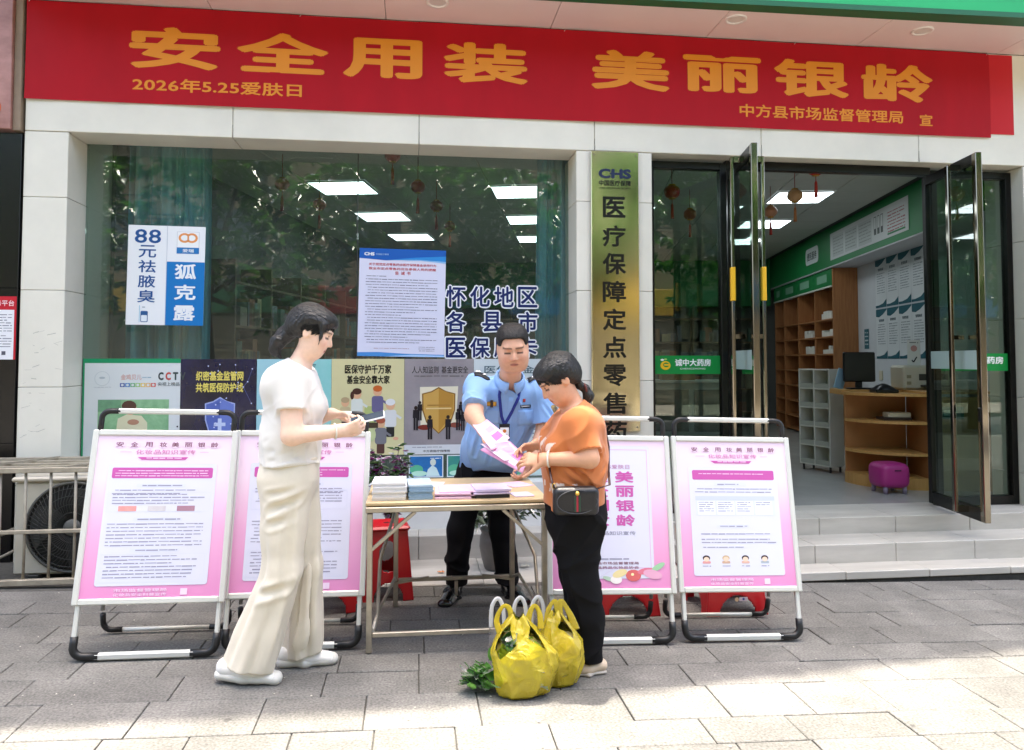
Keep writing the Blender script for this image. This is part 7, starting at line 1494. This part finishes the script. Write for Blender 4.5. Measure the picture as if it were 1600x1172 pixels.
def veg(name, lab, c, spread, n, sz, m, seed, asp=.7, droop=.4, dirv=None, lim=None):
    rd_ = random.Random(seed); g_ = G()
    for _ in range(n):
        p = Vector((rd_.gauss(0, spread[0]), rd_.gauss(0, spread[1]), abs(rd_.gauss(0, spread[2])))); d = Vector((rd_.gauss(0, 1), rd_.gauss(0, 1), rd_.uniform(-droop, 1)))
        if dirv: d = d * .55 + Vector(dirv)
        if lim: p = Vector([max(-q, min(q, w)) for w, q in zip(p, lim)])
        d.normalize()
        if lim and not dirv:
            tip = p + d * sz
            if abs(tip.x) > lim[0] or abs(tip.y) > lim[1] or tip.z > lim[2]: d = (Vector((0, 0, .1)) - p).normalized() if p.length > .02 else Vector((0, 0, 1))
        s_ = d.cross(Vector((0, 0, 1))).normalized(); up_ = s_.cross(d); l = sz * rd_.uniform(.6, 1.2); nu, nv = 4, 4; cur = rd_.uniform(-.6, .6)
        g_.grid(lambda u, v: tuple(p + d * l * u + s_ * (v - .5) * l * asp * (math.sin(math.pi * min(1, .12 + u * .88)) ** .6) + up_ * l * (cur * u * u * .5 + .12 * abs(v - .5) + .05 * math.sin(v * 12 + u * 9))), nu, nv)
    T = Thing(name, lab, 'vegetables', c); o = T.part('leaves', g_, m, norm=False); o['kind'] = 'stuff'; return T
def heads(T, c, blobs, m):
    for k, (dx, dy, dz, r_) in enumerate(blobs):
        rd_ = random.Random(k + 50); ph_ = [rd_.uniform(0, 6) for _ in range(6)]
        def fn(u, v):
            a, b_ = u * 2 * math.pi, v * math.pi; q = r_ * (1 + .10 * abs(math.sin(3 * a + ph_[0] + 2 * b_)) + .09 * math.sin(7 * a + ph_[1]) * math.sin(b_) + .08 * abs(math.sin(5 * b_ + ph_[2] + a)))
            return (dx + q * math.cos(a) * math.sin(b_), dy + q * math.sin(a) * math.sin(b_) * .85, dz + q * math.cos(b_))
        T.part('lettuce_head', G().grid(fn, 44, 24), m, norm=False)
M_lett = leaf_mat('lettuce_leaf', 'bcd848', '8cb838', 20); M_dkg = leaf_mat('dark_green_leaf', '7cb858', '4c8c3c', 22)
c1 = (.462, -2.235, gz(.46) + .003); c2 = (.640, -2.150, gz(.64) + .003)
bag('yellow_bag', 'large crumpled yellow plastic bag of lettuce on the pavement', c1, (.135, .105), .315, 3, M_film, [(4.0, .55, .72, .20), (5.35, .42, .76, .17)],
    [([(-.085, .02, .24), (-.10, .03, .29), (-.075, .03, .345), (-.045, .03, .335), (-.03, .02, .26)], .014), ([(.03, .03, .26), (.045, .03, .32), (.065, .03, .345), (.085, .03, .31), (.09, .02, .25)], .014)])
bag('paler_yellow_bag', 'smaller yellow plastic bag standing against the black trousers', c2, (.098, .085), .30, 9, M_film, [(5.1, .5, .82, .16)], [([(-.05, 0, .23), (-.045, 0, .31), (-.015, 0, .345), (.005, 0, .27)], .016), ([(.0, .0, .26), (.01, 0, .345), (.05, 0, .29), (.075, 0, .22)], .018)])
tb_w = Thing('clear_bag', 'thin clear plastic bag with white handles between the yellow bags', 'bag', (.49, -2.085, gz(.5) + .003)); gg = G(); gg.grid(lambda u, v: (-.15 + .20 * u, .02 * math.sin(u * 14) + .02 * math.sin(v * 9), .0 + .30 * v * (1 - .25 * abs(math.sin(u * 6)))), 26, 12); tb_w.part('film', gg, M_filmw, norm=False)
for x_ in (-.11, -.01, .07): tb_w.part('handle', G().tube(smooth_path([(x_ - .03, 0, .22), (x_ - .025, 0, .31), (x_, 0, .345), (x_ + .022, 0, .31), (x_ + .03, 0, .22)]), .009, 8, flat=.4), mat('white_film', 'dcdcdc', .4, alpha=.8))
lt = veg('lettuce', 'heads of bright green lettuce inside the large yellow bag', (c1[0], c1[1], c1[2] + .02), (.045, .035, .07), 120, .095, M_lett, 4, lim=(.105, .080, .19))
heads(lt, c1, ((-.045, -.015, .055, .062), (.045, -.02, .055, .064), (.0, .03, .075, .065), (.03, -.012, .145, .055), (-.045, .01, .14, .05)), M_lett)
veg('dark_greens', 'dark leafy greens showing in the mouth of the large yellow bag', (c1[0] - .045, c1[1] - .025, c1[2] + .19), (.022, .018, .022), 30, .06, M_dkg, 6, lim=(.06, .05, .09))
bgr = veg('bagged_greens', 'pale greens inside the smaller yellow bag', (c2[0], c2[1], c2[2] + .02), (.03, .028, .04), 80, .075, M_lett, 7, lim=(.075, .062, .13))
heads(bgr, c2, ((-.025, -.01, .05, .05), (.03, -.005, .05, .05)), M_lett)
veg('leafy_bunch', 'bunch of green leaves sticking out beside the yellow bag on the pavement', (c1[0] - .165, c1[1] + .02, c1[2] + .02), (.03, .028, .032), 90, .055, M_dkg, 8, .7, .3, (-.7, -.1, .3))
for k, (dx, dz) in enumerate(((.01, .10), (.03, .17))): single('wrapped_packet', fix_normals(G().grid(lambda u, v: (c2[0] + dx + .05 * math.cos(u * 6.283) * math.sin(v * math.pi), c2[1] + .045 * math.sin(u * 6.283) * math.sin(v * math.pi), c2[2] + dz + .045 * math.cos(v * math.pi)), 16, 10).mesh('wrapped_packet')), mat('pale_packet', 'd8c8a0', .5), ['pale round packet low inside the smaller yellow bag', 'pale round packet near the top of the smaller yellow bag'][k], 'packet', (c2[0] + dx, c2[1], c2[2] + dz))
# ------------------------------------------------------------------ the other side of the street, mirrored in the glass
def tree(x, y, h, cr, lab, seed):
    rd_ = random.Random(seed); T = Thing('street_tree', lab, 'tree', (x, y, -.1), group='street trees across the road')
    tr = G(); tr.tube([(x, y, -.15), (x + .05, y, 1.2), (x - .05, y + .05, h * .45), (x + .1, y, h * .62)], [.17, .14, .11, .07], 10)
    cl = []
    for k in range(14):
        a = rd_.uniform(0, 6.28); rr_ = cr * rd_.uniform(.3, .8); e = (x + math.cos(a) * rr_, y + math.sin(a) * rr_ * .8, h * rd_.uniform(.46, .98)); tr.tube([(x, y, h * rd_.uniform(.35, .55)), ((x + e[0]) / 2, (y + e[1]) / 2, e[2] * .8), e], [.06, .04, .015], 6); cl.append(e)
    T.part('trunk', tr, mat('bark', '5a4c3c', .9, var=.3), w=True)
    lg = G(); pts = []
    for e in cl:
        for _ in range(40): v = Vector((rd_.gauss(0, 1), rd_.gauss(0, 1), rd_.gauss(0, .7))).normalized() * (cr * .42 * rd_.random() ** .4); pts.append((e[0] + v.x, e[1] + v.y, e[2] + v.z))
    leaf_cloud(lg, pts, 6500, .27, seed + 4, .5, .55)
    T.part('crown', lg, leaf_mat('tree_leaf', '6aa83c', '3c7a28', 1.2), w=True, norm=False)
for i, (x, y, h, cr) in enumerate(((-8.8, -11.0, 6.2, 3.0), (-4.2, -10.4, 6.6, 3.0), (-.2, -11.0, 6.4, 2.9), (3.8, -10.6, 6.6, 3.0), (8.0, -11.0, 6.4, 3.0), (13, -10.6, 6.8, 3.0))):
    tree(x, y, h, cr, ['leafy street tree mirrored at the far left of the window', 'leafy street tree mirrored behind the price sticker', 'leafy street tree mirrored above the woman in white', 'leafy street tree mirrored behind the blue lettering', 'leafy street tree mirrored in the left sidelight', 'leafy street tree mirrored in the right door leaf'][i], 20 + i)
ob = Thing('opposite_building', 'pale building with roller shutters across the street, seen mirrored in the window', 'building', (0, -20, -.1)); M_ob = mat('opposite_wall', '857a64', .8, var=.08)
ob.part('wall', G().box(-22, 24, -26, -20, -.1, 9.5), M_ob, w=True)
for i, x_ in enumerate(np.arange(-20, 22, 4.2)):
    ob.part('shop_sign', G().box(x_ + .1, x_ + 4.0, -20.0, -19.75, 3.0, 3.9, b=.02), mat('sign_%d' % (i % 4), ('8a2a26', '2a5a86', 'b89a3a', '2c6a48')[i % 4], .5), w=True)
    shg = G()
    for k in range(22): shg.box(x_ + .3, x_ + 3.8, -19.995, -19.93 + .02 * (k % 2), k * .132, k * .132 + .122)
    ob.part('roller_shutter', shg, mat('shutter', '8a8474', .5, metal=.3, var=.1), w=True)
    for z_ in (5.0, 7.4): ob.part('window', G().box(x_ + .8, x_ + 2.6, -20.02, -19.95, z_, z_ + 1.4), mat('far_glass', '4a5a60', .2), w=True)
cab = G()
for z_, dz in ((5.6, .5), (5.4, .4), (5.9, .3)): cab.tube([(x, -14.2, z_ - dz * (1 - (x / 22) ** 2)) for x in np.linspace(-22, 22, 24)], .025, 5)
single('overhead_cables', cab, mat('cable_black', '1c1c1c', .6), 'black overhead cables mirrored slanting across the window', 'cable', (0, -14.2, 5.2))
